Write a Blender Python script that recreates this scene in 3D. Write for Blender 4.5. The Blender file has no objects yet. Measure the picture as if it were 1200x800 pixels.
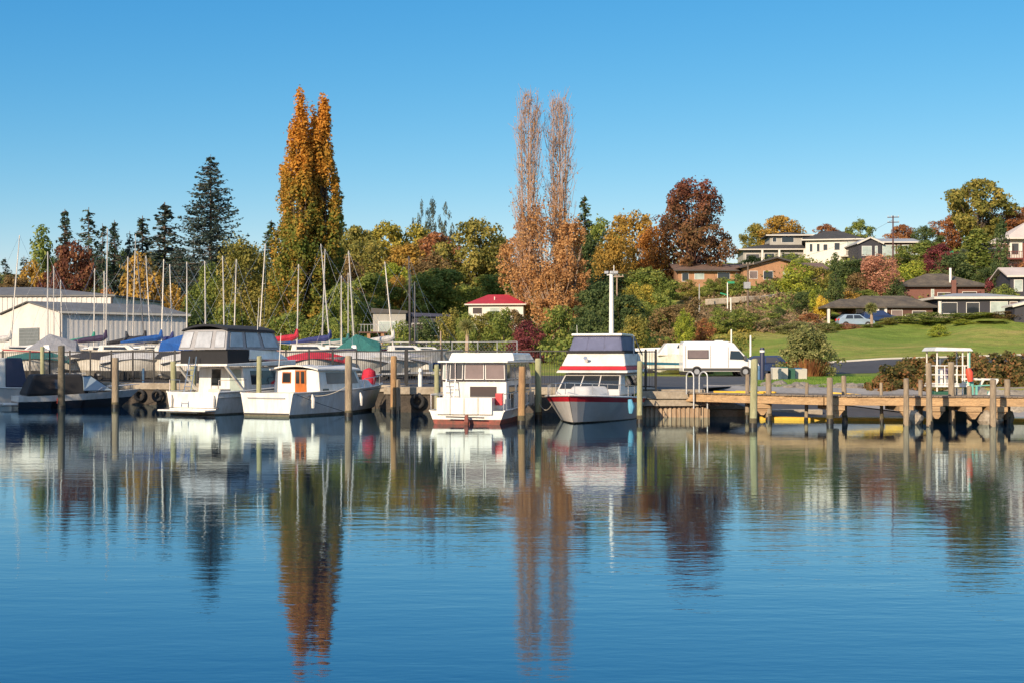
import bpy, math, random
import numpy as np
from mathutils import Vector, Matrix
R = math.radians
S = bpy.context.scene
COL = S.collection
# ------------------------------------------------------------------ camera
F, HZ, CH = 1600.0, 420.0, 2.5          # focal length and horizon row for a 1200 px wide frame, eye height in m
cd = bpy.data.cameras.new('camera'); cam = bpy.data.objects.new('camera', cd); COL.objects.link(cam)
cd.lens = 48.0; cd.sensor_width = 36.0; cd.clip_end = 9000; cd.clip_start = 0.1
cd.shift_y = 20.0 / 1200.0
cam.location = (0, 0, CH); cam.rotation_euler = (R(90), 0, 0)
S.camera = cam
# ------------------------------------------------------------------ world, sun, exposure
SUN_EL, SUN_AZ = 22.0, 31.0               # elevation; degrees to the left of straight behind the camera
sx, sy = -math.sin(R(SUN_AZ)), -math.cos(R(SUN_AZ))
W = bpy.data.worlds.new('World'); S.world = W; W.use_nodes = True
nt = W.node_tree; nt.nodes.clear()
sky = nt.nodes.new('ShaderNodeTexSky'); sky.sky_type = 'NISHITA'; sky.sun_disc = False
sky.sun_elevation = R(SUN_EL); sky.sun_rotation = math.atan2(sx, sy)
sky.air_density = 1.0; sky.dust_density = 0.15; sky.ozone_density = 3.0; sky.altitude = 400
hs = nt.nodes.new('ShaderNodeHueSaturation'); hs.inputs['Hue'].default_value = 0.504; hs.inputs['Saturation'].default_value = 1.22; hs.inputs['Value'].default_value = 1.0
bg = nt.nodes.new('ShaderNodeBackground'); bg.inputs['Strength'].default_value = 0.108
wo = nt.nodes.new('ShaderNodeOutputWorld')
nt.links.new(sky.outputs[0], hs.inputs['Color']); sp_ = nt.nodes.new('ShaderNodeSeparateColor'); cb_ = nt.nodes.new('ShaderNodeCombineColor'); nt.links.new(hs.outputs[0], sp_.inputs[0])
for i_, (k_, p_) in enumerate(((1.00, 1.42), (0.765, 0.86), (0.80, 0.55))):       # clear-air colour balance of the sky, channel by channel
    a_ = nt.nodes.new('ShaderNodeMath'); a_.operation = 'MULTIPLY'; a_.inputs[1].default_value = 0.158
    b_ = nt.nodes.new('ShaderNodeMath'); b_.operation = 'POWER'; b_.inputs[1].default_value = p_
    c_ = nt.nodes.new('ShaderNodeMath'); c_.operation = 'MULTIPLY'; c_.inputs[1].default_value = k_ / 0.158
    nt.links.new(sp_.outputs[i_], a_.inputs[0]); nt.links.new(a_.outputs[0], b_.inputs[0]); nt.links.new(b_.outputs[0], c_.inputs[0]); nt.links.new(c_.outputs[0], cb_.inputs[i_])
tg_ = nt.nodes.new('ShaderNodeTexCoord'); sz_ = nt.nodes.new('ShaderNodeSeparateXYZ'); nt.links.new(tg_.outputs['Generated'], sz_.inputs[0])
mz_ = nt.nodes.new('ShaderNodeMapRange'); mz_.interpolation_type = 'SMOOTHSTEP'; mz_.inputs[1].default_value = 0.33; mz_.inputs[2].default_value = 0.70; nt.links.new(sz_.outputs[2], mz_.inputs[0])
h2_ = nt.nodes.new('ShaderNodeHueSaturation'); h2_.inputs['Saturation'].default_value = 0.62; h2_.inputs['Value'].default_value = 1.9; nt.links.new(sky.outputs[0], h2_.inputs['Color'])   # high sky brightened and greyed, added as fill for the shaded sides
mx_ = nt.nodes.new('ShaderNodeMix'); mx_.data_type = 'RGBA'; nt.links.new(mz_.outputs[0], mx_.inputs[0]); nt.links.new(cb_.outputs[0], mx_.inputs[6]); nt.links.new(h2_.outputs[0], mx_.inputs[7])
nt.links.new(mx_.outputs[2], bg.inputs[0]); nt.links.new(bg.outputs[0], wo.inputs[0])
sl = bpy.data.lights.new('sun', 'SUN'); sl.energy = 4.6; sl.angle = R(0.5); sl.color = (1.0, 0.80, 0.58)
so = bpy.data.objects.new('sun', sl); COL.objects.link(so)
sv = Vector((sx * math.cos(R(SUN_EL)), sy * math.cos(R(SUN_EL)), math.sin(R(SUN_EL))))
so.rotation_euler = (-sv).to_track_quat('-Z', 'Y').to_euler()
so.location = (-60, -40, 60)
S.view_settings.view_transform = 'Standard'; S.view_settings.look = 'None'
S.view_settings.exposure = 0.55; S.view_settings.gamma = 1.0; S.view_settings.use_curve_mapping = False
S.render.engine = 'CYCLES'
cy = S.cycles
cy.max_bounces = 6; cy.diffuse_bounces = 2; cy.glossy_bounces = 3; cy.transmission_bounces = 4; cy.transparent_max_bounces = 6
cy.caustics_reflective = False; cy.caustics_refractive = False
try: cy.use_denoising = True
except Exception: pass

# ------------------------------------------------------------------ materials
MATS = {}
def nd(t, typ, **kw):
    n = t.nodes.new(typ)
    for k, v in kw.items(): setattr(n, k, v)
    return n
def mat(name, col, rough=0.6, var=0.10, scale=2.0, bump=0.0, metal=0.0, spec=0.5, stretch=(1, 1, 1), col2=None, fine=0.0, coat=0.0):
    """base colour with soft noise variation towards col2 (or darker), fine speckle, optional bump"""
    if name in MATS: return MATS[name]
    m = bpy.data.materials.new(name); m.use_nodes = True; t = m.node_tree; b = t.nodes['Principled BSDF']
    b.inputs['Roughness'].default_value = rough; b.inputs['Metallic'].default_value = metal
    b.inputs['Specular IOR Level'].default_value = spec; b.inputs['Coat Weight'].default_value = coat
    tc = nd(t, 'ShaderNodeTexCoord'); mp = nd(t, 'ShaderNodeMapping'); mp.inputs['Scale'].default_value = stretch
    t.links.new(tc.outputs['Object'], mp.inputs[0])
    n1 = nd(t, 'ShaderNodeTexNoise'); n1.inputs['Scale'].default_value = scale; n1.inputs['Detail'].default_value = 6; n1.inputs['Roughness'].default_value = 0.65
    t.links.new(mp.outputs[0], n1.inputs[0])
    rp = nd(t, 'ShaderNodeValToRGB')
    c2 = col2 if col2 else tuple(c * (1 - var * 2.2) for c in col)
    rp.color_ramp.elements[0].position = 0.33; rp.color_ramp.elements[1].position = 0.68
    rp.color_ramp.elements[0].color = (*c2, 1); rp.color_ramp.elements[1].color = (*col, 1)
    t.links.new(n1.outputs[0], rp.inputs[0]); last = rp.outputs[0]
    if fine > 0:
        n2 = nd(t, 'ShaderNodeTexNoise'); n2.inputs['Scale'].default_value = scale * 9; n2.inputs['Detail'].default_value = 3
        t.links.new(mp.outputs[0], n2.inputs[0])
        mr = nd(t, 'ShaderNodeMapRange'); mr.inputs[1].default_value = 0.3; mr.inputs[2].default_value = 0.7; mr.inputs[3].default_value = 1 - fine; mr.inputs[4].default_value = 1 + fine
        t.links.new(n2.outputs[0], mr.inputs[0])
        mx = nd(t, 'ShaderNodeVectorMath', operation='SCALE'); t.links.new(last, mx.inputs[0]); t.links.new(mr.outputs[0], mx.inputs['Scale']); last = mx.outputs[0]
    t.links.new(last, b.inputs['Base Color'])
    if bump > 0:
        bp = nd(t, 'ShaderNodeBump'); bp.inputs['Strength'].default_value = bump; bp.inputs['Distance'].default_value = 0.05
        n3 = nd(t, 'ShaderNodeTexNoise'); n3.inputs['Scale'].default_value = scale * 5; n3.inputs['Detail'].default_value = 4
        t.links.new(mp.outputs[0], n3.inputs[0]); t.links.new(n3.outputs[0], bp.inputs['Height']); t.links.new(bp.outputs[0], b.inputs['Normal'])
    MATS[name] = m; return m
def leafmat(name, a, b_, c, grad=None, scale=0.35, trans=0.42):
    """leaf colours a/b/c mixed by clump noise and a random number per leaf; grad=(z0,z1,colour) drifts to another colour up the tree"""
    if name in MATS: return MATS[name]
    br = lambda q: tuple(min(.8, (v * .90 + sum(q) / 3 * .10) * 1.45) for v in q); a, b_, c = br(a), br(b_), br(c)
    m = bpy.data.materials.new(name); m.use_nodes = True; t = m.node_tree; b = t.nodes['Principled BSDF']
    b.inputs['Roughness'].default_value = 0.75; b.inputs['Specular IOR Level'].default_value = 0.15
    tc = nd(t, 'ShaderNodeTexCoord'); n1 = nd(t, 'ShaderNodeTexNoise'); n1.inputs['Scale'].default_value = scale; n1.inputs['Detail'].default_value = 3
    oi = nd(t, 'ShaderNodeObjectInfo'); va = nd(t, 'ShaderNodeVectorMath', operation='ADD')
    t.links.new(tc.outputs['Object'], va.inputs[0]); sc = nd(t, 'ShaderNodeMath', operation='MULTIPLY'); sc.inputs[1].default_value = 60
    t.links.new(oi.outputs['Random'], sc.inputs[0]); t.links.new(sc.outputs[0], va.inputs[1]); t.links.new(va.outputs[0], n1.inputs[0])
    g = nd(t, 'ShaderNodeNewGeometry')
    m1 = nd(t, 'ShaderNodeMath', operation='MULTIPLY_ADD'); m1.inputs[1].default_value = 0.42; m1.inputs[2].default_value = -0.21
    t.links.new(g.outputs['Random Per Island'], m1.inputs[0])
    ad = nd(t, 'ShaderNodeMath', operation='ADD'); t.links.new(n1.outputs[0], ad.inputs[0]); t.links.new(m1.outputs[0], ad.inputs[1])
    fac = ad.outputs[0]
    rp = nd(t, 'ShaderNodeValToRGB'); e = rp.color_ramp.elements
    e[0].position = 0.28; e[0].color = (*a, 1); e[1].position = 0.72; e[1].color = (*c, 1); k = e.new(0.5); k.color = (*b_, 1)
    t.links.new(fac, rp.inputs[0]); last = rp.outputs[0]
    if grad:
        z0, z1, gc = grad
        sp = nd(t, 'ShaderNodeSeparateXYZ'); t.links.new(tc.outputs['Object'], sp.inputs[0])
        mr = nd(t, 'ShaderNodeMapRange'); mr.inputs[1].default_value = z0; mr.inputs[2].default_value = z1
        mm = nd(t, 'ShaderNodeMath', operation='MULTIPLY_ADD'); mm.inputs[1].default_value = (z1 - z0) * 1.1; 
        t.links.new(fac, mm.inputs[0]); t.links.new(sp.outputs[2], mm.inputs[2])
        sb = nd(t, 'ShaderNodeMath', operation='SUBTRACT'); sb.inputs[1].default_value = (z1 - z0) * 0.55; t.links.new(mm.outputs[0], sb.inputs[0])
        t.links.new(sb.outputs[0], mr.inputs[0])
        mx = nd(t, 'ShaderNodeMix', data_type='RGBA'); mx.inputs[7].default_value = (*gc, 1)
        t.links.new(mr.outputs[0], mx.inputs[0]); t.links.new(last, mx.inputs[6]); last = mx.outputs[2]
    t.links.new(last, b.inputs['Base Color'])
    tr = nd(t, 'ShaderNodeBsdfTranslucent'); t.links.new(last, tr.inputs[0])
    ms = nd(t, 'ShaderNodeMixShader'); ms.inputs[0].default_value = trans
    t.links.new(b.outputs[0], ms.inputs[1]); t.links.new(tr.outputs[0], ms.inputs[2]); t.links.new(ms.outputs[0], t.nodes['Material Output'].inputs[0])
    MATS[name] = m; return m
def glassmat(name, col=(0.02, 0.025, 0.03), rough=0.06):
    if name in MATS: return MATS[name]
    m = bpy.data.materials.new(name); m.use_nodes = True; b = m.node_tree.nodes['Principled BSDF']
    b.inputs['Base Color'].default_value = (*col, 1); b.inputs['Roughness'].default_value = rough; b.inputs['Specular IOR Level'].default_value = 0.8
    MATS[name] = m; return m

WHITE = mat('white_gelcoat', (0.80, 0.79, 0.75), 0.32, 0.05, 1.6, col2=(0.60, 0.57, 0.49), fine=0.04, coat=0.3, stretch=(2.2, 2.2, .45))
OLDWHITE = mat('old_white_paint', (0.74, 0.72, 0.66), 0.5, 0.08, 1.6, col2=(0.55, 0.52, 0.45), fine=0.05)
CREAM = mat('cream_paint', (0.66, 0.60, 0.50), 0.5, 0.06, 1.5, fine=0.04)
GREYHULL = mat('grey_gelcoat', (0.64, 0.62, 0.57), 0.4, 0.08, 1.0, fine=0.03)
RED = mat('red_stripe', (0.50, 0.02, 0.03), 0.45, 0.08)
ANTIFOUL = mat('red_antifoul', (0.30, 0.07, 0.05), 0.8, 0.2, 4.0, col2=(0.10, 0.06, 0.04), fine=0.2)
BLACKHULL = mat('black_gelcoat', (0.012, 0.012, 0.015), 0.15, 0.05, coat=0.5)
SCUM = mat('waterline_grime', (0.16, 0.15, 0.10), 0.8, 0.25, 5.0, fine=0.2)
BLACK = mat('black_canvas', (0.015, 0.015, 0.017), 0.85, 0.1, 5)
BLACKMETAL = mat('black_powder_coat', (0.01, 0.01, 0.012), 0.45, 0.1)
GREYCANVAS = mat('grey_canvas', (0.33, 0.33, 0.34), 0.8, 0.1, 3, fine=0.05)
NAVYCANVAS = mat('navy_canvas', (0.10, 0.11, 0.19), 0.6, 0.15, 2.5, fine=0.06)
CLEARPVC = mat('clear_plastic', (0.46, 0.48, 0.50), 0.18, 0.15, 2.0, spec=0.7)
TINT = glassmat('tinted_glass', (0.05, 0.045, 0.045), 0.08)
BROWNGLASS = mat('curtained_glass', (0.20, 0.15, 0.14), 0.15, 0.12, 1.5, spec=0.7)
GLASS = glassmat('dark_glass')
TEALGLASS = glassmat('teal_glass', (0.05, 0.13, 0.13), 0.05)
PALEGLASS = mat('pale_curtained_glass', (0.42, 0.50, 0.46), 0.12, 0.15, 1.2, spec=0.8)
STEEL = mat('stainless_tube', (0.62, 0.62, 0.62), 0.25, 0.05, metal=0.9)
GALV = mat('galvanised_steel', (0.42, 0.43, 0.44), 0.5, 0.12, 4, metal=0.5)
ALU = mat('aluminium_mast', (0.56, 0.52, 0.46), 0.4, 0.05, metal=0.25)
DARKMAST = mat('dark_mast', (0.08, 0.07, 0.07), 0.5, 0.1)
RUBBER = mat('black_rubber', (0.02, 0.02, 0.02), 0.85, 0.1)
DOORWOOD = mat('varnished_door', (0.46, 0.13, 0.025), 0.35, 0.15, 2, stretch=(1, 6, 1), fine=0.1, coat=0.3)
PILE = mat('weathered_pile', (0.36, 0.29, 0.19), 0.9, 0.2, 1.2, bump=0.5, stretch=(4, 4, 0.6), col2=(0.18, 0.14, 0.10), fine=0.2)
PILEGREEN = mat('green_treated_pile', (0.38, 0.38, 0.22), 0.9, 0.15, 1.2, bump=0.5, stretch=(4, 4, 0.6), col2=(0.24, 0.24, 0.13), fine=0.18)
PILEBROWN = mat('brown_pile', (0.40, 0.25, 0.11), 0.9, 0.15, 1.2, bump=0.5, stretch=(4, 4, 0.6), col2=(0.24, 0.14, 0.07), fine=0.18)
WETWOOD = mat('wet_wood', (0.03, 0.025, 0.018), 0.4, 0.2, 4)
BEAM = mat('jetty_beam', (0.52, 0.35, 0.18), 0.85, 0.15, 1.6, bump=0.5, stretch=(0.7, 3, 8), col2=(0.30, 0.19, 0.10), fine=0.25)
PLANK = mat('deck_plank', (0.25, 0.20, 0.15), 0.9, 0.2, 2.0, bump=0.4, fine=0.2)
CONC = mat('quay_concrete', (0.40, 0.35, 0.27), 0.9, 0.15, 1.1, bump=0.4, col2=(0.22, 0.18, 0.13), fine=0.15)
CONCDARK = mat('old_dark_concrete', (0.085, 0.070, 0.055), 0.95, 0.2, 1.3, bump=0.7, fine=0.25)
SHEETPILE = mat('sheet_pile', (0.46, 0.36, 0.25), 0.85, 0.15, 1.4, stretch=(3, 3, 0.7), col2=(0.30, 0.20, 0.12), fine=0.15)
YELLOW = mat('yellow_paint', (0.75, 0.45, 0.04), 0.6, 0.1, 3, fine=0.1)
ASPHALT = mat('asphalt', (0.060, 0.060, 0.064), 0.9, 0.12, 0.25, bump=0.2, col2=(0.040, 0.040, 0.044), fine=0.15)
RAMPC = mat('ramp_concrete', (0.27, 0.26, 0.25), 0.9, 0.12, 0.7, bump=0.3, fine=0.12)
CORRUG = mat('corrugated_wall', (0.66, 0.63, 0.58), 0.6, 0.08, 0.35, col2=(0.57, 0.54, 0.49), fine=0.04)
ROOFGREY = mat('grey_iron_roof', (0.16, 0.16, 0.15), 0.7, 0.12, 0.5, col2=(0.11, 0.105, 0.10), fine=0.1)
ROLLER = mat('roller_door', (0.15, 0.17, 0.17), 0.6, 0.1, 1)
BRICK = mat('orange_brick', (0.40, 0.22, 0.12), 0.9, 0.1, 1.5, col2=(0.30, 0.16, 0.09), fine=0.15)
BRICKRED = mat('red_brown_brick', (0.20, 0.09, 0.07), 0.9, 0.1, 1.5, fine=0.15)
ROOFBROWN = mat('brown_tile_roof', (0.19, 0.12, 0.09), 0.85, 0.15, 1.0, bump=0.4, fine=0.2)
ROOFDARK = mat('dark_tile_roof', (0.055, 0.052, 0.05), 0.8, 0.15, 1.0, bump=0.4, fine=0.2)
ROOFMOSS = mat('mossy_brown_roof', (0.15, 0.12, 0.08), 0.9, 0.15, 0.8, bump=0.4, col2=(0.06, 0.05, 0.04), fine=0.25)
ROOFSILVER = mat('silver_roof', (0.36, 0.37, 0.37), 0.5, 0.1, 0.6, fine=0.05)
ROOFPINK = mat('pale_roof', (0.60, 0.52, 0.46), 0.7, 0.08, 0.6, fine=0.05)
ROOFRED = mat('red_roof', (0.42, 0.025, 0.04), 0.6, 0.12, 0.8, fine=0.08)
STUCCO = mat('white_stucco', (0.68, 0.65, 0.58), 0.8, 0.05, 1, fine=0.03)
GREYWALL = mat('grey_cladding', (0.36, 0.35, 0.31), 0.8, 0.08, 1, fine=0.05)
DARKWALL = mat('dark_cladding', (0.035, 0.035, 0.045), 0.7, 0.1, 1, fine=0.08)
BROWNWALL = mat('brown_cladding', (0.12, 0.06, 0.045), 0.8, 0.1, 1, fine=0.1)
SAGE = mat('sage_wall', (0.22, 0.25, 0.18), 0.8, 0.08, 1, fine=0.05)
FRAME = mat('white_window_frame', (0.75, 0.73, 0.68), 0.5, 0.04)
FASCIA = mat('fascia_board', (0.60, 0.57, 0.50), 0.6, 0.06)
DARKFASCIA = mat('dark_fascia', (0.06, 0.055, 0.05), 0.6, 0.06)
BARK = mat('bark', (0.13, 0.10, 0.075), 0.95, 0.2, 3, bump=0.6, stretch=(3, 3, 0.6), fine=0.2)
PALEBARK = mat('pale_bark', (0.42, 0.33, 0.24), 0.9, 0.15, 2, bump=0.3, stretch=(3, 3, 0.6), col2=(0.26, 0.17, 0.12), fine=0.15)
TWIG = mat('pinkish_twig', (0.40, 0.26, 0.18), 0.9, 0.15, 1.0, fine=0.1)
DARKTWIG = mat('purple_brown_twig', (0.12, 0.06, 0.05), 0.9, 0.15, 1.0, fine=0.1)
POSTWOOD = mat('utility_pole_wood', (0.17, 0.13, 0.10), 0.95, 0.15, 2, fine=0.15)
WHITEPOST = mat('white_post_paint', (0.78, 0.77, 0.72), 0.5, 0.05, 2, fine=0.04)
VANWHITE = mat('van_white', (0.80, 0.79, 0.76), 0.3, 0.03, 0.8, coat=0.5)
NAVYPAINT = mat('navy_car_paint', (0.02, 0.035, 0.10), 0.25, 0.05, coat=0.8)
SILVERBLUE = mat('silver_blue_car_paint', (0.26, 0.34, 0.42), 0.3, 0.05, coat=0.7)
PLASTIC = mat('dark_grey_plastic', (0.06, 0.06, 0.062), 0.6, 0.05)
TEALSTRIPE = mat('teal_stripe', (0.02, 0.12, 0.20), 0.4, 0.05)
GREENMETAL = mat('green_machine_paint', (0.03, 0.28, 0.13), 0.45, 0.15, 3, fine=0.1)
TEAL = mat('teal_paint', (0.16, 0.45, 0.38), 0.5, 0.1, 3)
TAILRED = mat('red_lens', (0.55, 0.02, 0.02), 0.2, 0.0)
ORANGERED = mat('orange_red_plastic', (0.70, 0.08, 0.04), 0.6, 0.1)
ROCK = mat('grey_rock', (0.26, 0.23, 0.19), 0.95, 0.2, 1.5, bump=0.7, fine=0.25)
PALEROCK = mat('pale_gravel_bank', (0.50, 0.42, 0.32), 0.95, 0.15, 1.0, bump=0.5, fine=0.2)
SIGNGREEN = mat('green_sign_face', (0.02, 0.25, 0.12), 0.5, 0.02)
BLUEPOST = mat('blue_plastic', (0.05, 0.14, 0.27), 0.5, 0.08)
NAVYPOST = mat('navy_post', (0.025, 0.03, 0.07), 0.5, 0.08)
BEIGEBIN = mat('beige_bin', (0.52, 0.50, 0.42), 0.6, 0.08, 2)
DARKGREENBIN = mat('green_bin', (0.03, 0.11, 0.07), 0.6, 0.08, 2)
def cover(n, c): return mat(n + '_cover', c, 0.8, 0.15, 2.5, fine=0.12, bump=0.9)
CV = dict(green=cover('sea_green', (0.02, 0.26, 0.17)), navy=cover('navy', (0.03, 0.04, 0.16)), blue=cover('bright_blue', (0.01, 0.09, 0.33)),
          red=cover('red', (0.50, 0.015, 0.04)), black=cover('charcoal', (0.025, 0.025, 0.03)), white=cover('white', (0.62, 0.60, 0.56)),
          teal=cover('dark_teal', (0.02, 0.14, 0.13)), grey=cover('grey', (0.25, 0.26, 0.29)), purple=cover('dark_purple', (0.04, 0.025, 0.07)))

# ------------------------------------------------------------------ helpers
def pt(px, D, z=0.0): return Vector(((px - 600) / F * D, D, z))
def zof(y, D): return CH + (HZ - y) / F * D
def tag(o, label=None, cat=None, group=None, kind=None):
    if label: o['label'] = label
    if cat: o['category'] = cat
    if group: o['group'] = group
    if kind: o['kind'] = kind
    return o
def thing(name, label, cat, loc=(0, 0, 0), rz=0.0, group=None):
    o = bpy.data.objects.new(name, None); COL.objects.link(o); o.location = loc; o.rotation_euler = (0, 0, rz); o.empty_display_size = 0.3
    return tag(o, label, cat, group)
def copy_tree(o, parent=None):
    c = o.copy(); COL.objects.link(c); c.parent = parent
    for ch in o.children: copy_tree(ch, c)
    return c
def heading(hx, hy): return math.atan2(hy, hx)
class MB:
    """collects shapes into one mesh"""
    def __init__(s): s.v = []; s.f = []; s.m = []
    def poly(s, pts, m=0):
        n = len(s.v); s.v += [tuple(p) for p in pts]; s.f.append(tuple(range(n, n + len(pts)))); s.m.append(m); return s
    def hexa(s, c, m=0):
        """8 corners: bottom ring 0-3, top ring 4-7"""
        n = len(s.v); s.v += [tuple(p) for p in c]
        for f in ((3, 2, 1, 0), (4, 5, 6, 7), (0, 1, 5, 4), (1, 2, 6, 5), (2, 3, 7, 6), (3, 0, 4, 7)):
            s.f.append(tuple(n + i for i in f)); s.m.append(m)
        return s
    def box(s, x0, x1, y0, y1, z0, z1, m=0):
        return s.hexa([(x0, y0, z0), (x1, y0, z0), (x1, y1, z0), (x0, y1, z0), (x0, y0, z1), (x1, y0, z1), (x1, y1, z1), (x0, y1, z1)], m)
    def bar(s, a, b, w, h=None, m=0):
        """square bar from a to b"""
        a, b = Vector(a), Vector(b); h = h or w; d = (b - a).normalized()
        up = Vector((0, 0, 1)) if abs(d.z) < 0.95 else Vector((0, 1, 0))
        x = d.cross(up).normalized() * w / 2; z = x.cross(d).normalized() * h / 2
        return s.hexa([a - x - z, a + x - z, a + x + z, a - x + z, b - x - z, b + x - z, b + x + z, b - x + z], m)
    def tube(s, pts, r, n=8, m=0, cap=True):
        pts = [Vector(p) for p in pts]; rs = r if isinstance(r, (list, tuple)) else [r] * len(pts)
        base = len(s.v); k = len(pts); ref = None
        for i, p in enumerate(pts):
            d = (pts[min(i + 1, k - 1)] - pts[max(i - 1, 0)]).normalized()
            if ref is None: ref = Vector((0, 0, 1)) if abs(d.z) < 0.9 else Vector((1, 0, 0))
            a = d.cross(ref).normalized(); b = a.cross(d).normalized(); ref = b if abs(d.dot(b)) < 0.9 else ref
            for j in range(n):
                t = 2 * math.pi * j / n; s.v.append(tuple(p + (a * math.cos(t) + b * math.sin(t)) * rs[i]))
        for i in range(k - 1):
            for j in range(n):
                q = (j + 1) % n; s.f.append((base + i * n + j, base + i * n + q, base + (i + 1) * n + q, base + (i + 1) * n + j)); s.m.append(m)
        if cap:
            s.f.append(tuple(base + j for j in range(n))[::-1]); s.m.append(m)
            s.f.append(tuple(base + (k - 1) * n + j for j in range(n))); s.m.append(m)
        return s
    def extr(s, prof, y0, y1, m=0, inset=0.0):
        """polygon in x-z extruded along y"""
        n = len(s.v); k = len(prof)
        for y in (y0, y1):
            for (x, z) in prof: s.v.append((x, y, z))
        s.f.append(tuple(n + i for i in range(k))); s.m.append(m)
        s.f.append(tuple(n + k + i for i in range(k))[::-1]); s.m.append(m)
        for i in range(k):
            j = (i + 1) % k; s.f.append((n + i, n + k + i, n + k + j, n + j)); s.m.append(m)
        return s
    def panel(s, q, u0, u1, v0, v1, off=0.012, th=0.03, m=0):
        """thin slab on the quad q = (bl, br, tr, tl), seen from outside counter-clockwise"""
        q = [Vector(p) for p in q]; nrm = (q[1] - q[0]).cross(q[3] - q[0]).normalized()
        def at(u, v): return (q[0] * (1 - u) + q[1] * u) * (1 - v) + (q[3] * (1 - u) + q[2] * u) * v
        c = [at(u0, v0), at(u1, v0), at(u1, v1), at(u0, v1)]
        return s.hexa([p - nrm * (th - off) for p in c] + [p + nrm * off for p in c], m)
    def build(s, name, mats, parent=None, smooth=False, bevel=0.0, loc=None, rz=None, merge=False):
        me = bpy.data.meshes.new(name); me.from_pydata(s.v, [], s.f)
        ml = mats if isinstance(mats, (list, tuple)) else [mats]
        for mm in ml: me.materials.append(mm)
        if len(ml) > 1: me.polygons.foreach_set('material_index', s.m)
        if smooth: me.polygons.foreach_set('use_smooth', [True] * len(s.f))
        me.update()
        import bmesh
        bm = bmesh.new(); bm.from_mesh(me)
        if merge: bmesh.ops.remove_doubles(bm, verts=bm.verts, dist=1e-4)
        bmesh.ops.recalc_face_normals(bm, faces=bm.faces); bm.to_mesh(me); bm.free()
        o = bpy.data.objects.new(name, me); COL.objects.link(o)
        if parent: o.parent = parent
        if loc is not None: o.location = loc
        if rz is not None: o.rotation_euler = (0, 0, rz)
        if bevel > 0:
            b = o.modifiers.new('bevel', 'BEVEL'); b.width = bevel; b.segments = 3; b.limit_method = 'ANGLE'; b.angle_limit = R(35); b.harden_normals = False
        if smooth:
            try: me.set_sharp_from_angle(angle=R(40))
            except Exception: pass
        return o
def np_mesh(name, V, Q, mat_, parent=None, smooth=False):
    me = bpy.data.meshes.new(name); V = np.asarray(V, dtype=np.float32); Q = np.asarray(Q, dtype=np.int32)
    me.vertices.add(len(V)); me.vertices.foreach_set('co', V.ravel())
    k = Q.shape[1]; me.loops.add(Q.size); me.polygons.add(len(Q))
    me.loops.foreach_set('vertex_index', Q.ravel()); me.polygons.foreach_set('loop_start', np.arange(0, Q.size, k, dtype=np.int32))
    try: me.polygons.foreach_set('loop_total', np.full(len(Q), k, dtype=np.int32))
    except Exception: pass
    if smooth: me.polygons.foreach_set('use_smooth', np.ones(len(Q), dtype=bool))
    me.materials.append(mat_); me.update(calc_edges=True)
    if parent is None: return me
    o = bpy.data.objects.new(name, me); COL.objects.link(o); o.parent = parent; return o

# ------------------------------------------------------------------ terrain
QUAY = [(-120, 150), (-30.2, 79.0), (-28, 78.5), (-21, 75), (-5.85, 68.6), (-5.85, 64), (5.9, 63), (5.9, 58.9), (8.3, 58.7)]
SHORE = [(-120, 20), (-58, 30), (-33, 46), (-30, 78), (-28, 78.5), (-21, 75), (-5.9, 68.6), (-5.8, 64), (5.85, 63), (5.95, 58.9), (8.3, 58.7), (8.45, 65.5), (19.0, 65.5), (22.0, 60.5), (40, 59.5), (90, 66), (200, 80)]
def shore_hit(px):
    """distance along a line of sight column at which the land begins"""
    k = (px - 600) / F; best = None
    for (x0, y0), (x1, y1) in zip(SHORE, SHORE[1:]):
        den = (x1 - x0) - k * (y1 - y0)
        if abs(den) < 1e-9: continue
        t = (k * y0 - x0) / den
        if -1e-6 <= t <= 1 + 1e-6:
            y = y0 + (y1 - y0) * t
            if best is None or y > best: best = y
    return best or 60.0
PROF = {
    -400: ([60, 150, 200, 300, 500], [1.15, 1.15, 3, 9, 12]),
    150: ([60, 140, 180, 250, 330, 500], [1.15, 1.15, 2.5, 7.5, 11, 14]),
    330: ([60, 125, 150, 200, 260, 330, 500], [1.15, 1.15, 2.6, 6.0, 11, 16, 20]),
    500: ([60, 118, 140, 165, 200, 260, 330, 500], [1.15, 1.15, 2.2, 4.3, 8.3, 14.5, 21, 24]),
    700: ([60, 115, 130, 165, 200, 260, 330, 500], [1.15, 1.15, 2.0, 5.0, 9.5, 15.5, 19, 20]),
    850: ([60, 106, 120, 150, 165, 185, 194, 225, 260, 330, 500], [1.15, 1.15, 2.2, 6.3, 8.2, 11, 13, 18, 20, 20, 20]),
    1050: ([60, 104, 115, 148, 165, 185, 225, 260, 330, 500], [1.15, 1.15, 1.75, 6.2, 7.6, 12, 18.8, 21.5, 23, 23]),
    1200: ([60, 104, 115, 148, 165, 185, 225, 260, 330, 500], [1.15, 1.15, 1.8, 6.8, 8.4, 13, 21, 25.5, 27, 27]),
    1700: ([60, 100, 115, 148, 185, 225, 300, 500], [1.15, 1.15, 2.5, 8, 15, 24, 32, 36])}
PK = sorted(PROF)
def terr(X, Y):
    px = 600 + F * X / max(Y, 1)
    px = min(max(px, PK[0]), PK[-1])
    i = 0
    while i < len(PK) - 2 and PK[i + 1] < px: i += 1
    a, b = PK[i], PK[i + 1]; t = (px - a) / (b - a); t = t * t * (3 - 2 * t)
    za = np.interp(Y, *PROF[a]); zb = np.interp(Y, *PROF[b]); z = za * (1 - t) + zb * t
    k = min(max((z - 1.6) / 3, 0), 1)
    return float(z + k * (0.35 * math.sin(X * 0.21 + Y * 0.11) + 0.25 * math.sin(X * 0.47 - Y * 0.33)))
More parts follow.
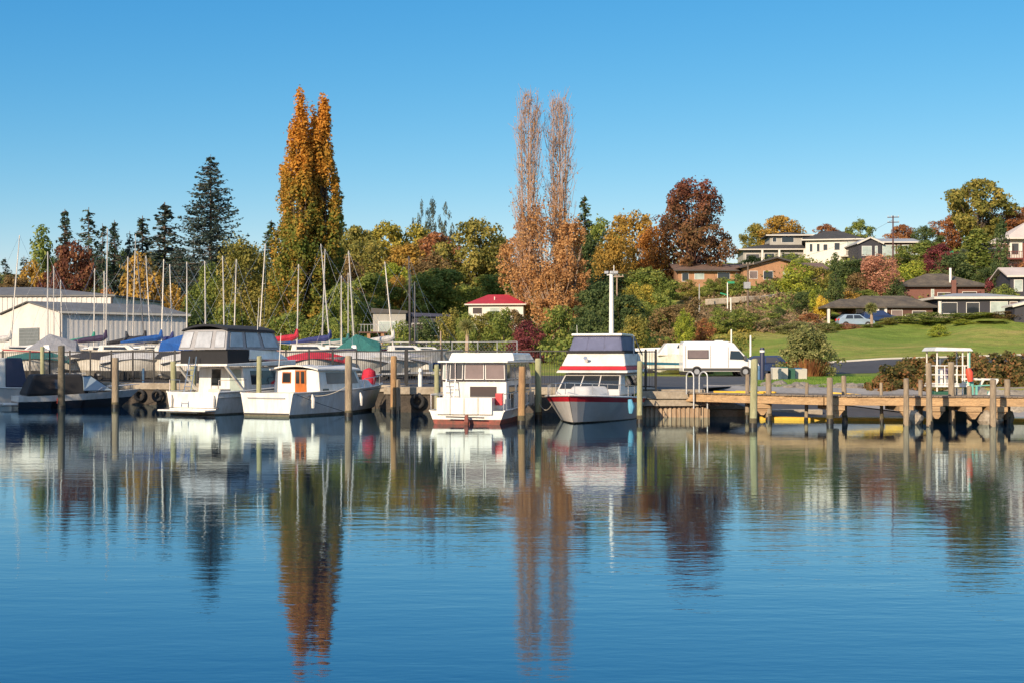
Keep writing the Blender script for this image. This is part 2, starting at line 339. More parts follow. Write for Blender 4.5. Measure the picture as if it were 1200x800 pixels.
def gpt(px, D, dz=0.0):
    p = pt(px, D); p.z = terr(p.x, p.y) + dz; return p

# ground sheet
m = bpy.data.materials.new('hillside_grass'); m.use_nodes = True; t = m.node_tree; b = t.nodes['Principled BSDF']; b.inputs['Roughness'].default_value = 0.95; b.inputs['Specular IOR Level'].default_value = 0.1
tc = nd(t, 'ShaderNodeTexCoord')
def noise(t, tc, sc, det=5, st=(1, 1, 1), rough=0.6):
    mp = nd(t, 'ShaderNodeMapping'); mp.inputs['Scale'].default_value = st; t.links.new(tc.outputs['Object'], mp.inputs[0])
    n = nd(t, 'ShaderNodeTexNoise'); n.inputs['Scale'].default_value = sc; n.inputs['Detail'].default_value = det; n.inputs['Roughness'].default_value = rough
    t.links.new(mp.outputs[0], n.inputs[0]); return n.outputs[0]
def ramp(t, fac, els):
    r = nd(t, 'ShaderNodeValToRGB'); e = r.color_ramp.elements
    e[0].position, e[0].color = els[0][0], (*els[0][1], 1); e[1].position, e[1].color = els[-1][0], (*els[-1][1], 1)
    for p, c in els[1:-1]: k = e.new(p); k.color = (*c, 1)
    t.links.new(fac, r.inputs[0]); return r.outputs[0]
g1 = ramp(t, noise(t, tc, 0.09, 8, (0.35, 1, 1), 0.75), [(0.34, (0.13, 0.20, 0.03)), (0.48, (0.19, 0.25, 0.045)), (0.58, (0.32, 0.29, 0.08)), (0.70, (0.42, 0.31, 0.14))])
n2 = noise(t, tc, 1.6, 6, (0.4, 1, 1), 0.8); mr = nd(t, 'ShaderNodeMapRange'); mr.inputs[1].default_value = .3; mr.inputs[2].default_value = .7; mr.inputs[3].default_value = 0.62; mr.inputs[4].default_value = 1.3; t.links.new(n2, mr.inputs[0])
vm = nd(t, 'ShaderNodeVectorMath', operation='SCALE'); t.links.new(g1, vm.inputs[0]); t.links.new(mr.outputs[0], vm.inputs['Scale']); t.links.new(vm.outputs[0], b.inputs['Base Color'])
bp = nd(t, 'ShaderNodeBump'); bp.inputs['Strength'].default_value = 0.7; bp.inputs['Distance'].default_value = 0.25; t.links.new(noise(t, tc, 4, 5), bp.inputs['Height']); t.links.new(bp.outputs[0], b.inputs['Normal'])
GRASS = m
cols = list(np.linspace(-900, -100, 12)) + list(np.linspace(-60, 1300, 130)) + list(np.linspace(1360, 2400, 14))
ys0 = np.concatenate([[0, 0.001], np.linspace(0.02, 1, 64) ** 1.5])
V = []; nr = len(ys0) + 1 + 3
for px in cols:
    s0 = shore_hit(px); k = (px - 600) / F
    V.append((k * s0, s0, -1.5))
    for i, u in enumerate(ys0):
        Y = s0 + (520 - s0) * u; X = k * Y; z = terr(X, Y)
        if px > 830 and i <= 1: z = -1.2 if i == 0 else 0.75
        V.append((X, Y, z))
    for Y in (900, 1800, 4000): V.append((k * Y, Y, terr(k * 500, 500)))
nc = len(cols); Q = []
for i in range(nc - 1):
    for j in range(nr - 1):
        a = i * nr + j; Q.append((a, a + nr, a + nr + 1, a + 1))
me = np_mesh('ground', V, Q, GRASS, smooth=True); o = bpy.data.objects.new('ground', me); COL.objects.link(o); tag(o, 'grassy hillside and shore', kind='structure')

# water
m = bpy.data.materials.new('lake_water'); m.use_nodes = True; t = m.node_tree; b = t.nodes['Principled BSDF']
b.inputs['Base Color'].default_value = (0.0005, 0.022, 0.045, 1); b.inputs['Roughness'].default_value = 0.02; b.inputs['IOR'].default_value = 1.55; b.inputs['Specular IOR Level'].default_value = 0.5
tc = nd(t, 'ShaderNodeTexCoord')
w1 = noise(t, tc, 1.0, 3, (1.1, 3.4, 1), 0.55); w2 = noise(t, tc, 1.0, 2, (0.25, 0.8, 1), 0.5); w3 = noise(t, tc, 1.0, 3, (4.5, 9, 1), 0.5)
patch = noise(t, tc, 1.0, 2, (0.03, 0.09, 1), 0.5)
mrp = nd(t, 'ShaderNodeMapRange'); mrp.inputs[1].default_value = .38; mrp.inputs[2].default_value = .65; mrp.inputs[3].default_value = .40; mrp.inputs[4].default_value = 1.75; t.links.new(patch, mrp.inputs[0])
def sclv(t, a, k):
    q = nd(t, 'ShaderNodeMath', operation='MULTIPLY'); t.links.new(a, q.inputs[0])
    if isinstance(k, float): q.inputs[1].default_value = k
    else: t.links.new(k, q.inputs[1])
    return q.outputs[0]
def addv(t, a, c): q = nd(t, 'ShaderNodeMath', operation='ADD'); t.links.new(a, q.inputs[0]); t.links.new(c, q.inputs[1]); return q.outputs[0]
WAVE = 0.13
hsum = addv(t, addv(t, sclv(t, w1, 0.016 * WAVE), sclv(t, w2, 0.030 * WAVE)), sclv(t, w3, 0.0060 * WAVE)); hsum = sclv(t, hsum, mrp.outputs[0])
sxy = nd(t, 'ShaderNodeSeparateXYZ'); t.links.new(tc.outputs['Object'], sxy.inputs[0])      # breezier further out from the sheltered quay
mro = nd(t, 'ShaderNodeMapRange'); mro.inputs[1].default_value = 50; mro.inputs[2].default_value = 12; mro.inputs[3].default_value = 1.0; mro.inputs[4].default_value = 1.5; t.links.new(sxy.outputs[1], mro.inputs[0]); hsum = sclv(t, hsum, mro.outputs[0])
bp = nd(t, 'ShaderNodeBump'); bp.inputs['Strength'].default_value = 1.0; bp.inputs['Distance'].default_value = 1.0; t.links.new(hsum, bp.inputs['Height']); t.links.new(bp.outputs[0], b.inputs['Normal'])
gl = nd(t, 'ShaderNodeBsdfGlossy'); gl.inputs['Color'].default_value = (0.76, 0.94, 1.0, 1); gl.inputs['Roughness'].default_value = 0.02; t.links.new(bp.outputs[0], gl.inputs['Normal'])
df = nd(t, 'ShaderNodeBsdfDiffuse'); df.inputs['Color'].default_value = (0.0005, 0.012, 0.042, 1)
fr = nd(t, 'ShaderNodeFresnel'); fr.inputs['IOR'].default_value = 1.58; t.links.new(bp.outputs[0], fr.inputs['Normal'])
mxs = nd(t, 'ShaderNodeMixShader'); pw = nd(t, 'ShaderNodeMath', operation='POWER'); pw.inputs[1].default_value = 0.72; t.links.new(fr.outputs[0], pw.inputs[0]); t.links.new(pw.outputs[0], mxs.inputs[0]); t.links.new(df.outputs[0], mxs.inputs[1]); t.links.new(gl.outputs[0], mxs.inputs[2]); t.links.new(mxs.outputs[0], t.nodes['Material Output'].inputs[0])
mb = MB(); mb.poly([(-6000, -3000, 0), (6000, -3000, 0), (6000, 6000, 0), (-6000, 6000, 0)]); tag(mb.build('water', m), 'calm blue lake', kind='structure')
# ------------------------------------------------------------------ quay, tarmac, ramp
QT = 1.15
def strip(name, pts, zt, zb, m, inward=0.0): pass
yard = [p for p in QUAY[1:]]                       # tarmac apron behind the quay edge
mb = MB()
poly = [(-75, 100), (-34, 80.5)] + QUAY[2:] + [(8.6, 61.7), (11.5, 68), (15.5, 82), (19.3, 100), (19.5, 105), (10, 105.5), (-10, 112), (-30, 134), (-75, 140)]
n0 = len(poly)
mb.poly([(x, y, 1.175) for x, y in poly]); o = mb.build('tarmac', ASPHALT); tag(o, 'grey tarmac yard behind the quay', kind='structure')
# quay wall with cap beam
mb = MB(); cap = MB()
Q2 = QUAY[1:]
for (x0, y0), (x1, y1) in zip(Q2, Q2[1:]):
    d = Vector((x1 - x0, y1 - y0, 0)); L = d.length; d.normalize(); nrm = Vector((d.y, -d.x, 0))   # towards the water
    if nrm.y > 0 and abs(d.y) < 0.9: nrm = -nrm
    if abs(d.y) >= 0.9: nrm = Vector((-1, 0, 0)) 
    a = Vector((x0, y0, 0)); c = Vector((x1, y1, 0))
    mb.hexa([a - nrm * .5 + Vector((0, 0, -1.4)), a + nrm * .05 + Vector((0, 0, -1.4)), c + nrm * .05 + Vector((0, 0, -1.4)), c - nrm * .5 + Vector((0, 0, -1.4)),
             a - nrm * .5 + Vector((0, 0, .84)), a + nrm * .05 + Vector((0, 0, .84)), c + nrm * .05 + Vector((0, 0, .84)), c - nrm * .5 + Vector((0, 0, .84))])
    cap.hexa([a - nrm * .55 + Vector((0, 0, .845)), a + nrm * .16 + Vector((0, 0, .845)), c + nrm * .16 + Vector((0, 0, .845)), c - nrm * .55 + Vector((0, 0, .845)),
              a - nrm * .55 + Vector((0, 0, 1.19)), a + nrm * .16 + Vector((0, 0, 1.19)), c + nrm * .16 + Vector((0, 0, 1.19)), c - nrm * .55 + Vector((0, 0, 1.19))])
qw = thing('quay_wall', 'long stained concrete quay wall behind the moored boats', 'quay wall', (0, 0, 0))
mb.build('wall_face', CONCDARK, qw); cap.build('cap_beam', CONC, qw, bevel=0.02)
# sunlit section at the quay end: sheet piles with timber courses
sp = thing('sheet_pile_wall', 'sunlit ribbed sheet pile wall with heavy timber courses at the quay end', 'sheet piling', (0, 0, 0))
m1 = MB()
def lerp2(a, b, t): return (a[0] + (b[0] - a[0]) * t, a[1] + (b[1] - a[1]) * t)
A, B_ = (5.55, 58.62), (8.45, 58.42)
for i in range(15):
    p = lerp2(A, B_, i / 15); q = lerp2(A, B_, (i + .55) / 15)
    m1.box(p[0], q[0], p[1] - .10, p[1] + .30, -1.2, 0.46); q2 = lerp2(A, B_, (i + 1) / 15); m1.box(q[0] + .001, q2[0] - .001, p[1] - .03, p[1] + .28, -1.2, 0.45)
m1.build('sheet_pile', SHEETPILE, sp)
m2 = MB(); m2.box(5.5, 8.9, 58.22, 58.62, .49, .78); m2.box(5.55, 7.6, 58.12, 58.60, .80, 1.12); m2.build('timber_course', CONC, sp, bevel=.02)
m3 = MB(); m3.box(8.5, 13.5, 59.3, 60.0, -1.2, .30); m3.build('low_wall', CONC, sp, bevel=.03)
# boat ramp: dark tarmac lane and pale concrete apron with yellow edge strips
mb = MB(); mb.poly([(8.5, 60.05, .98), (8.7, 64.8, 1.19), (18.5, 60.6, -.05), (17.0, 56.6, -.35), (11.0, 58.3, .10)]); tag(mb.build('boat_ramp', ASPHALT), 'dark tarmac boat ramp', kind='structure')
mb = MB(); mb.poly([(9.0, 65.2, 1.15), (9.5, 66.4, 1.23), (18.8, 65.4, 1.05), (24.5, 59.6, .40), (24.0, 56.8, -.30), (17.5, 57.3, -.30), (18.2, 60.8, .05)]); tag(mb.build('concrete_apron', RAMPC), 'pale concrete apron beside the ramp', kind='structure')
for i, (x0, y0, z0, x1, y1, z1) in enumerate([(14.6, 62.9, .85, 17.6, 61.4, .62), (16.9, 61.8, .50, 19.0, 60.9, .42), (17.8, 62.3, .72, 20.6, 61.2, .60)]):
    mb = MB(); mb.bar((x0, y0, z0 + .07), (x1, y1, z1 + .07), .16, .14)
    tag(mb.build('yellow_kerb_rail', YELLOW, bevel=.02), ['yellow painted rail on the pale apron, the longest near the pile', 'short yellow painted rail lower on the apron', 'yellow painted rail at the back of the apron'][i], 'kerb rail', 'yellow rails on the ramp apron')
for i, (px, D) in enumerate([(966, 55.8), (1035, 55.2), (1194, 54.6)]):  # yellow slabs stand in for yellow reflections on the water
    mb = MB(); w = [2.6, 2.3, 1.6][i]
    mb.box(-w, w, -.35, .35, -.1, .13); f = mb.build('floating_boom', YELLOW, bevel=.05, loc=pt(px, D, 0), rz=R(-8))
    tag(f, ['yellow floating boom lying at the foot of the ramp', 'yellow floating boom between the ramp and the green machine', 'yellow floating boom beyond the green machine'][i], 'floating boom', 'yellow booms on the water')
# road, kerb on the lawn
mb = MB(); rd = [(868, 104.5), (905, 105), (960, 107), (1035, 108), (1130, 110), (1300, 112)]
P0 = [gpt(px, D, .03) for px, D in rd]; P1 = [gpt(px, D + 11, .03) for px, D in rd]
for i in range(len(rd) - 1): mb.poly([P0[i], P0[i + 1], P1[i + 1], P1[i]])
tag(mb.build('road', ASPHALT), 'grey tarmac road below the lawn', kind='structure')
mb = MB()
for i in range(len(rd) - 1): mb.bar(P1[i] + Vector((0, .1, .03)), P1[i + 1] + Vector((0, .1, .03)), .16, .22)
tag(mb.build('kerb', FASCIA), 'pale kerb at the foot of the lawn', kind='structure')
# stony shore behind the ramp and under the jetty
V = []; Q = []; cc = np.linspace(824, 1500, 90)
for px_ in cc:
    s0 = shore_hit(px_); k_ = (px_ - 600) / F
    for dy, z_ in ((-1.8, -.6), (-.5, .30), (0, .80), (1.0, 1.10), (3.2 + .8 * math.sin(px_ * .11), 1.20)):
        V.append((k_ * (s0 + dy), s0 + dy, z_ + (.05 * math.sin(px_ * .37 + dy * 3) if dy < 2 else 0)))
for i in range(len(cc) - 1):
    for j in range(4): a_ = i * 5 + j; Q.append((a_, a_ + 5, a_ + 6, a_ + 1))
me = np_mesh('stony_shore', V, Q, mat('stony_shore', (.36, .31, .24), .95, .2, 1.2, bump=.8, col2=(.20, .17, .12), fine=.3), smooth=True); o = bpy.data.objects.new('stony_shore', me); COL.objects.link(o); tag(o, 'stony shore under the jetty', kind='structure')
# rocks by the jetty
rng = random.Random(5)
V = []; 
import bmesh
def rock_mesh(seed, r):
    rr = random.Random(seed); bm = bmesh.new(); bmesh.ops.create_icosphere(bm, subdivisions=2, radius=r)
    ph = [rr.uniform(0, 6) for _ in range(6)]
    for v in bm.verts:
        c = v.co; k = 1 + .22 * math.sin(c.x * 5 / r * .6 + ph[0]) + .18 * math.sin(c.y * 4 / r * .6 + ph[1]) + .15 * math.sin(c.z * 6 / r * .5 + ph[2])
        v.co = Vector((c.x * k * 1.25, c.y * k, c.z * k * .72))
    me = bpy.data.meshes.new('rock'); bm.to_mesh(me); bm.free(); me.materials.append(ROCK); return me
RM = [rock_mesh(i, .5) for i in range(5)]
bmx = bmesh.new()
for i in range(150):
    px = rng.uniform(884, 1050); D = rng.uniform(66.0, 69.0); s = rng.uniform(.35, .85)
    me = RM[i % 5]; k = len(bmx.verts); bmx.from_mesh(me)
    bmx.verts.ensure_lookup_table(); M = Matrix.Translation(pt(px, D, rng.uniform(.8, 1.12))) @ Matrix.Rotation(rng.uniform(0, 6), 4, 'Z') @ Matrix.Scale(s, 4)
    for v in bmx.verts[k:]: v.co = M @ v.co
me = bpy.data.meshes.new('shore_rocks'); bmx.to_mesh(me); bmx.free(); me.materials.append(ROCK); o = bpy.data.objects.new('shore_rocks', me); COL.objects.link(o)
tag(o, 'low bank of rough stones along the lawn edge behind the jetty', 'rock bank', kind='stuff')

# ------------------------------------------------------------------ piles
def pile(px, D, ytop, w, m_, label, lean=0.0, square=False, group='mooring piles along the quay and jetty', wet=True, name='mooring_pile'):
    zt = zof(ytop, D); r = w / 2 * D / F
    t = thing(name, label, 'mooring pile', pt(px, D, 0), 0, group)
    mb = MB(); n = 4 if square else 12
    pts = [(0, 0, -1.6), (0, 0, -.3), (lean * .3, 0, .35), (lean * .6, 0, zt * .6), (lean, 0, zt - .04), (lean, 0, zt)]
    rr = random.Random(int(px)); ly = rr.uniform(-.05, .05); lean = lean or rr.uniform(-.04, .04); pts = [(x if k < 2 else x + lean * (k - 1) / 4 * (lean == 0), y + ly * k / 5, z) for k, (x, y, z) in enumerate([(0, 0, -1.6), (0, 0, -.3), (lean * .3, 0, .35), (lean * .6, 0, zt * .6), (lean, 0, zt - .04), (lean, 0, zt)])]; rs = [r * 1.1, r * 1.08, r * 1.04, r * rr.uniform(.95, 1.02), r * .97, r * .86]
    if square: rs = [q * 1.25 for q in rs]
    mb.tube(pts, rs, n); mb.build('shaft', m_, t, smooth=not square)
    if wet:
        mb = MB(); mb.tube([(.01, 0, .12), (lean * .2, 0, .24 + .12 * rr.random())], [r * 1.105, r * 1.07], 12); mb.build('algae_band', mat('tide_stain', (.13, .11, .06), .85, .2, 5, fine=.3), t, smooth=True)
        mb = MB(); mb.tube([(0, 0, -1.0), (0, 0, .0), (.01, 0, .14 + .06 * rr.random())], [r * 1.17, r * 1.16, r * 1.12], 12); mb.build('wet_band', WETWOOD, t, smooth=True)
    return t
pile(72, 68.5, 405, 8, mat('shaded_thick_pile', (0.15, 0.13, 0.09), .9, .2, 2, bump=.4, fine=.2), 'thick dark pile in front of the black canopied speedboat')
pile(135, 69.5, 419, 8, PILE, 'weathered pile at the bow of the black canopied speedboat')
pile(204, 64.5, 423, 7, PILEGREEN, 'pale green pile behind the stern of the flybridge cruiser with grey canopy', wet=False)
pile(50, 78, 406, 5, PILEGREEN, 'slim pale green pile by the fence behind the speedboat', wet=False)
pile(226, 67, 420, 7, PILEGREEN, 'pale pile half hidden beside the flybridge ladder of the grey canopied cruiser', wet=False)
pile(303, 60.9, 417, 6, PILEGREEN, 'thin pale green pile between the grey canopied cruiser and the launch with the orange door', wet=False)
pile(408.5, 59.2, 417, 8.5, PILE, 'tall pale pile against the side window of the launch with the orange door')
pile(461, 62.4, 417, 7.5, PILEBROWN, 'brown pile with a red edge at the corner of the small quay')
pile(467, 62.3, 444, 4, PILE, 'short stub pile beside the brown red-edged pile', square=True)
pile(512, 63.6, 427, 6, PILEGREEN, 'short pale pile at the stern rail of the houseboat')
pile(611, 51.9, 429, 8.5, PILEBROWN, 'yellow brown pile against the houseboat side')
pile(631, 56.5, 420, 7.5, PILEGREEN, 'pale pile with dark wet foot between houseboat and red striped cruiser')
pile(749.5, 53.0, 423, 6.5, PILEGREEN, 'tall pale pile at the blue fender of the red striped cruiser')
pile(882.5, 49.8, 421, 8.5, PILEGREEN, 'tallest pale green pile at the left part of the timber jetty', lean=.06)
pile(875.5, 56.6, 438, 5, PILE, 'slim pile tucked behind the tallest jetty pile')
pile(972.5, 52.7, 442, 7.5, PILE, 'square topped pile in front of the jetty before the grass strip')
pile(1062, 51.2, 443, 6.5, PILE, 'pile in front of the jetty just before the tall pile at the green machine')
pile(1089.5, 50.2, 425, 7, PILE, 'tall pile rising in front of the green machine, second tallest on the jetty', lean=-.05)
pile(1163.5, 50.4, 444, 7.5, PILE, 'thick pile in front of the jetty past the white frame of the green machine')
back = [(901, 55.6, 437, 7, 'stout pile behind the jetty below the bins'), (944.5, 54.9, 448, 4.2, 'thin short pile behind the jetty before the flax bush'), (990, 54.0, 440, 6, 'pile behind the jetty next to the square topped front pile'),
        (1033.5, 53.8, 448, 4, 'thin pile behind the jetty at the edge of the bramble'), (1078.5, 53.2, 445, 5, 'short dark pile behind the jetty left of the green machine'),
        (1115.5, 52.9, 424, 7.5, 'tall pile rising through the middle of the green machine'), (1180.5, 52.9, 444, 7, 'pile behind the jetty near the frame edge'), (1136, 53, 452, 6, 'stub pile under the jetty at the green hull')]
for px, D, yt, w, lb in back: pile(px, D, yt, w, PILE, lb)

for k, (x_, y_, lb) in enumerate([(-20.3, 74.45, 'tyre hung on the quay wall nearest the speedboat bow'), (-19.2, 73.9, 'second tyre hung on the quay wall past the speedboat bow'), (-17.6, 73.25, 'tyre hung on the quay wall nearest the flybridge cruiser platform'), (-4.4, 63.6, 'tyre hung on the small quay wall left of the houseboat')]):
    mb = MB(); mb.tube([(.27 * math.cos(a_ * math.pi / 8), 0, .27 * math.sin(a_ * math.pi / 8)) for a_ in range(17)], .095, 8, cap=False)
    o = mb.build('tyre_fender', RUBBER, smooth=True, loc=(x_, y_, .52), rz=R(-22 if k < 3 else -4)); tag(o, lb, 'tyre', 'tyres hung on the quay wall')
# ------------------------------------------------------------------ timber jetty
JL = [(7.3, 58.45), (12.25, 53.5), (20.8, 51.55), (30, 50.6)]
jt = thing('timber_jetty', 'long orange brown timber jetty running over the boat ramp past the green machine', 'jetty')
for i, ((x0, y0), (x1, y1)) in enumerate(zip(JL, JL[1:])):
    a, c = Vector((x0, y0, 0)), Vector((x1, y1, 0)); d = (c - a).normalized(); nrm = Vector((-d.y, d.x, 0)); L = (c - a).length
    for k, off in enumerate((0, 2.0)):
        mb = MB(); mb.bar(a + nrm * off + Vector((0, 0, .855)), c + nrm * off + Vector((0, 0, .855)) - d * .02, .16, .33); mb.build('edge_beam', BEAM, jt, bevel=.012)
    mb = MB(); n = int(L / .2); rr = random.Random(i)
    for j in range(n):
        s0 = a + d * (j * L / n) - nrm * (.14 + rr.uniform(0, .04)); s1 = s0 + d * (L / n - .02); w = nrm * (2.3 + rr.uniform(0, .05)); z0 = Vector((0, 0, 1.028)); z1 = Vector((0, 0, 1.075 + rr.uniform(-.006, .008)))
        mb.hexa([s0 + z0, s1 + z0, s1 + w + z0, s0 + w + z0, s0 + z1, s1 + z1, s1 + w + z1, s0 + w + z1])
    mb.build('deck_planks', PLANK, jt)
for px, D in [(893, 55.6), (980, 53.4), (1062, 52.6), (1097, 52.2), (1170, 51.7), (1140, 51.9)]:
    mb = MB(); p = pt(px, D, 0); mb.box(p.x - .3, p.x + .3, p.y - .15, p.y + 1.9, .50, .68); 
    mb.extr([(p.x - .28, .50), (p.x + .28, .50), (p.x + .06, .22), (p.x - .06, .22)], p.y - .1, p.y + .1); mb.build('cross_beam', BEAM, jt)
mb = MB(); mb.bar((8.6, 58.0, 1.11), (10.4, 56.3, 1.11), .13, .07); mb.bar((9.6, 58.4, 1.11), (11.0, 57.0, 1.11), .13, .07); mb.build('yellow_edge_strip', YELLOW, jt)
# chunky concrete feet beneath the jetty near the machine
for i, (px, D, w, h, lb) in enumerate([(1073, 52.2, .55, .55, 'broken concrete lump under the jetty at the tall pile'), (1161, 52.0, .6, .5, 'rough concrete foot beneath the thick pile past the machine'), (1177, 53.4, .45, .7, 'rough concrete foot beneath the jetty nearest the frame edge')]):
    bm = bmesh.new(); bm.from_mesh(rock_mesh(40 + i, .6)); me = bpy.data.meshes.new('footing'); bm.to_mesh(me); bm.free(); me.materials.append(CONC)
    o = bpy.data.objects.new('concrete_footing', me); COL.objects.link(o); o.location = pt(px, D, h * .3); o.scale = (w, w, h * 1.6); tag(o, lb, 'footing', 'concrete feet under the jetty')
# ladder hoops
for i, (pa, pb_) in enumerate([((804.5, 57.9), (813, 57.7)), ((819.5, 57.9), (829, 57.7))]):
    mb = MB(); a, c = pt(*pa), pt(*pb_); r = (c - a).length / 2; mid = (a + c) / 2; d = (c - a).normalized(); pts = [a + Vector((0, 0, 1.0)), a + Vector((0, 0, 1.75))]
    for k in range(1, 8): th = math.pi * k / 8; pts.append(mid - d * math.cos(th) * r + Vector((0, 0, 1.75 + .2 * math.sin(th))))
    pts += [c + Vector((0, 0, 1.75)), c + Vector((0, 0, .4))]; mb.tube([p - mid for p in pts], .035, 8)
    t = mb.build('ladder_handrail', GALV, smooth=True, loc=mid); tag(t, ['galvanised hoop handrail on the quay end, the one nearer the fence', 'galvanised hoop handrail on the quay end, the one nearer the jetty'][i], 'handrail', 'hoop handrails at the quay end')
# small bollards
def bollard(px, D, y0, y1, w, m_, label, name='bollard', cap=None):
    z0 = QT + .02; z1 = zof(y0, D); r = w / 2 * D / F; t = thing(name, label, 'bollard', pt(px, D, z0), 0)
    mb = MB(); mb.tube([(0, 0, 0), (0, 0, z1 - z0 - .1), (0, 0, z1 - z0)], [r, r, r * .8], 12); mb.build('post', m_, t, smooth=True)
    mb = MB(); mb.tube([(0, 0, z1 - z0 - .28), (0, 0, z1 - z0 - .16)], [r * 1.15] * 2, 12); mb.build('band', cap or GALV, t)
bollard(492.5, 65.3, 431, 453, 5.0, WHITEPOST, 'white service bollard on the small quay beside the houseboat')
bollard(168, 76, 431, 448, 3.4, BLUEPOST, 'pale blue bollard behind the fence near the flybridge cruiser', cap=BLUEPOST)
bollard(893.3, 82, 407, 440, 5.4, NAVYPOST, 'tall dark navy bollard standing in front of the dark blue car', cap=WHITEPOST)
bollard(742.5, 60.0, 437, 458, 7, BLUEPOST, 'blue plastic drum-like post beside the red striped cruiser', cap=NAVYPOST)
bollard(889.5, 83, 428, 441, 4, BLUEPOST, 'short blue post leaning against the navy bollard', cap=BLUEPOST)

# ------------------------------------------------------------------ fences
def pal_fence(name, label, line, spacing, z0, z1, rail=.05, post=.08, bar=.016, bgap=.12, m_=BLACKMETAL, down=0.0):
    t = thing(name, label, 'fence'); posts = 0
    rl = MB(); br = MB()
    for (x0, y0), (x1, y1) in zip(line, line[1:]):
        a, c = Vector((x0, y0, 0)), Vector((x1, y1, 0)); L = (c - a).length; d = (c - a) / L; n = max(1, round(L / spacing))
        for z in (z0 + .12, z1 - .06): rl.bar(a + Vector((0, 0, z)), c + Vector((0, 0, z)), rail * .8, rail)
        for k in range(n + (1 if (x1, y1) == line[-1] else 0)):
            p = a + d * (L * k / n); mb = MB(); mb.box(p.x - post / 2, p.x + post / 2, p.y - post / 2, p.y + post / 2, z0 - down, z1 + .05); mb.build('fence_post', m_, t)
        nb = int(L / bgap)
        for k in range(nb):
            p = a + d * (L * (k + .5) / nb); br.box(p.x - bar / 2, p.x + bar / 2, p.y - bar / 2, p.y + bar / 2, z0 + .1, z1 - .02)
    rl.build('rail', m_, t); br.build('bars', m_, t); return t
off = .35
FL = [(-33, 80.0), (-28, 79.3), (-21, 75.6), (-5.4, 69.2)]
pal_fence('quay_fence', 'long black bar fence on the quay behind the speedboat and the two white launches', FL, 1.45, 1.19, 2.92)
pal_fence('quay_fence', 'black bar fence on the small quay behind the houseboat and red striped cruiser', [(-5.3, 69.0), (-5.1, 66.2), (0.0, 65.6), (5.4, 63.6)], 1.6, 1.19, 2.92)
pal_fence('quay_fence', 'short black bar fence at the corner past the red striped cruiser', [(4.6, 59.9), (5.75, 58.75), (6.15, 58.35)], .95, 1.19, 2.86, down=.6)
def mesh_fence(name, label, line, spacing, h, m_=GALV, cell=.35):
    t = thing(name, label, 'fence'); wr = MB(); rl = MB()
    for (a, c) in zip(line, line[1:]):
        a, c = Vector(a), Vector(c); L = (c - a).length; n = max(1, round(L / spacing))
        for k in range(n + (1 if tuple(c) == tuple(line[-1]) else 0)):
            p = a + (c - a) * k / n; mb = MB(); mb.tube([p, p + Vector((0, 0, h))], .045, 6); mb.build('fence_post', m_, t)
        rl.bar(a + Vector((0, 0, h)), c + Vector((0, 0, h)), .06); rl.bar(a + Vector((0, 0, .1)), c + Vector((0, 0, .1)), .04)
        nb = int(L / cell)
        for k in range(nb):
            p = a + (c - a) * k / nb; q = a + (c - a) * (k + 1) / nb
            for z in np.arange(.1, h - .3, cell):
                wr.bar(p + Vector((0, 0, z)), q + Vector((0, 0, z + cell)), .007); wr.bar(q + Vector((0, 0, z)), p + Vector((0, 0, z + cell)), .007)
    rl.build('rail', m_, t); wr.build('wire_mesh', m_, t)
mesh_fence('chain_link_fence', 'tall galvanised mesh fence at the back of the yard beside the cabbage tree', [gpt(440, 112), gpt(560, 111), gpt(606, 108)], 2.4, 2.7)
# timber rail fence by the caravans, far side of the yard
t = thing('rail_fence', 'low weathered post and rail fence behind the motorhome', 'fence'); pr = None; rl = MB()
for px in range(700, 870, 14):
    p = gpt(px, 112); mb = MB(); mb.box(p.x - .08, p.x + .08, p.y - .08, p.y + .08, p.z - .2, p.z + 1.0); mb.build('fence_post', PILEGREEN, t)
    if pr: rl.bar(pr + Vector((0, 0, .85)), p + Vector((0, 0, .85)), .1, .14)
    pr = p
rl.build('rail', PILEGREEN, t)

# ------------------------------------------------------------------ boats
def hull_mesh(L, B, fs, fb, bands, rake=.9, fine=2.0, tw=.88, n=22, chine_z=-.12, flare=.84, sheer_pow=1.8, wide=0):
    """bands = [(z fraction 0..1 above the chine, material index)], fs/fb = freeboard at stern/bow; +x is the bow"""
    mb = MB(); rows = []
    ut = [0.0] + [b[0] for b in bands]
    for i in range(n + 1):
        t = i / n; tt = 1 - (1 - t) ** 1.25
        w = B / 2 * (tw + (1 - tw) * min(1, tt / .45)) if tt < .45 else B / 2 * max(0.0, 1 - ((tt - .45) / .55) ** fine) ** .85
        w = max(w, .012); zs = fs + (fb - fs) * tt ** sheer_pow
        row = [(tt * (L - rake) , 0.0, -.55 + .5 * max(0, (tt - .7) / .3) ** 2)]
        for u in ut:
            z = chine_z + (zs - chine_z) * u + (.0 if u else .25 * max(0, (tt - .75) / .25))
            fl = flare + (1 - flare) * u; fl = fl * (1 - .55 * (1 - u) * max(0, (tt - .5) / .5))
            x = tt * (L - rake) + rake * u ** .9 * tt ** 3
            row.append((x, w * fl, z))
        rows.append(row)
    k = len(ut)
    for s in (1, -1):
        for i in range(n):
            for j in range(k):
                p = [rows[i][j], rows[i + 1][j], rows[i + 1][j + 1], rows[i][j + 1]]
                mi = bands[j - 1][1] if j > 0 else bands[0][1]
                mb.poly([(a, b * s, c) for a, b, c in (p if s > 0 else p[::-1])], mi)
    for j in range(k):                                                     # transom
        p0, p1 = rows[0][j], rows[0][j + 1]
        mb.poly([(p0[0], -p0[1], p0[2]), (p0[0], p0[1], p0[2]), (p1[0], p1[1], p1[2]), (p1[0], -p1[1], p1[2])], bands[j - 1][1] if j > 0 else bands[0][1])
    sheer = [r[-1] for r in rows]
    return mb, sheer
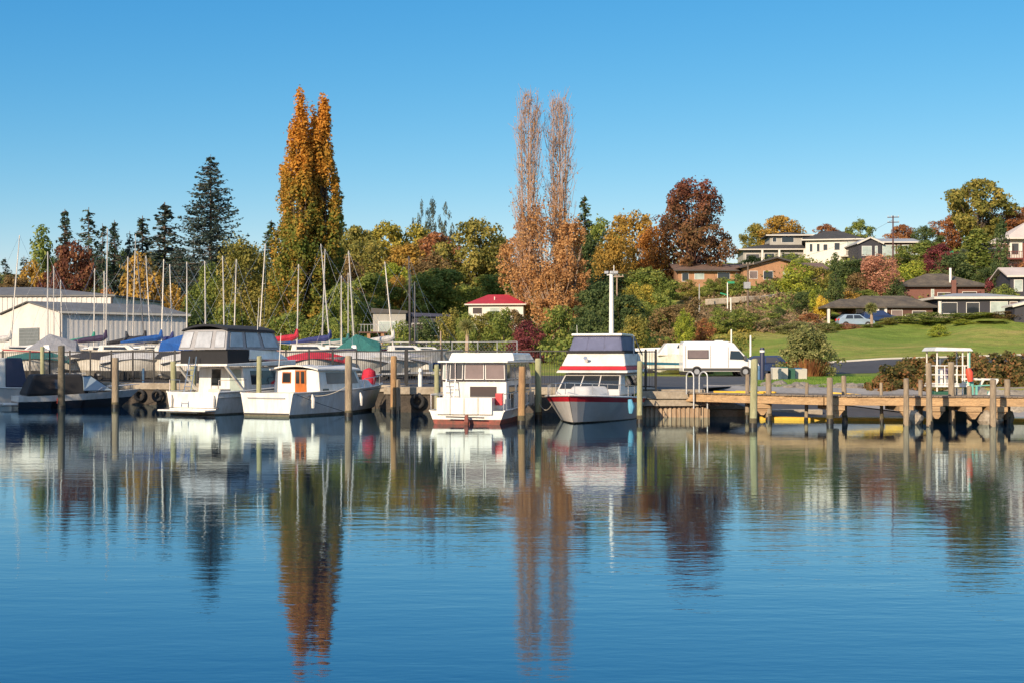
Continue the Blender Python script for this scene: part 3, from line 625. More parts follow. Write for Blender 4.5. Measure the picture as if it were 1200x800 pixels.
def deck_mesh(sheer, dz=0.0, i0=0, i1=None, inset=.0):
    mb = MB(); sh = sheer[i0:i1]
    for a, b in zip(sh, sh[1:]):
        mb.poly([(a[0], -max(a[1] - inset, .005), a[2] + dz), (b[0], -max(b[1] - inset, .005), b[2] + dz), (b[0], max(b[1] - inset, .005), b[2] + dz), (a[0], max(a[1] - inset, .005), a[2] + dz)])
    return mb
def gunwale(sheer, r=.035, i0=0, i1=None):
    mb = MB(); sh = sheer[i0:i1]
    for s in (1, -1): mb.tube([(a[0], a[1] * s, a[2]) for a in sh], r, 6)
    return mb
def rail_mesh(sheer, i0, h, r=.016, inset=.1, every=3):
    mb = MB(); sh = sheer[i0:]
    for s in (1, -1):
        pts = [(a[0], max(a[1] - inset, .02) * s, a[2] + h) for a in sh]; mb.tube([(sh[0][0] - .3, max(sh[0][1] - inset, .02) * s, sh[0][2])] + pts, r, 5)
        for a in sh[::every]: mb.tube([(a[0], max(a[1] - inset, .02) * s, a[2]), (a[0], max(a[1] - inset, .02) * s, a[2] + h)], r * .8, 5)
    return mb
def frus(x0, x1, y, z0, z1, fx0=0, fx1=0, fy=0, y1=None):
    """tapered block: x0 stern face, x1 bow face; fx0/fx1/fy insets at the top; returns its 8 corners"""
    yb = y if y1 is None else y1
    return [(x0, -y, z0), (x1, -yb, z0), (x1, yb, z0), (x0, y, z0), (x0 + fx0, -y + fy, z1), (x1 - fx1, -yb + fy, z1), (x1 - fx1, yb - fy, z1), (x0 + fx0, y - fy, z1)]
def stern_face(c): return [c[3], c[0], c[4], c[7]]      # seen from astern
def side_face(c, s): return [c[0], c[1], c[5], c[4]] if s < 0 else [c[2], c[3], c[7], c[6]]
def bow_face(c): return [c[1], c[2], c[6], c[5]]
def win(t, q, u0, u1, v0, v1, glass, frame=None, nm='window', fw=.04, off=.012):
    """one window: glass pane, or a frame part that carries a pane"""
    if frame:
        mb = MB(); mb.panel(q, u0, u1, v0, v1, off, .05); f = mb.build(nm, frame, t)
        lu = (Vector(q[1]) - Vector(q[0])).length; lv = (Vector(q[3]) - Vector(q[0])).length
        mb = MB(); mb.panel(q, u0 + fw / lu, u1 - fw / lu, v0 + fw / lv, v1 - fw / lv, off + .008, .03); mb.build('pane', glass, f); return f
    mb = MB(); mb.panel(q, u0, u1, v0, v1, off, .03); return mb.build(nm, glass, t)

# --- launch with the orange door
t = thing('cabin_launch', 'white and grey cabin launch with an orange wooden door and red bow cover', 'boat', (-10.67, 59.35, 0), heading(math.sin(R(27)), math.cos(R(27))), 'boats moored at the quay')
hb, sh = hull_mesh(9.3, 2.95, 1.02, 1.30, [(.18, 1), (.94, 0), (1.0, 0)], rake=.9, fine=2.2, tw=.95)
hb.build('hull', [WHITE, SCUM], t, smooth=True); deck_mesh(sh, -.04).build('deck', OLDWHITE, t); gunwale(sh, .04).build('gunwale', OLDWHITE, t, smooth=True)
c = frus(2.2, 6.1, 1.27, .95, 2.02, 0, .7, .10, 1.12); mb = MB(); mb.hexa(c); mb.build('cabin', WHITE, t, bevel=.05)
mb = MB(); xs = [1.95, 3, 4.2, 5.7]
for i in range(10):                                                            # cambered roof
    a0, a1 = -1 + .2 * i, -1 + .2 * (i + 1); zz = lambda a: 2.05 + .17 * (1 - a * a)
    mb.hexa([(1.95, a0 * 1.32, zz(a0) - .06), (5.75, a0 * 1.08, zz(a0) - .10), (5.75, a1 * 1.08, zz(a1) - .10), (1.95, a1 * 1.32, zz(a1) - .06), (1.95, a0 * 1.32, zz(a0)), (5.75, a0 * 1.08, zz(a0) - .03), (5.75, a1 * 1.08, zz(a1) - .03), (1.95, a1 * 1.32, zz(a1))])
mb.build('cabin_roof', OLDWHITE, t, merge=True)
q = stern_face(c)
mb = MB(); mb.panel(q, .47, .72, .0, .98, .03, .06); d = mb.build('door', DOORWOOD, t, bevel=.008)
for u in (.495, .61):
    mb = MB(); mb.panel(q, u, u + .075, .42, .92, .042, .03); mb.build('door_pane', GLASS, d)
win(t, q, .17, .38, .42, .90, GLASS, DOORWOOD, fw=.05)
for s in (1, -1):
    q = side_face(c, s); a = (.18, .92) if s < 0 else (.08, .82); win(t, q, a[0], a[1], .40, .88, BROWNGLASS, None, 'side_window'); 
    win(t, q, *((.07, .2) if s < 0 else (.8, .93)), .06, .2, GLASS, None, 'vent')
win(t, bow_face(c), .08, .92, .35, .9, GLASS, None, 'windscreen')
c2 = frus(6.0, 8.1, 1.0, 1.0, 1.5, 0, .5, .15, .45); MB().hexa(c2).build('fore_cabin', OLDWHITE, t, bevel=.04)
MB().box(-.06, .0, -1.0, 1.0, .78, .83).build('boarding_rail', GALV, t)
mb = MB(); mb.tube([(0, -1.2, .12), (-.03, 1.2, .12)], .03, 6); mb.build('rubbing_strip', PLASTIC, t)
mb = MB(); mb.tube([(8.2, .05, 1.25), (8.2, .05, 1.6), (8.25, .05, 1.92), (8.3, .05, 2.0)], [.30, .36, .30, .12], 10); o = mb.build('bow_cover', CV['red'], t, smooth=True)
rail_mesh(sh, 13, .42).build('bow_rail', STEEL, t)
mb = MB(); mb.tube([(.2, -1.48, .95), (1.8, -1.62, .5), (3.6, -1.6, .12)], .012, 5); mb.build('hull_line', RUBBER, t)
for x in (1.2, 5.0):
    mb = MB(); mb.tube([(x, -1.56, .95), (x, -1.60, .75), (x, -1.60, .35)], [.03, .09, .07], 8); mb.build('fender', OLDWHITE, t, smooth=True)
mb = MB(); mb.tube([(2.3, -1.1, 2.16), (4.9, -1.0, 2.22)], .018, 5); mb.tube([(2.3, 1.1, 2.16), (4.9, 1.0, 2.22)], .018, 5); mb.build('roof_rail', STEEL, t)
mb = MB(); mb.tube([(1.0, -1.50, .86), (8.0, -1.2, 1.14)], .022, 5); mb.tube([(1.0, 1.50, .86), (8.0, 1.2, 1.14)], .022, 5); mb.build('rub_rail', PLASTIC, t)
for y in (-1.25, 1.25): mb = MB(); mb.bar((.15, y, 1.04), (.45, y, 1.04), .05); mb.build('cleat', STEEL, t)
mb = MB(); mb.tube([(.35, -.4, 2.1), (.5, -.4, 3.6)], [.02, .01], 5); mb.build('antenna', WHITE, t)

# --- flybridge cruiser with grey canopy
t = thing('flybridge_cruiser', 'white flybridge cruiser with a grey clear-panelled canopy under a black top and a stern ladder', 'boat', (-14.35, 61.3, 0), heading(math.sin(R(29)), math.cos(R(29))), 'boats moored at the quay')
hb, sh = hull_mesh(9.4, 3.25, 1.02, 1.55, [(.16, 1), (.94, 0), (1.0, 0)], rake=1.2, fine=2.2, tw=.94)
hb.build('hull', [WHITE, SCUM], t, smooth=True); deck_mesh(sh, -.25).build('deck', OLDWHITE, t); gunwale(sh, .05).build('gunwale', WHITE, t, smooth=True)
MB().box(-.75, -.01, -1.4, 1.4, .16, .24).build('swim_platform', WHITE, t, bevel=.03)
mb = MB(); mb.tube([(-.7, -.9, .12), (-.7, .9, .12)], .02, 5); mb.build('platform_tube', STEEL, t)
mb = MB(); mb.panel([(0, 1.5, .25), (0, -1.5, .25), (0, -1.5, 1), (0, 1.5, 1)], .15, .42, .08, .9, .012, .02); mb.build('transom_door', OLDWHITE, t)
c = frus(1.9, 7.2, 1.42, .75, 2.12, 0, 1.1, .12, 1.2); MB().hexa(c).build('saloon', WHITE, t, bevel=.05)
q = stern_face(c); win(t, q, .30, .50, .38, .93, GLASS, None, 'saloon_window'); win(t, q, .70, .95, .1, .93, PALEGLASS, None, 'saloon_door')
for s in (1, -1): win(t, side_face(c, s), .12, .62, .42, .88, GLASS, None, 'side_window', off=.015)
win(t, bow_face(c), .06, .94, .35, .9, GLASS, None, 'windscreen')
c = [(.55, -1.52, 2.16), (5.6, -1.45, 2.2), (5.6, 1.45, 2.2), (.55, 1.52, 2.16), (.55, -1.52, 2.27), (5.6, -1.45, 2.45), (5.6, 1.45, 2.45), (.55, 1.52, 2.27)]
MB().hexa(c).build('flybridge_deck', WHITE, t, bevel=.03)
c = frus(2.2, 5.4, 1.45, 2.46, 2.92, .1, .9, .05, 1.2); MB().hexa(c).build('flybridge_coaming', WHITE, t, bevel=.05)
c = frus(.75, 2.25, 1.40, 2.28, 2.88, 0, .0, .02, 1.4); MB().hexa(c).build('flybridge_skirt', BLACK, t)  # black block put in for the shade beneath the canopy
c = frus(.6, 4.75, 1.42, 2.90, 3.80, .28, .5, .14, 1.3); cn = MB().hexa(c).build('canopy', GREYCANVAS, t, bevel=.05)
q = stern_face(c)
for u0, u1 in ((.03, .25), (.34, .68), (.76, .97)): win(cn, q, u0, u1, .10, .90, CLEARPVC, BLACK, 'canopy_window', fw=.015)
for s in (1, -1):
    q = side_face(c, s)
    for u0, u1 in ((.06, .30), (.36, .62), (.68, .94)): win(cn, q, u0, u1, .12, .88, CLEARPVC, BLACK, 'canopy_window', fw=.015)
mb = MB()
for i in range(8):
    a0, a1 = -1 + .25 * i, -.75 + .25 * i; zz = lambda a: 3.84 + .22 * (1 - a * a)
    mb.hexa([(.75, a0 * 1.36, zz(a0) - .10), (4.4, a0 * 1.25, zz(a0) - .16), (4.4, a1 * 1.25, zz(a1) - .16), (.75, a1 * 1.36, zz(a1) - .10), (.85, a0 * 1.33, zz(a0)), (4.3, a0 * 1.2, zz(a0) - .04), (4.3, a1 * 1.2, zz(a1) - .04), (.85, a1 * 1.33, zz(a1))])
mb.build('canopy_top', BLACK, t, merge=True)
mb = MB()
for y in (.62, .22): mb.tube([(-.05, y, .35), (.45, y, 2.25), (.5, y, 2.6)], .022, 6)
for k in range(8): mb.tube([(-.02 + .055 * k, .62, .5 + .25 * k), (-.02 + .055 * k, .22, .5 + .25 * k)], .02, 5)
mb.build('ladder', STEEL, t)
for s in (1, -1): MB().bar((.6, 1.4 * s, 2.2), (1.9, 1.42 * s, 1.0), .12, .10).build('side_strut', WHITE, t)
rail_mesh(sh, 9, .5, every=2).build('bow_rail', STEEL, t)
mb = MB(); mb.tube([(.05, 1.66, .95), (9.0, .3, 1.4)], .02, 4); mb.tube([(.02, -1.5, .30), (.02, 1.5, .30)], .025, 5); mb.build('rub_rail', PLASTIC, t)
mb = MB(); mb.tube([(.1, 1.45, .95), (.1, 1.45, 1.55), (.1, .85, 1.55), (.1, .85, .95)], .018, 5); mb.tube([(.1, -1.45, .95), (.1, -1.45, 1.55), (1.9, -1.5, 1.55)], .018, 5); mb.build('cockpit_rail', STEEL, t)
for y in (-1.3, 1.2): mb = MB(); mb.tube([(-.08, y, .9), (-.1, y, .7), (-.1, y, .35)], [.03, .09, .07], 8); mb.build('fender', OLDWHITE, t, smooth=True)
MB().box(.35, 1.1, -1.3, -.6, .8, 1.15).build('cockpit_seat', CREAM, t, bevel=.04)
mb = MB(); mb.tube([(3, -1.2, 2.9), (3.1, -1.25, 5.3)], [.02, .008], 5); mb.build('antenna', WHITE, t)

# --- houseboat
t = thing('houseboat', 'boxy white houseboat with tinted upper windows, red waterline and a folding ladder', 'boat', (-1.73, 52.15, 0), heading(math.sin(R(11)), math.cos(R(11))), 'boats moored at the quay')
hb, sh = hull_mesh(8.6, 2.98, .52, .80, [(.50, 1), (.97, 0), (1.0, 0)], rake=.5, fine=3.2, tw=.98, chine_z=-.15)
hb.build('hull', [WHITE, ANTIFOUL], t, smooth=True); deck_mesh(sh, -.03).build('deck', OLDWHITE, t); gunwale(sh, .035).build('gunwale', OLDWHITE, t, smooth=True)
mb = MB()
for k in range(4): mb.box(-.10, .75, 1.17 - (k + 1) * .545 + .006, 1.17 - k * .545 - .006, .38, 1.02)
mb.build('stern_locker', WHITE, t, bevel=.02)
mb = MB(); mb.tube([(-.3, .75, .30), (-.3, -.75, .27)], .03, 6); mb.build('tow_bar', PLASTIC, t)
mb = MB(); mb.tube([(-.25, -.05, .35), (-.38, -.08, .1), (-.3, -.05, -.3)], [.07, .1, .06], 6); mb.build('outdrive', ANTIFOUL, t)
c = frus(1.35, 7.6, 1.28, .50, 1.66, 0, .5, .0, 1.2); MB().hexa(c).build('cabin', WHITE, t, bevel=.03)
q = stern_face(c); win(t, q, .42, .86, .42, .82, GLASS, FRAME, 'rear_window', fw=.03)
MB().box(.45, .8, -1.30, -1.02, .72, 1.18).build('red_locker', RED, t, bevel=.02)
for s in (1, -1):
    for k in range(3): win(t, side_face(c, s), .08 + .3 * k, .30 + .3 * k, .35, .85, GLASS, FRAME, 'side_window', fw=.03)
c = frus(1.2, 7.0, 1.30, 1.665, 2.34, .04, .45, .03, 1.25); up = MB().hexa(c).build('upper_enclosure', TINT, t)
q = stern_face(c)
for u0, u1, g in ((.02, .10, PALEGLASS), (.13, .33, TINT), (.36, .66, BROWNGLASS), (.68, .98, BROWNGLASS)): win(up, q, u0, u1, .04, .96, g, FRAME, 'window', fw=.025)
for s in (1, -1):
    for k in range(6): win(up, side_face(c, s), .02 + .16 * k, .16 + .16 * k, .05, .95, TINT, FRAME, 'window', fw=.03)
MB().box(1.0, 7.1, -1.40, 1.40, 2.345, 2.42).build('lower_roof', WHITE, t, bevel=.02)
c = frus(2.6, 7.6, 1.36, 2.425, 2.74, .15, .7, .10, 1.3); MB().hexa(c).build('roof_pod', WHITE, t, bevel=.05)
mb = MB()
for y in (1.08, .72): mb.tube([(.75, y, .55), (1.15, y, 1.7), (1.15, y, 2.4)], .022, 6)
for k in range(6): mb.tube([(.78 + .09 * k, 1.08, .7 + .24 * k), (.78 + .09 * k, .72, .7 + .24 * k)], .018, 5)
mb.build('ladder', STEEL, t)
mb = MB()
for s in (1, -1):
    pts = [(.05, 1.42 * s, .52), (.05, 1.42 * s, 1.15), (7.6, 1.36 * s, 1.2)]; mb.tube(pts, .018, 5)
    for x in np.arange(.7, 7.4, .75): mb.tube([(x, 1.42 * s, .5), (x, 1.42 * s, 1.17)], .014, 5)
mb.tube([(.05, 1.42, 1.12), (.05, .9, 1.12)], .018, 5)
mb.build('side_rail', STEEL, t)
for s in (1, -1):
    for k in range(3): MB().box(2.2 + 1.6 * k, 3.2 + 1.6 * k, (1.44 if s > 0 else -1.46), (1.46 if s > 0 else -1.44), .62, 1.12).build('rail_cloth', OLDWHITE, t)

# --- red striped sports cruiser, bow towards the lake
hd = Vector((-math.sin(R(15)), -math.cos(R(15)), 0)); bow = Vector((2.15, 51.9, 0)); Lb = 10.0
t = thing('sports_cruiser', 'white flybridge cruiser with red stripes, navy canopy windows and its bow facing out', 'boat', bow - hd * Lb + Vector((0, 0, 0)), heading(hd.x, hd.y), 'boats moored at the quay')
hb, sh = hull_mesh(Lb, 3.7, .95, 1.30, [(.13, 2), (.80, 0), (.985, 1), (1.0, 0)], rake=1.0, fine=3.0, tw=.90, flare=.80)
hb.build('hull', [GREYHULL, RED, SCUM], t, smooth=True); deck_mesh(sh, .005).build('deck', OLDWHITE, t); gunwale(sh, .045).build('gunwale', WHITE, t, smooth=True)
c = frus(4.0, 9.0, 1.45, 1.1, 1.62, 0, 1.3, .25, .55); MB().hexa(c).build('coach_roof', OLDWHITE, t, bevel=.1)
c = frus(1.8, 6.6, 1.52, 1.2, 2.22, .2, 1.25, .18, 1.35); MB().hexa(c).build('saloon', GREYHULL, t, bevel=.05)
q = bow_face(c)
for u0, u1 in ((.03, .34), (.36, .64), (.66, .97)): win(t, q, u0, u1, .28, .88, GLASS, None, 'windscreen')
for s in (1, -1): win(t, side_face(c, s), .2, .92, .35, .88, GLASS, None, 'side_window', off=.015)
c = [(1.0, -1.55, 2.24), (5.7, -1.50, 2.24), (5.7, 1.50, 2.24), (1.0, 1.55, 2.24), (1.0, -1.55, 2.38), (5.55, -1.47, 2.36), (5.55, 1.47, 2.36), (1.0, 1.55, 2.38)]
MB().hexa(c).build('flybridge_deck', OLDWHITE, t, bevel=.03)
c = frus(1.4, 5.5, 1.47, 2.385, 2.55, 0, .12, .05, 1.42); MB().hexa(c).build('flybridge_stripe', RED, t, bevel=.01)
c = frus(1.4, 5.37, 1.40, 2.555, 3.18, 0, .55, .16, 1.36); MB().hexa(c).build('flybridge_coaming', OLDWHITE, t, bevel=.06)
MB().box(1.6, 4.9, -1.22, 1.22, 3.18, 3.27).build('canopy_base', BLACK, t)
c = frus(2.0, 4.85, 1.20, 3.275, 4.0, .1, .35, .14, 1.14); cn = MB().hexa(c).build('canopy', NAVYCANVAS, t, bevel=.05)
q = bow_face(c)
for u0, u1 in ((.04, .32), (.35, .65), (.68, .96)): win(cn, q, u0, u1, .08, .92, mat('navy_tinted_plastic', (.13, .14, .22), .25, .1, 2), None, 'canopy_window')
MB().box(1.9, 4.65, -1.08, 1.08, 4.0, 4.12).build('hardtop', WHITE, t, bevel=.04)
mb = MB()
for s in (1, -1): mb.tube([(1.2, 1.35 * s, 3.1), (2.0, 1.1 * s, 4.05)], .035, 6); mb.tube([(3.4, 1.35 * s, 3.1), (2.0, 1.1 * s, 4.05)], .025, 6)
mb.build('canopy_frame', ALU, t)
rail_mesh(sh, 9, .55, r=.018, every=2).build('bow_rail', STEEL, t)
mb = MB(); mb.tube([(8.2, -.25, 1.3), (8.0, .35, 1.38)], .05, 6); mb.build('deck_winch', PLASTIC, t)
mb = MB(); mb.tube([(5.1, -.3, 2.75), (5.5, -.3, 2.95)], .09, 8); mb.build('searchlight', STEEL, t)
mb = MB(); mb.tube([(2.2, -1.3, 3.0), (2.1, -1.4, 4.6)], [.02, .008], 5); mb.build('antenna', WHITE, t)
mb = MB(); mb.tube([(7.2, 1.86, 1.05), (7.2, 1.92, .7), (7.2, 1.9, .4)], [.08, .14, .08], 8); o = mb.build('fender', mat('pale_blue_fender', (.12, .38, .55), .5), t, smooth=True)
def rope(a, b, sag, label, r=.014):
    a, b = Vector(a), Vector(b); mid = (a + b) / 2; pts = []
    for k in range(11):
        u = k / 10; p = a.lerp(b, u); p.z -= sag * 4 * u * (1 - u); pts.append(p - mid)
    mb = MB(); mb.tube(pts, r, 5); tag(mb.build('mooring_rope', mat('pale_rope', (.5, .47, .40), .9), loc=mid), label, 'rope', 'mooring ropes')
t.scale = (1, 1, .86)
rope((1.75, 54.2, 1.12), (1.1, 56.5, .75), .5, 'pale rope drooping from the red striped bow to the pale wet-footed pile')
rope((5.15, 56.6, .98), (4.95, 53.1, 1.5), .1, 'pale rope from the red striped cruiser up to the tall pale pile')
rope((-7.2, 59.3, 1.3), (-9.3, 60.1, 1.0), .25, 'pale rope between the orange doored launch and its tall pale pile')

# --- black canopied speedboat
t = thing('speedboat', 'white over black speedboat with a black canopy and raked windscreen', 'boat', (-25.2, 69.2, 0), heading(math.sin(R(60)), math.cos(R(60))), 'boats moored at the quay')
hb, sh = hull_mesh(6.3, 2.35, .62, .92, [(.10, 0), (.62, 1), (.68, 0), (1.0, 0)], rake=1.1, fine=2.3, tw=.92)
hb.build('hull', [WHITE, BLACKHULL], t, smooth=True); deck_mesh(sh, .0).build('deck', WHITE, t); MB().box(-.7, 0, -.95, .95, .18, .27).build('swim_platform', WHITE, t, bevel=.04)
c = frus(.35, 3.5, 1.10, .66, 1.72, .45, .35, .22, 1.0); MB().hexa(c).build('canopy', BLACK, t, bevel=.14)
for s in (1, -1): win(t, side_face(c, s), *((.34, .55) if s < 0 else (.45, .66)), .3, .75, TINT, None, 'canopy_window', off=.014)
c = frus(3.2, 4.75, 1.02, .86, 1.62, .0, 1.1, .22, .75); MB().hexa(c).build('windscreen', mat('pale_screen', (.30, .38, .44), .1, .05, spec=.8), t, bevel=.02)
mb = MB()
for s in (1, -1): mb.tube([c[0 if s < 0 else 3], c[1 if s < 0 else 2], c[5 if s < 0 else 6], c[4 if s < 0 else 7]], .03, 6)
mb.tube([c[1], c[2]], .025, 5); mb.build('screen_frame', BLACKMETAL, t)
mb = MB(); mb.tube([(1.9, -1.2, .5), (1.9, -1.25, .25)], [.08, .1], 8); mb.build('fender', ORANGERED, t)
rail_mesh(sh, 14, .25, every=3).build('bow_rail', STEEL, t)
# --- shaded white cruiser at the edge
t = thing('cabin_cruiser', 'white cabin cruiser with grey screens, partly cut off beside the speedboat', 'boat', (-25.5, 73.6, 0), heading(-.93, -.36), 'boats moored at the quay')
hb, sh = hull_mesh(7.4, 2.6, .95, 1.3, [(.12, 1), (.9, 0), (1.0, 0)], rake=1.1, fine=2.3, tw=.93)
hb.build('hull', [GREYHULL, SCUM], t, smooth=True); deck_mesh(sh, .0).build('deck', WHITE, t); gunwale(sh, .04).build('gunwale', WHITE, t)
c = frus(.6, 1.7, 1.15, 1.0, 2.55, .3, .0, .15, 1.1); MB().hexa(c).build('canopy', NAVYPOST, t, bevel=.06)
c = frus(1.7, 4.6, 1.15, 1.0, 2.55, .0, 1.2, .2, .95); MB().hexa(c).build('cabin', OLDWHITE, t, bevel=.05)
for s in (1, -1):
    for k in range(2): win(t, side_face(c, s), .06 + .42 * k, .44 + .42 * k, .38, .92, CLEARPVC, FRAME, 'side_window', fw=.04)
win(t, bow_face(c), .05, .95, .3, .9, GLASS, None, 'windscreen')
c = frus(4.4, 6.6, .95, 1.1, 1.55, 0, .6, .15, .4); MB().hexa(c).build('fore_cabin', WHITE, t, bevel=.05)

# --- green work barge by the jetty
t = thing('work_barge', 'green work barge with a narrow white railed control stand, flat white roof and loading frame', 'barge', (17.6, 55.0, 0), 0)
mb = MB(); mb.box(-.9, 2.2, -.5, 2.2, -.4, .42); mb.build('hull', mat('dark_hull', (.02, .05, .06), .5, .1), t, bevel=.05)
mb = MB(); mb.tube([(.95, -.75, .55), (.95, -.35, .55)], .33, 14); mb.build('green_tank', GREENMETAL, t, smooth=True)
mb = MB(); mb.box(-.75, .1, -.48, .6, .42, 1.2); mb.build('engine_housing', mat('dark_green_paint', (.02, .10, .06), .6), t, bevel=.04)
mb = MB(); mb.box(.35, .62, -.48, .1, .42, 1.0); mb.build('blue_drum', BLUEPOST, t, bevel=.03)
MB().box(-.70, .72, -.45, 1.0, 1.38, 1.45).build('stand_floor', WHITE, t)
for x, y in ((-.6, -.4), (.42, -.4), (-.6, .95), (.62, .95), (.64, -.4)): mb = MB(); mb.tube([(x, y, .42), (x, y, 2.82)], .032, 6); mb.build('roof_post', WHITE, t)
mb = MB()
for z in (1.5, 1.86, 2.22):
    mb.tube([(-.66, -.42, z), (.62, -.42, z)], .022, 5); mb.tube([(-.66, .97, z), (.66, .97, z)], .022, 5); mb.tube([(-.66, -.42, z), (-.66, .97, z)], .022, 5)
for x in (-.66, -.6, -.3, -.06, .2, .5): mb.tube([(x, -.42, 1.42), (x, -.42, 2.22)], .022, 5)
mb.build('stand_rail', WHITE, t)
c = [(-.76, -.6, 2.80), (.80, -.6, 2.80), (.80, 1.2, 2.80), (-.76, 1.2, 2.80), (-.66, -.5, 2.96), (.72, -.5, 2.92), (.72, 1.1, 2.92), (-.66, 1.1, 2.96)]
MB().hexa(c).build('flat_roof', WHITE, t, bevel=.03)
MB().box(-.44, -.26, -.1, .2, 1.45, 2.1).build('control_column', WHITE, t, bevel=.03); MB().box(-.2, .02, -.1, .2, 1.45, 1.75).build('seat', OLDWHITE, t, bevel=.03); MB().box(-.25, .02, .0, .3, 1.75, 2.12).build('control_box', mat('violet_grey_panel', (.16, .12, .18), .7), t); mb = MB(); mb.tube([(-.36, 0, 2.1), (-.36, 0, 2.5)], .02, 5); mb.build('lever', STEEL, t)
mb = MB(); mb.tube([(.60, -.5, 2.12), (.66, -.5, 1.95), (.70, -.5, 1.6)], [.08, .15, .10], 9); mb.build('life_vest', ORANGERED, t, smooth=True)
mb = MB(); mb.tube([(.68, -.45, .9), (.68, -.45, 2.75)], .035, 6); mb.box(.6, .86, -.4, 0, .95, 1.6); mb.build('green_leg', TEAL, t)
mb = MB(); mb.bar((.9, -.4, 1.68), (1.82, -.4, 1.68), .06); mb.bar((1.82, -.4, 1.68), (1.40, -.4, .95), .09); mb.bar((.9, 1.2, 1.68), (1.82, 1.2, 1.68), .06); mb.bar((1.82, 1.2, 1.68), (1.42, 1.2, .95), .08); mb.bar((1.82, -.4, 1.68), (1.82, 1.2, 1.68), .06); mb.build('loading_frame', WHITE, t)
mb = MB(); mb.bar((.9, -.3, 1.42), (1.7, -.3, 1.46), .05); mb.bar((1.0, -.3, .5), (1.0, -.3, 1.42), .08); mb.bar((1.5, -.3, .4), (1.5, -.3, 1.2), .10); mb.bar((1.75, -.3, .4), (1.75, -.3, 1.1), .06); mb.build('green_frame', TEAL, t)

# ------------------------------------------------------------------ yachts on the hard
def yacht(px, D, ytop, lean, colr, label, L=6.6, ang=None, hullm=None, boom_h=1.1, cover_kind=1, mastm=ALU, dl=0):
    rr = random.Random(int(px * 7)); ang = rr.uniform(-.6, .6) + (math.pi if rr.random() < .5 else 0) if ang is None else ang
    z0 = QT + .03 if D < 112 else terr(pt(px, D).x, D) + .02
    ht = zof(ytop, D) - z0
    mx = .42 * L                                                          # mast position along the hull
    p = pt(px, D, z0); u = Vector((math.cos(ang), math.sin(ang), 0)); root = p - u * mx
    t = thing('keel_yacht', label, 'yacht', root, ang, 'yachts stored on the hard')
    hz = 1.15                                                             # the waterline stands this high on the trailer
    e = t
    hb, sh = hull_mesh(L, 2.3, .62, .85, [(.12, 1), (.86, 0), (.93, 2), (1.0, 0)], rake=.9, fine=2.0, tw=.72, n=12, chine_z=-.2, flare=.72)
    for mb_ in (hb,): mb_.v = [(x, y, z + hz) for x, y, z in mb_.v]
    sh = [(a, b, c + hz) for a, b, c in sh]
    stripe = rr.choice([CV['navy'], CV['red'], CV['teal'], PLASTIC]); hb.build('hull', [hullm or rr.choice([WHITE, OLDWHITE, CREAM]), rr.choice([CV['blue'], ANTIFOUL, CV['navy'], CV['black']]), stripe], t, smooth=True)
    deck_mesh(sh, -.02).build('deck', OLDWHITE, t)
    c = frus(L * .36, L * .74, .78, hz + .6, hz + 1.05, .1, .6, .14, .42); cb = MB().hexa(c).build('cabin', WHITE, t, bevel=.05)
    for s in (1, -1): win(cb, side_face(c, s), .15, .8, .35, .75, GLASS, None, 'window')
    mb = MB(); mb.extr([(L * .36, hz - .4), (L * .56, hz - .4), (L * .50, .42), (L * .38, .42)], -.07, .07); mb.build('keel', CV['black'], t)
    mb = MB(); mb.bar((-.2, .55, .35), (L * .95, .0, .35), .09); mb.bar((-.2, -.55, .35), (L * .95, -.0, .35), .09)
    for x in (L * .25, L * .6):
        mb.bar((x, -.8, .35), (x, .8, .35), .08)
        for s in (1, -1): mb.bar((x, .75 * s, .35), (x, .62 * s, hz + .05), .07)
    mb.build('cradle', GALV, t)
    for s in (1, -1):
        mb = MB(); mb.tube([(L * .32, .82 * s, .3), (L * .32, (.82 + .18) * s, .3)], .3, 12); mb.build('wheel', RUBBER, t)
    ls = lean * D / F; ux = Vector((math.cos(-ang), math.sin(-ang), 0))   # lean in world x
    top = Vector((mx, 0, ht)) + ux * ls
    mb = MB(); mb.tube([(mx, 0, hz + .8), tuple(top)], [.052, .032], 6); mast = mb.build('mast', mastm, t, smooth=True)
    mb = MB()
    f = .62; mpt = Vector((mx, 0, hz + .8)).lerp(top, f)
    for s in (1, -1):
        mb.tube([tuple(mpt), tuple(mpt + Vector((-.05, .42 * s, .02)))], .015, 4)
    mb.build('spreader', mastm, mast)
    mb = MB(); bw = Vector((L * .98, 0, hz + .9)); mb.tube([tuple(top), tuple(bw)], .007, 3); mb.tube([tuple(top), (.05, 0, hz + .7)], .007, 3)
    for s in (1, -1): mb.tube([tuple(top), tuple(mpt + Vector((-.05, .42 * s, 0))), (mx, 1.05 * s, hz + .7)], .006, 3)
    mb.build('rigging', STEEL, mast)
    bz = hz + 1.0
    mb = MB(); mb.tube([(mx - .05, 0, bz + .35), (.15, 0, bz + .1)], .045, 6); mb.build('boom', mastm, t)
    if colr:
        m_ = CV[colr]; mb = MB()
        if cover_kind == 1:                                              # sail cover: high at the mast, thinning aft
            mb.tube([(mx + .02, 0, bz + 1.05), (mx - .03, 0, bz + .62), (mx - .30, 0, bz + .50), (mx * .5, 0, bz + .38), (.2, 0, bz + .2)], [.06, .17, .22, .17, .07], 8)
            mb.build('sail_cover', m_, t, smooth=True)
        else:                                                             # boat tent over the boom
            for s in (1, -1): pass
            mb.extr([(.2, hz + .62), (mx + 1.2, hz + .75), (mx + .5, bz + .30), (mx - .1, bz + .75), (.3, bz + .25)], -.5, .5)
            vv = []
            for (x, y, z) in mb.v: k = max(0, min(1, (z - hz - .62) / .6)); vv.append((x, y * (1 - k * .9) * 1.7, z))
            mb.v = vv; mb.build('boat_tent', m_, t)
    return t
Y = yacht
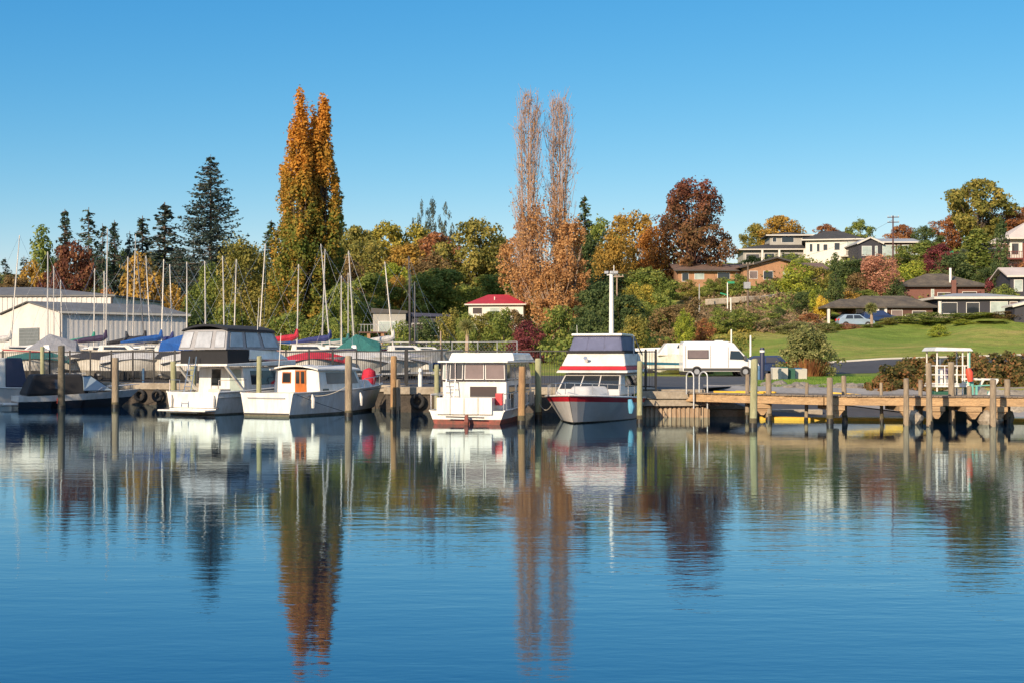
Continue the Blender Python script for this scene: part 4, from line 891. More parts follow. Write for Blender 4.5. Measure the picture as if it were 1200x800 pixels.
Y(12, 92, 276, 11, 'white', 'yacht with a tall leaning mast in front of the roller door shed')
Y(56, 88, 295, 0, 'grey', 'yacht under a pointed grey cover before the shed corner', cover_kind=2, L=5.0)
Y(63, 100, 312, 0, None, 'small masted yacht close to the shed corner, behind the grey covered one')
Y(73, 104, 328, -2, None, 'yacht with the shortest thin mast beside the long shed wall')
Y(110, 96, 315, 1, 'green', 'yacht with a sea green sail cover in front of the long shed wall', ang=math.pi + .25 - math.pi)
Y(124, 90, 268, 2, 'purple', 'yacht with a dark purple sail cover and the tallest pale mast by the long shed', ang=.12)
Y(122, 105, 318, 0, None, 'pale masted yacht tucked behind the purple covered yacht')
Y(148, 94, 301, 2, 'black', 'yacht with a charcoal sail cover midway along the shed wall', ang=math.pi + .2)
Y(155, 108, 275, 4, None, 'tall masted yacht standing close against the middle of the shed wall')
Y(170, 92, 300, -9, 'black', 'yacht with a dark mast leaning towards the shed', mastm=DARKMAST, ang=.3)
Y(177, 100, 300, -6, None, 'yacht with a leaning cream mast near the far end of the shed')
Y(189, 89, 304, 3, 'blue', 'yacht with a small bright blue cover before the dark shed opening', ang=.4)
Y(202, 95, 310, -3, 'navy', 'yacht with a mast leaning over the dark shed opening')
Y(219, 88, 307, 0, 'blue', 'yacht under a bright blue cover near the shed end', cover_kind=2, ang=.2, L=4.6)
Y(241, 91, 306, -1, 'grey', 'yacht behind the canopy of the grey canopied cruiser, cream mast')
Y(263, 96, 300, -2, None, 'yacht with an upright mast above the black canopy top')
Y(274, 90, 304, 3, 'white', 'yacht with a thin mast at the edge of the golden willow')
Y(303, 93, 286, 8, 'blue', 'yacht with a tall leaning mast before the low pale house')
Y(348, 87, 310, 2, 'red', 'yacht with a bright red sail cover behind the orange doored launch', ang=.15)
Y(377, 98, 292, 4, None, 'yacht with a cream mast directly below the orange poplars')
Y(387, 90, 286, -11, 'navy', 'yacht with a navy sail cover sweeping up to a leaning mast', ang=.1)
Y(400, 94, 323, 0, None, 'yacht with a short white mast beside the navy covered one')
Y(408, 102, 320, 0, 'teal', 'yacht with a dark teal cover and short cream mast')
Y(415.5, 89, 294, -7, 'teal', 'yacht with a teal tent and tall mast by the low modern house', cover_kind=2, ang=math.pi, L=4.6)
Y(461, 92, 307, -10, 'white', 'yacht with a strongly leaning mast in front of the low modern house')
Y(480, 97, 300, -1, None, 'yacht with a very dark mast before the dark hedge', mastm=DARKMAST)
Y(486, 104, 330, 0, None, 'yacht with a dark thin mast nearest the mesh fence', mastm=DARKMAST)
# covered dinghies and cars in the yard
def dinghy(px, D, ang, cov, label, L=4.4):
    t = thing('trailer_dinghy', label, 'dinghy', pt(px, D, QT + .03), ang, 'small boats on trailers')
    hb, sh = hull_mesh(L, 1.8, .5, .72, [(.5, 0), (1, 0)], rake=.6, n=10); hb.v = [(x, y, z + .75) for x, y, z in hb.v]; hb.build('hull', OLDWHITE, t, smooth=True)
    mb = MB(); n = 7
    for i in range(n):
        x0, x1 = i * L / n, (i + 1) * L / n; h = lambda x: 1.28 + .30 * math.sin(math.pi * min(1, x / L)); w = lambda x: .95 * (1 - max(0, (x / L - .5) / .5) ** 2) + .03
        for s in (1, -1): mb.poly([(x0, 0, h(x0) + .15), (x1, 0, h(x1) + .15), (x1, w(x1) * s, h(x1) - .25), (x0, w(x0) * s, h(x0) - .25)])
        if i == 0: mb.poly([(0, -w(0), h(0) - .25), (0, w(0), h(0) - .25), (0, 0, h(0) + .15)])
    mb.build('boat_cover', CV[cov], t)
    mb = MB(); mb.bar((-.2, 0, .4), (L + .9, 0, .45), .1); mb.bar((1.4, -.8, .35), (1.4, .8, .35), .08); mb.build('trailer', GALV, t)
    for s in (1, -1): mb = MB(); mb.tube([(1.4, .85 * s, .3), (1.4, 1.02 * s, .3)], .29, 12); mb.build('wheel', RUBBER, t)
dinghy(20, 84, .1, 'white', 'trailer boat under a rounded white cover in front of the roller door', L=5.6)
dinghy(8, 81, .2, 'teal', 'low trailer boat with a teal cover at the frame edge', L=3.6)
dinghy(82, 83, .3, 'grey', 'grey covered dinghy behind the dark thick pile')
dinghy(232, 80, 2.8, 'black', 'dark covered dinghy behind the stern of the flybridge cruiser')
dinghy(335, 78, .15, 'red', 'red covered dinghy on the tarmac behind the launch roof', L=3.4)
dinghy(372, 80, .1, 'white', 'white covered dinghy with its bow towards the pale piles')
dinghy(392, 84, .35, 'white', 'long low white covered dinghy below the navy sail cover', L=5.5)
dinghy(425, 86, 0, 'grey', 'grey covered dinghy by the mesh fence, yard centre')
dinghy(505, 90, 3.0, 'grey', 'silvery covered dinghy in front of the mesh fence', L=5.6)
dinghy(530, 94, .1, 'white', 'pale covered dinghy at the last post before the houseboat roof')
dinghy(255, 86, .2, 'white', 'white covered dinghy between the shed and the willow')
dinghy(150, 82, 2.9, 'black', 'charcoal covered dinghy under the shed wall')
dinghy(190, 79, .1, 'white', 'white covered dinghy just behind the fence, shed end')
dinghy(118, 80, .2, 'white', 'white covered dinghy just behind the fence below the green sail cover')

# ------------------------------------------------------------------ vehicles
def wheel(t, x, y, r, w, s):
    mb = MB(); mb.tube([(x, y - w / 2 * s, r), (x, y + w / 2 * s, r)], r, 20); wh = mb.build('wheel', RUBBER, t, bevel=.02)
    mb = MB(); mb.tube([(x, y + (w / 2 - .02) * s, r), (x, y + (w / 2 + .012) * s, r)], [r * .62, r * .55], 16); mb.build('rim', GALV, wh)
def vehicle(name, label, cat, loc, rz, prof, W_, body, wheels, wr, tum=.10, belt=1.0, group=None):
    """prof: side outline x-z; upper part leans inwards above the belt line"""
    t = thing(name, label, cat, loc, rz, group); mb = MB(); top = max(p[1] for p in prof)
    mb.extr(prof, -W_ / 2, W_ / 2); mb.v = [(x, y * (1 - tum * max(0, (z - belt) / (top - belt))), z) for x, y, z in mb.v]
    mb.build('body', body, t, bevel=.09 if W_ > 1.9 else .06, smooth=False)
    for x in wheels:
        for s in (1, -1):
            wheel(t, x, (W_ / 2 - .10) * s, wr, .22, s)
            mb = MB(); mb.tube([(x, (W_ / 2 - .14) * s, wr), (x, (W_ / 2 + .004) * s, wr)], wr * 1.16, 20); mb.build('wheel_arch', PLASTIC, t)
    return t
def sq(W_, tum, belt, top, s, pts):
    """quad on the vehicle side at the leaning angle"""
    out = [(x, s * (W_ / 2) * (1 - tum * max(0, (z - belt) / (top - belt))), z) for x, z in pts]
    return out if s < 0 else [out[1], out[0], out[3], out[2]]
# white van, nose to the right, seen side on
vw = 2.0; prof = [(0, .35), (5.75, .35), (5.85, .75), (5.72, 1.05), (5.0, 1.28), (4.25, 2.05), (3.9, 2.48), (3.4, 2.62), (.1, 2.62), (0, 2.4)]
vx = pt(798, 104.2, QT + .03)
t = vehicle('camper_van', 'white high roofed camper van with a curtained side window beside the dark blue car', 'van', vx + Vector((0, 0, 0)), R(2), prof, vw, VANWHITE, [1.05, 4.75], .36, .09, 1.1)
for s in (1, -1):
    Qf = lambda pts: sq(vw, .09, 1.1, 2.62, s, pts)
    win(t, Qf([(.35, 1.32), (1.95, 1.32), (1.95, 1.98), (.35, 1.98)]), 0, 1, 0, 1, BROWNGLASS, PLASTIC, 'side_window', fw=.05, off=.02)
    mb = MB(); mb.poly([(x, y + .012 * s, z) for x, y, z in Qf([(3.55, 1.28), (4.85, 1.24), (4.28, 1.90), (3.62, 1.92)])]); mb.build('door_window', GLASS, t)
    mb = MB(); q = Qf([(.05, .42), (5.7, .42), (5.7, .62), (.05, .62)]); mb.panel(q, 0, 1, 0, 1, .01, .03); mb.build('side_trim', PLASTIC, t)
    mb = MB(); mb.bar((4.7, (vw / 2 + .02) * s, 1.35), (4.7, (vw / 2 + .28) * s, 1.4), .2, .32); mb.build('wing_mirror', PLASTIC, t, bevel=.03)
    mb = MB(); mb.panel([(5.79, .62 * s - .18, .82), (5.79, .62 * s + .18, .82), (5.62, .62 * s + .18, 1.07), (5.62, .62 * s - .18, 1.07)], 0, 1, 0, 1, .02, .04); mb.build('headlight', CLEARPVC, t)
q = [(4.95, -.86, 1.32), (4.95, .86, 1.32), (4.22, .8, 2.06), (4.22, -.8, 2.06)]; mb = MB(); mb.panel(q, .02, .98, .02, .98, .03, .03); mb.build('windscreen', TEALGLASS, t)
mb = MB(); mb.box(5.70, 5.95, -.95, .95, .33, .68); mb.build('bumper', PLASTIC, t, bevel=.04)
mb = MB()
for s in (1, -1):
    for x0_, z1_ in ((3.45, 2.2), (4.95, 1.15), (2.1, 2.3), (.2, 2.3)):
        a_, b__ = sq(vw, .09, 1.1, 2.62, s, [(x0_, .65), (x0_, z1_), (x0_, z1_), (x0_, .65)])[0], sq(vw, .09, 1.1, 2.62, s, [(x0_, z1_)] * 4)[0]; mb.bar(a_, b__, .025, .02)
mb.build('panel_seams', PLASTIC, t)
mb = MB(); mb.box(2.6, 3.2, -.3, .3, 2.61, 2.70); mb.build('roof_vent', OLDWHITE, t, bevel=.02)
# dark blue car behind the navy bollard
cx = pt(876, 106, QT + .05); prof = [(0, .35), (4.4, .35), (4.5, .62), (4.35, .85), (3.3, 1.0), (2.5, 1.52), (.55, 1.55), (.1, 1.15), (-.02, .7)]
t = vehicle('estate_car', 'dark navy estate car with red tail lights parked by the bins', 'car', cx + Vector((3.2, .8, 0)), math.pi + R(0), prof, 1.75, NAVYPAINT, [.85, 3.6], .31, .18, .95)
t.location = pt(920, 105, QT + .05); t.rotation_euler.z = math.pi + R(-3)
for s in (1, -1):
    Qf = lambda pts: sq(1.75, .18, .95, 1.55, s, pts)
    for pts in ([(.5, 1.0), (1.55, 1.0), (1.55, 1.42), (.75, 1.42)], [(1.65, 1.0), (3.0, 1.02), (2.45, 1.43), (1.65, 1.42)]):
        mb = MB(); mb.panel(Qf(pts), 0, 1, 0, 1, .012, .02); mb.build('side_window', TINT, t)
    mb = MB(); mb.box(-.04, .10, .62 * s - .14, .62 * s + .14, .8, 1.05); mb.build('tail_light', TAILRED, t)
    mb = MB(); mb.box(4.28, 4.44, .6 * s - .16, .6 * s + .16, .66, .82); mb.build('headlight', CLEARPVC, t)
mb = MB(); mb.panel([(.10, .7, 1.12), (.10, -.7, 1.12), (.5, -.62, 1.5), (.5, .62, 1.5)], 0, 1, 0, 1, .02, .02); mb.build('rear_window', TINT, t)
# second dark car far right of the navy one is hidden; silver blue car at the brown roofed house
p = gpt(981, 150.5, .05); t = vehicle('parked_car', 'silver blue car parked under the eaves of the long brown roofed house', 'car', p, R(2), [(0, .3), (3.9, .3), (4.0, .6), (3.8, .82), (3.0, .95), (2.35, 1.42), (.7, 1.42), (.15, 1.05), (0, .7)], 1.7, SILVERBLUE, [.75, 3.2], .30, .18, .9)
for s in (1, -1):
    for pts in ([(.7, .95), (1.55, .95), (1.55, 1.33), (.9, 1.33)], [(1.65, .95), (2.75, .95), (2.3, 1.33), (1.65, 1.33)]):
        mb = MB(); mb.panel(sq(1.7, .18, .9, 1.42, s, pts), 0, 1, 0, 1, .012, .02); mb.build('side_window', GLASS, t)
    mb = MB(); mb.box(-.03, .08, .6 * s - .13, .6 * s + .13, .75, .95); mb.build('tail_light', TAILRED, t)
p = gpt(1009, 151.5, .05); t = vehicle('parked_car', 'dark car with its tail just showing beyond the silver blue car', 'car', p, R(4), [(0, .3), (3.9, .3), (4.0, .6), (3.8, .82), (3.0, .95), (2.35, 1.42), (.7, 1.42), (.15, 1.05), (0, .7)], 1.7, NAVYPAINT, [.75, 3.2], .30, .18, .9)
# trailer boat beside the van: white hull, teal stripe, slit windows
tb = pt(745, 108.5, QT + .03)
t = thing('trailer_cruiser', 'white cabin cruiser with a teal stripe on its trailer behind the camper van', 'boat', tb, R(1))
prof = [(0, .95), (4.3, .85), (4.3, 1.45), (2.95, 1.55), (2.6, 1.5)]
hb, sh = hull_mesh(6.3, 2.3, .85, 1.15, [(.20, 0), (.38, 1), (.45, 0), (1.0, 0)], rake=1.0, tw=.9, n=14); hb.v = [(6.2 - x, y, z + .72) for x, y, z in hb.v]; hb.build('hull', [WHITE, TEALSTRIPE], t, smooth=True)
c = frus(1.6, 6.0, 1.0, 1.55, 2.55, .75, .1, .12, 1.0); cb = MB().hexa(c).build('cabin', WHITE, t, bevel=.08)
for s in (1, -1):
    for k in range(2): win(cb, side_face(c, s), .28 + .34 * k, .58 + .34 * k, .60, .85, GLASS, None, 'slit_window')
mb = MB(); mb.bar((-.2, -.7, .5), (6.1, -.7, .5), .12); mb.bar((-.2, .7, .5), (6.1, .7, .5), .12); mb.build('trailer', PLASTIC, t)
for x in (3.6, 4.5):
    for s in (1, -1): mb = MB(); mb.tube([(x, 1.0 * s, .32), (x, 1.2 * s, .32)], .32, 14); mb.build('wheel', RUBBER, t)
# low caravan beyond
t = thing('caravan', 'low white caravan with a dark door behind the red striped cruiser rail', 'caravan', pt(727, 113, QT + .03), R(-2))
mb = MB(); mb.extr([(.1, .5), (4.2, .5), (4.3, 1.6), (3.9, 2.25), (.4, 2.15), (0, 1.5)], -1.0, 1.0); mb.build('body', VANWHITE, t, bevel=.08)
mb = MB(); mb.panel([(0, -1.0, .5), (4.2, -1.0, .5), (4.2, -1.0, 2.2), (0, -1.0, 2.2)], .35, .53, .05, .62, .012, .02); mb.build('door', PLASTIC, t)
for s in (1, -1): mb = MB(); mb.tube([(2.4, .8 * s, .3), (2.4, 1.0 * s, .3)], .3, 12); mb.build('wheel', RUBBER, t)
# bins
def binn(px, D, w, h, m_, lid, label):
    t = thing('recycling_bin', label, 'bin', pt(px, D, 1.15), R(3), 'bins on the grass strip'); mb = MB(); k = w / 2
    mb.hexa([(-k, -k, 0), (k, -k, 0), (k, k, 0), (-k, k, 0), (-k * 1.06, -k * 1.06, h * .9), (k * 1.06, -k * 1.06, h * .9), (k * 1.06, k, h * .9), (-k * 1.06, k, h * .9)]); mb.build('bin_body', m_, t, bevel=.02)
    mb = MB(); mb.hexa([(-k * 1.1, -k * 1.1, h * .9), (k * 1.1, -k * 1.1, h * .9), (k * 1.1, k * 1.1, h * .9), (-k * 1.1, k * 1.1, h * .9), (-k, -k * .9, h * .97), (k, -k * .9, h * .97), (k, k * 1.0, h), (-k, k, h)]); mb.build('lid', lid, t, bevel=.01)
binn(909.5, 85, .52, .82, BEIGEBIN, BEIGEBIN, 'beige bin nearest the navy bollard'); binn(918.5, 86, .42, .86, BEIGEBIN, DARKGREENBIN, 'slim beige bin with a green lid'); binn(926.5, 86.5, .46, .76, DARKGREENBIN, DARKGREENBIN, 'dark green bin between the beige ones')
binn(935, 87, .40, .78, BEIGEBIN, BLUEPOST, 'beige bin with a blue lid'); binn(941.5, 87, .36, .74, BEIGEBIN, BEIGEBIN, 'beige bin nearest the flax bush')

# ------------------------------------------------------------------ poles and signs
# white lattice-topped light mast
t = thing('light_mast', 'tall white floodlight mast rising behind the red striped cruiser', 'light mast', pt(716.5, 66, QT))
hh = zof(322, 66) - QT; mb = MB(); mb.tube([(0, 0, 0), (0, 0, hh)], [.14, .095], 12); mb.build('pole', WHITEPOST, t, smooth=True)
mb = MB(); mb.tube([(-.22, 0, hh - .02), (.30, 0, hh + .05)], .035, 6); mb.tube([(.12, 0, hh), (.12, 0, hh + .45)], .02, 5); mb.build('bracket', WHITEPOST, t)
for x in (-.24, .22, .02): mb = MB(); mb.box(x - .1, x + .1, -.1, .1, hh + .03, hh + .17); mb.build('floodlight', GALV, t, bevel=.02)
def upole(px, D, ytop, w, label, arms=1, m_=POSTWOOD, arm_w=1.6, extra=None, cat='utility pole', name='utility_pole', ybot=None):
    p = gpt(px, D, -.1)
    h = zof(ytop, D) - p.z; r = w / 2 * D / F; t = thing(name, label, cat, p)
    mb = MB(); mb.tube([(0, 0, 0), (0, 0, h)], [r * 1.15, r * .8], 8); mb.build('pole', m_, t, smooth=True)
    for k in range(arms):
        z = h - .25 - .7 * k; mb = MB(); mb.bar((-arm_w / 2, -.1, z), (arm_w / 2, -.1, z + .04), .11); mb.build('crossarm', m_, t)
        mb = MB()
        for x in (-.45, -.15, .15, .45): mb.tube([(x * arm_w, -.1, z + .05), (x * arm_w, -.1, z + .25)], .035, 5)
        mb.build('insulators', CREAM, t)
    return t
upole(1046.5, 190, 253, 2.0, 'dark utility pole with two crossarms before the silver roofed house', 2, mat('dark_pole', (.10, .05, .05), .9))
t = upole(876.5, 168, 308, 2.2, 'brown utility pole with a transformer in front of the orange brick house', 1, arm_w=1.4)
h = zof(330, 168) - t.location.z; mb = MB(); mb.box(-.55, .25, -.45, .1, h - .9, h - .1); mb.build('transformer', GALV, t)
upole(850.5, 200, 283, 2.0, 'grey utility pole in the gap beside the copper beech', 1, mat('grey_pole', (.36, .36, .34), .8), arm_w=1.5)
upole(723, 150, 322, 2.0, 'pale utility pole peeping out behind the white light mast', 1, PALEBARK, arm_w=1.4)
upole(480.5, 118, 322, 1.6, 'thin dark pole standing among the yacht masts', 0, DARKMAST)
upole(516.5, 110, 388, 2.0, 'short post with a white cap beside the cabbage tree', 0, PALEBARK, name='timber_post', cat='post')
for px, D, yt, w, lb in [(857, 118, 386, 2.0, 'thin white post with a short arm behind the camper van roof'), (879.5, 114, 393, 2.4, 'stout white post between the camper van and the car')]:
    t = upole(px, D, yt, w, lb, 0, WHITEPOST, cat='post', name='marker_post')
t = upole(856.5, 165, 349, 1.4, 'white post below the green street sign', 0, WHITEPOST, cat='post', name='marker_post')
t = upole(819.5, 166, 333, 1.7, 'grey post beside the bungalow hedge', 0, mat('grey_pole', (.36, .36, .34), .8), cat='post', name='marker_post')
p = gpt(852.5, 166); t = thing('street_sign', 'small green street name sign on a white post below the bungalow', 'street sign', p)
h = zof(331.5, 166) - p.z; mb = MB(); mb.tube([(0, 0, 0), (0, 0, h)], .06, 8); mb.build('post', WHITEPOST, t); MB().box(.0, .85, -.03, .03, h - .1, h + .16).build('sign_plate', SIGNGREEN, t)
mb = MB(); mb.bar((-.9, 0, h - 1.25), (-.05, 0, h - 1.5), .05, .16); mb.build('lower_plate', SIGNGREEN, t)
t = upole(991.5, 164, 343, 1.6, 'white chimney-like vent post above the long brown roof', 0, WHITEPOST, cat='post', name='vent_post')
# pale retaining wall along the bank
mb = MB(); pr = None
pts = [(827, 170, 353.5), (850, 171, 352), (872, 172, 350), (890, 174, 349.5), (905, 176, 348), (918, 178, 345), (930, 180, 347), (942, 181, 347)]
for (px, D, y) in pts:
    p = pt(px, D); p.z = zof(y, D)
    if pr: mb.bar(pr - Vector((0, 0, .1)), p - Vector((0, 0, .1)), .5, .75)
    pr = p
t = mb.build('retaining_wall', PALEROCK, bevel=.1); tag(t, 'pale stone retaining wall curving below the orange brick bungalow', 'retaining wall')
# power lines
def wire(a, b, sag, label):
    a, b = Vector(a), Vector(b); mid = (a + b) / 2; pts = []
    for k in range(17): u = k / 16; p = a.lerp(b, u); p.z -= sag * 4 * u * (1 - u); pts.append(p - mid)
    mb = MB(); mb.tube(pts, .018, 3); tag(mb.build('power_line', PLASTIC, loc=mid), label, 'power line')
def hz(px, D, y): p = pt(px, D); p.z = zof(y, D); return p
wire(hz(876, 168, 311), hz(1046, 190, 258), 1.2, 'sagging power line from the brown pole to the crossarmed pole')
wire(hz(1046, 190, 300), hz(1250, 175, 312), .8, 'power line crossing before the shrubs toward the pale roofed house')
wire(hz(850, 200, 287), hz(720, 160, 318), 1.5, 'power line passing in front of the copper beech')
wire(hz(850, 200, 287), hz(876, 168, 311), .3, 'short power line between the grey pole and the brown pole')
# ------------------------------------------------------------------ sheds and houses
def roof_hip(mb, w, d, z, h, ov=.5, th=.16, ridge=None):
    x0, x1, y0, y1 = -ov, w + ov, -ov, d + ov; r = (d / 2 + ov) if ridge is None else ridge
    ym = (y0 + y1) / 2; A = [(x0, y0, z), (x1, y0, z), (x1, y1, z), (x0, y1, z)]
    ra, rb = (x0 + r, ym, z + h), (x1 - r, ym, z + h)
    if ra[0] > rb[0]: ra = rb = ((x0 + x1) / 2, ym, z + h)
    mb.poly([A[0], A[1], rb, ra]); mb.poly([A[1], A[2], rb]); mb.poly([A[2], A[3], ra, rb]); mb.poly([A[3], A[0], ra])
    mb.box(x0 + .01, x1 - .01, y0 + .01, y1 - .01, z - th, z - .001)
def roof_gable_x(mb, w, d, z, h, ov=.5, th=.16):
    """ridge along x"""
    ym = d / 2
    for (ya, yb) in ((-ov, ym), (d + ov, ym)):
        mb.hexa([(-ov, ya, z - th), (w + ov, ya, z - th), (w + ov, yb, z + h - th), (-ov, yb, z + h - th), (-ov, ya, z), (w + ov, ya, z), (w + ov, yb, z + h), (-ov, yb, z + h)])
def roof_gable_y(mb, w, d, z, h, ov=.5, th=.16):
    xm = w / 2
    for (xa, xb) in ((-ov, xm), (w + ov, xm)):
        mb.hexa([(xa, -ov, z - th), (xa, d + ov, z - th), (xb, d + ov, z + h - th), (xb, -ov, z + h - th), (xa, -ov, z), (xa, d + ov, z), (xb, d + ov, z + h), (xb, -ov, z + h)])
def block(t, x0, y0, w, d, z0, hw, wall, roof, kind, rh, ov=.5, wins=(), left=(), right=(), frame=FRAME, glass=None, fascia=FASCIA, ridge=None):
    """one wing of a house: wall, roof, framed windows on the front (wins) and on the two ends; windows are (x, width, z, height, glass)"""
    if kind in ('gy', 'gx'):
        mb = MB(); mb.box(x0, x0 + w, y0, y0 + d, z0 - 2.5, z0 + hw)
        if kind == 'gy': 
            for y in (y0 + .02, y0 + d - .02): mb.poly([(x0, y, z0 + hw - .01), (x0 + w, y, z0 + hw - .01), (x0 + w / 2, y, z0 + hw + rh - .02)])
        else:
            for x in (x0 + .02, x0 + w - .02): mb.poly([(x, y0, z0 + hw - .01), (x, y0 + d, z0 + hw - .01), (x, y0 + d / 2, z0 + hw + rh - .02)])
    else:
        mb = MB(); mb.box(x0, x0 + w, y0, y0 + d, z0 - 2.5, z0 + hw)
    mb.build('wall', wall, t)
    mb = MB()
    if kind == 'hip': roof_hip(mb, w, d, z0 + hw + .16, rh, ov, ridge=ridge)
    elif kind == 'gx': roof_gable_x(mb, w, d, z0 + hw + .16, rh, ov)
    elif kind == 'gy': roof_gable_y(mb, w, d, z0 + hw + .16, rh, ov)
    elif kind == 'flat': mb.hexa([(-ov, -ov, z0 + hw + .01), (w + ov, -ov, z0 + hw + .01), (w + ov, d + ov, z0 + hw + .01), (-ov, d + ov, z0 + hw + .01), (-ov, -ov, z0 + hw + .28 + rh), (w + ov, -ov, z0 + hw + .28), (w + ov, d + ov, z0 + hw + .28), (-ov, d + ov, z0 + hw + .28 + rh)])
    mb.v = [(x + x0, y + y0, z) for x, y, z in mb.v]; mb.build('roof', roof, t)
    if fascia and kind in ('hip', 'gx'):
        mb = MB(); mb.box(x0 - ov - .02, x0 + w + ov + .02, y0 - ov - .06, y0 - ov, z0 + hw - .02, z0 + hw + .17); mb.build('gutter', fascia, t)
    if fascia and kind == 'gy':
        mb = MB(); zt = z0 + hw + .19
        for s in (0, 1):
            a = (x0 - ov + s * (w + 2 * ov), y0 - ov - .04, zt - .16); c = (x0 + w / 2, y0 - ov - .04, zt + rh - .16); mb.bar(a, c, .06, .24)
        mb.build('barge_board', fascia, t)
    for (x, ww, z, hh_, g) in wins:
        win(t, [(x0 + x, y0, z0 + z), (x0 + x + ww, y0, z0 + z), (x0 + x + ww, y0, z0 + z + hh_), (x0 + x, y0, z0 + z + hh_)], 0, 1, 0, 1, g, frame, 'window', fw=.05, off=.05)
    for (y, ww, z, hh_, g) in left:
        win(t, [(x0, y0 + y + ww, z0 + z), (x0, y0 + y, z0 + z), (x0, y0 + y, z0 + z + hh_), (x0, y0 + y + ww, z0 + z + hh_)], 0, 1, 0, 1, g, frame, 'window', fw=.05, off=.05)
def chimney(t, x, y, z0, z1, w=.45, m_=BRICKRED): MB().box(x - w / 2, x + w / 2, y - w / 2, y + w / 2, z0, z1).build('chimney', m_, t)
# front shed: gable towards the lake, long wall running away to the far end
ang = math.atan2(8.0, 8.7)
t = thing('boat_shed', 'long pale corrugated boat shed with grey roof and a roller door in its gable', 'shed', (-38.1, 115, QT), ang)
# local x runs along the long wall, local y across to the far side (left); gable end at x=0
def shed(t, L, Wd, hw, rh, door=None, ribs=.45, roofm=ROOFGREY):
    mb = MB(); mb.box(0, L, 0, Wd, 0, hw)
    for x in (.01, L - .01): mb.poly([(x, 0, hw - .01), (x, Wd, hw - .01), (x, Wd / 2, hw + rh - .02)])
    x = .1
    while x < L - .2: mb.box(x, x + ribs * .45, -.018, .01, .1, hw - .02); x += ribs
    y = .1
    while y < Wd - .2:
        if door: break
        zt = hw + rh * (1 - abs(y + .1 - Wd / 2) / (Wd / 2)) - .1
        mb.box(-.05, .01, y, y + ribs * .45, (door[3] if door and door[0] < y < door[1] else .1), zt); y += ribs
    mb.build('wall', CORRUG, t)
    mb = MB(); roof_gable_x(mb, L, Wd, hw + .1, rh, .25, .08); mb.build('roof', roofm, t)
    mb = MB(); mb.box(-.25, L + .25, -.38, -.26, hw - .12, hw + .06); mb.build('gutter', FASCIA, t)
    for x in (.05, L - .05): mb = MB(); mb.tube([(x, -.14, 0), (x, -.14, hw - .1)], .06, 6); mb.build('downpipe', PLASTIC, t)
    if door:
        mb = MB(); mb.panel([(0, door[1], 0), (0, door[0], 0), (0, door[0], door[3]), (0, door[1], door[3])], 0, 1, 0, 1, .06, .05)
        d = mb.build('roller_door', ROLLER, t); mb = MB()
        for k in range(14): mb.box(-.085, -.061, door[0] + .05, door[1] - .05, .2 + k * .28, .28 + k * .28)
        mb.build('door_slats', mat('roller_slats', (.20, .22, .22), .6), d)
shed(t, 11.9, 12.4, 5.25, 1.0, (4.0, 8.2, 0, 4.0))
mb = MB(); mb.panel([(0, 0, 0), (11.9, 0, 0), (11.9, 0, 4), (0, 0, 4)], .73, .93, .0, .62, .06, .05); mb.build('side_door', PLASTIC, t)
p = pt(131, 134)
t = thing('boat_shed', 'wider pale corrugated shed standing higher behind the long one', 'shed', (p.x - 26, 136, QT), R(-3))
mb = MB(); mb.box(0, 26, 0, 16, 0, 7.4)
x = .1
while x < 25.8: mb.box(x, x + .22, -.05, .01, .1, 7.38); x += .5
mb.build('wall', CORRUG, t); mb = MB(); roof_hip(mb, 26, 16, 7.6, 1.2, .25, ridge=11); mb.build('roof', ROOFGREY, t)
mb = MB(); mb.tube([(25.9, -.12, 0), (25.9, -.12, 7.4)], .12, 6); mb.build('downpipe', PLASTIC, t)
# low pale house behind the black canopy top
p = pt(277, 178); t = thing('low_house', 'small low cream house with a grey roof behind the yacht masts', 'house', (p.x, 178, zof(386, 178)), R(4))
block(t, 0, 0, 4.6, 6, 0, 1.55, STUCCO, ROOFGREY, 'gx', .5, .4, wins=[(2.5, .8, .5, .9, GLASS)])
# low modern house with a mono roof
p = pt(437, 150); z = zof(402, 150); t = thing('modern_house', 'low grey modern house with a sloping flat roof, pale window and brick piers', 'house', (p.x, 150, z), R(2))
block(t, 0, 0, 3.6, 6, 0, 3.25, GREYWALL, DARKFASCIA, 'flat', .3, .2, wins=[(.6, 2.2, 1.1, 1.3, PALEGLASS)])
block(t, 3.7, 1, 4.6, 6, 0, 2.9, DARKWALL, NAVYPOST, 'flat', .2, .3, wins=[(.5, 3.0, .8, 1.4, TINT)])
mb = MB(); mb.box(-2.2, 4, -2.2, -.1, 1.05, 1.2); mb.build('deck', BROWNWALL, t)
for x in (-2.0, -.5, 1.0, 2.6): MB().box(x, x + .35, -2.1, -1.8, -2.5, 1.04).build('brick_pier', BRICK, t)
mb = MB()
for x in np.arange(-2.2, 4, .35): mb.box(x, x + .04, -2.2, -2.16, 1.2, 1.95)
mb.box(-2.2, 4, -2.22, -2.14, 1.95, 2.0); mb.build('deck_rail', GALV, t)
# red roofed house
p = pt(549, 165); z = zof(371, 165); t = thing('red_roofed_house', 'white house with a bright red hip roof behind round green shrubs', 'house', (p.x, 165, z), R(-6)); t.scale = (.70, .7, .80)
block(t, 0, 0, 9.5, 7, 0, 1.7, STUCCO, ROOFRED, 'hip', 1.55, .6, wins=[(.7, 1.7, .35, 1.0, GLASS), (3.6, 1.8, .35, 1.0, PALEGLASS)], ridge=3.6); MB().tube([(4.4, 1.2, 2.2), (4.4, 1.2, 3.0)], .1, 6).build('flue', STUCCO, t)
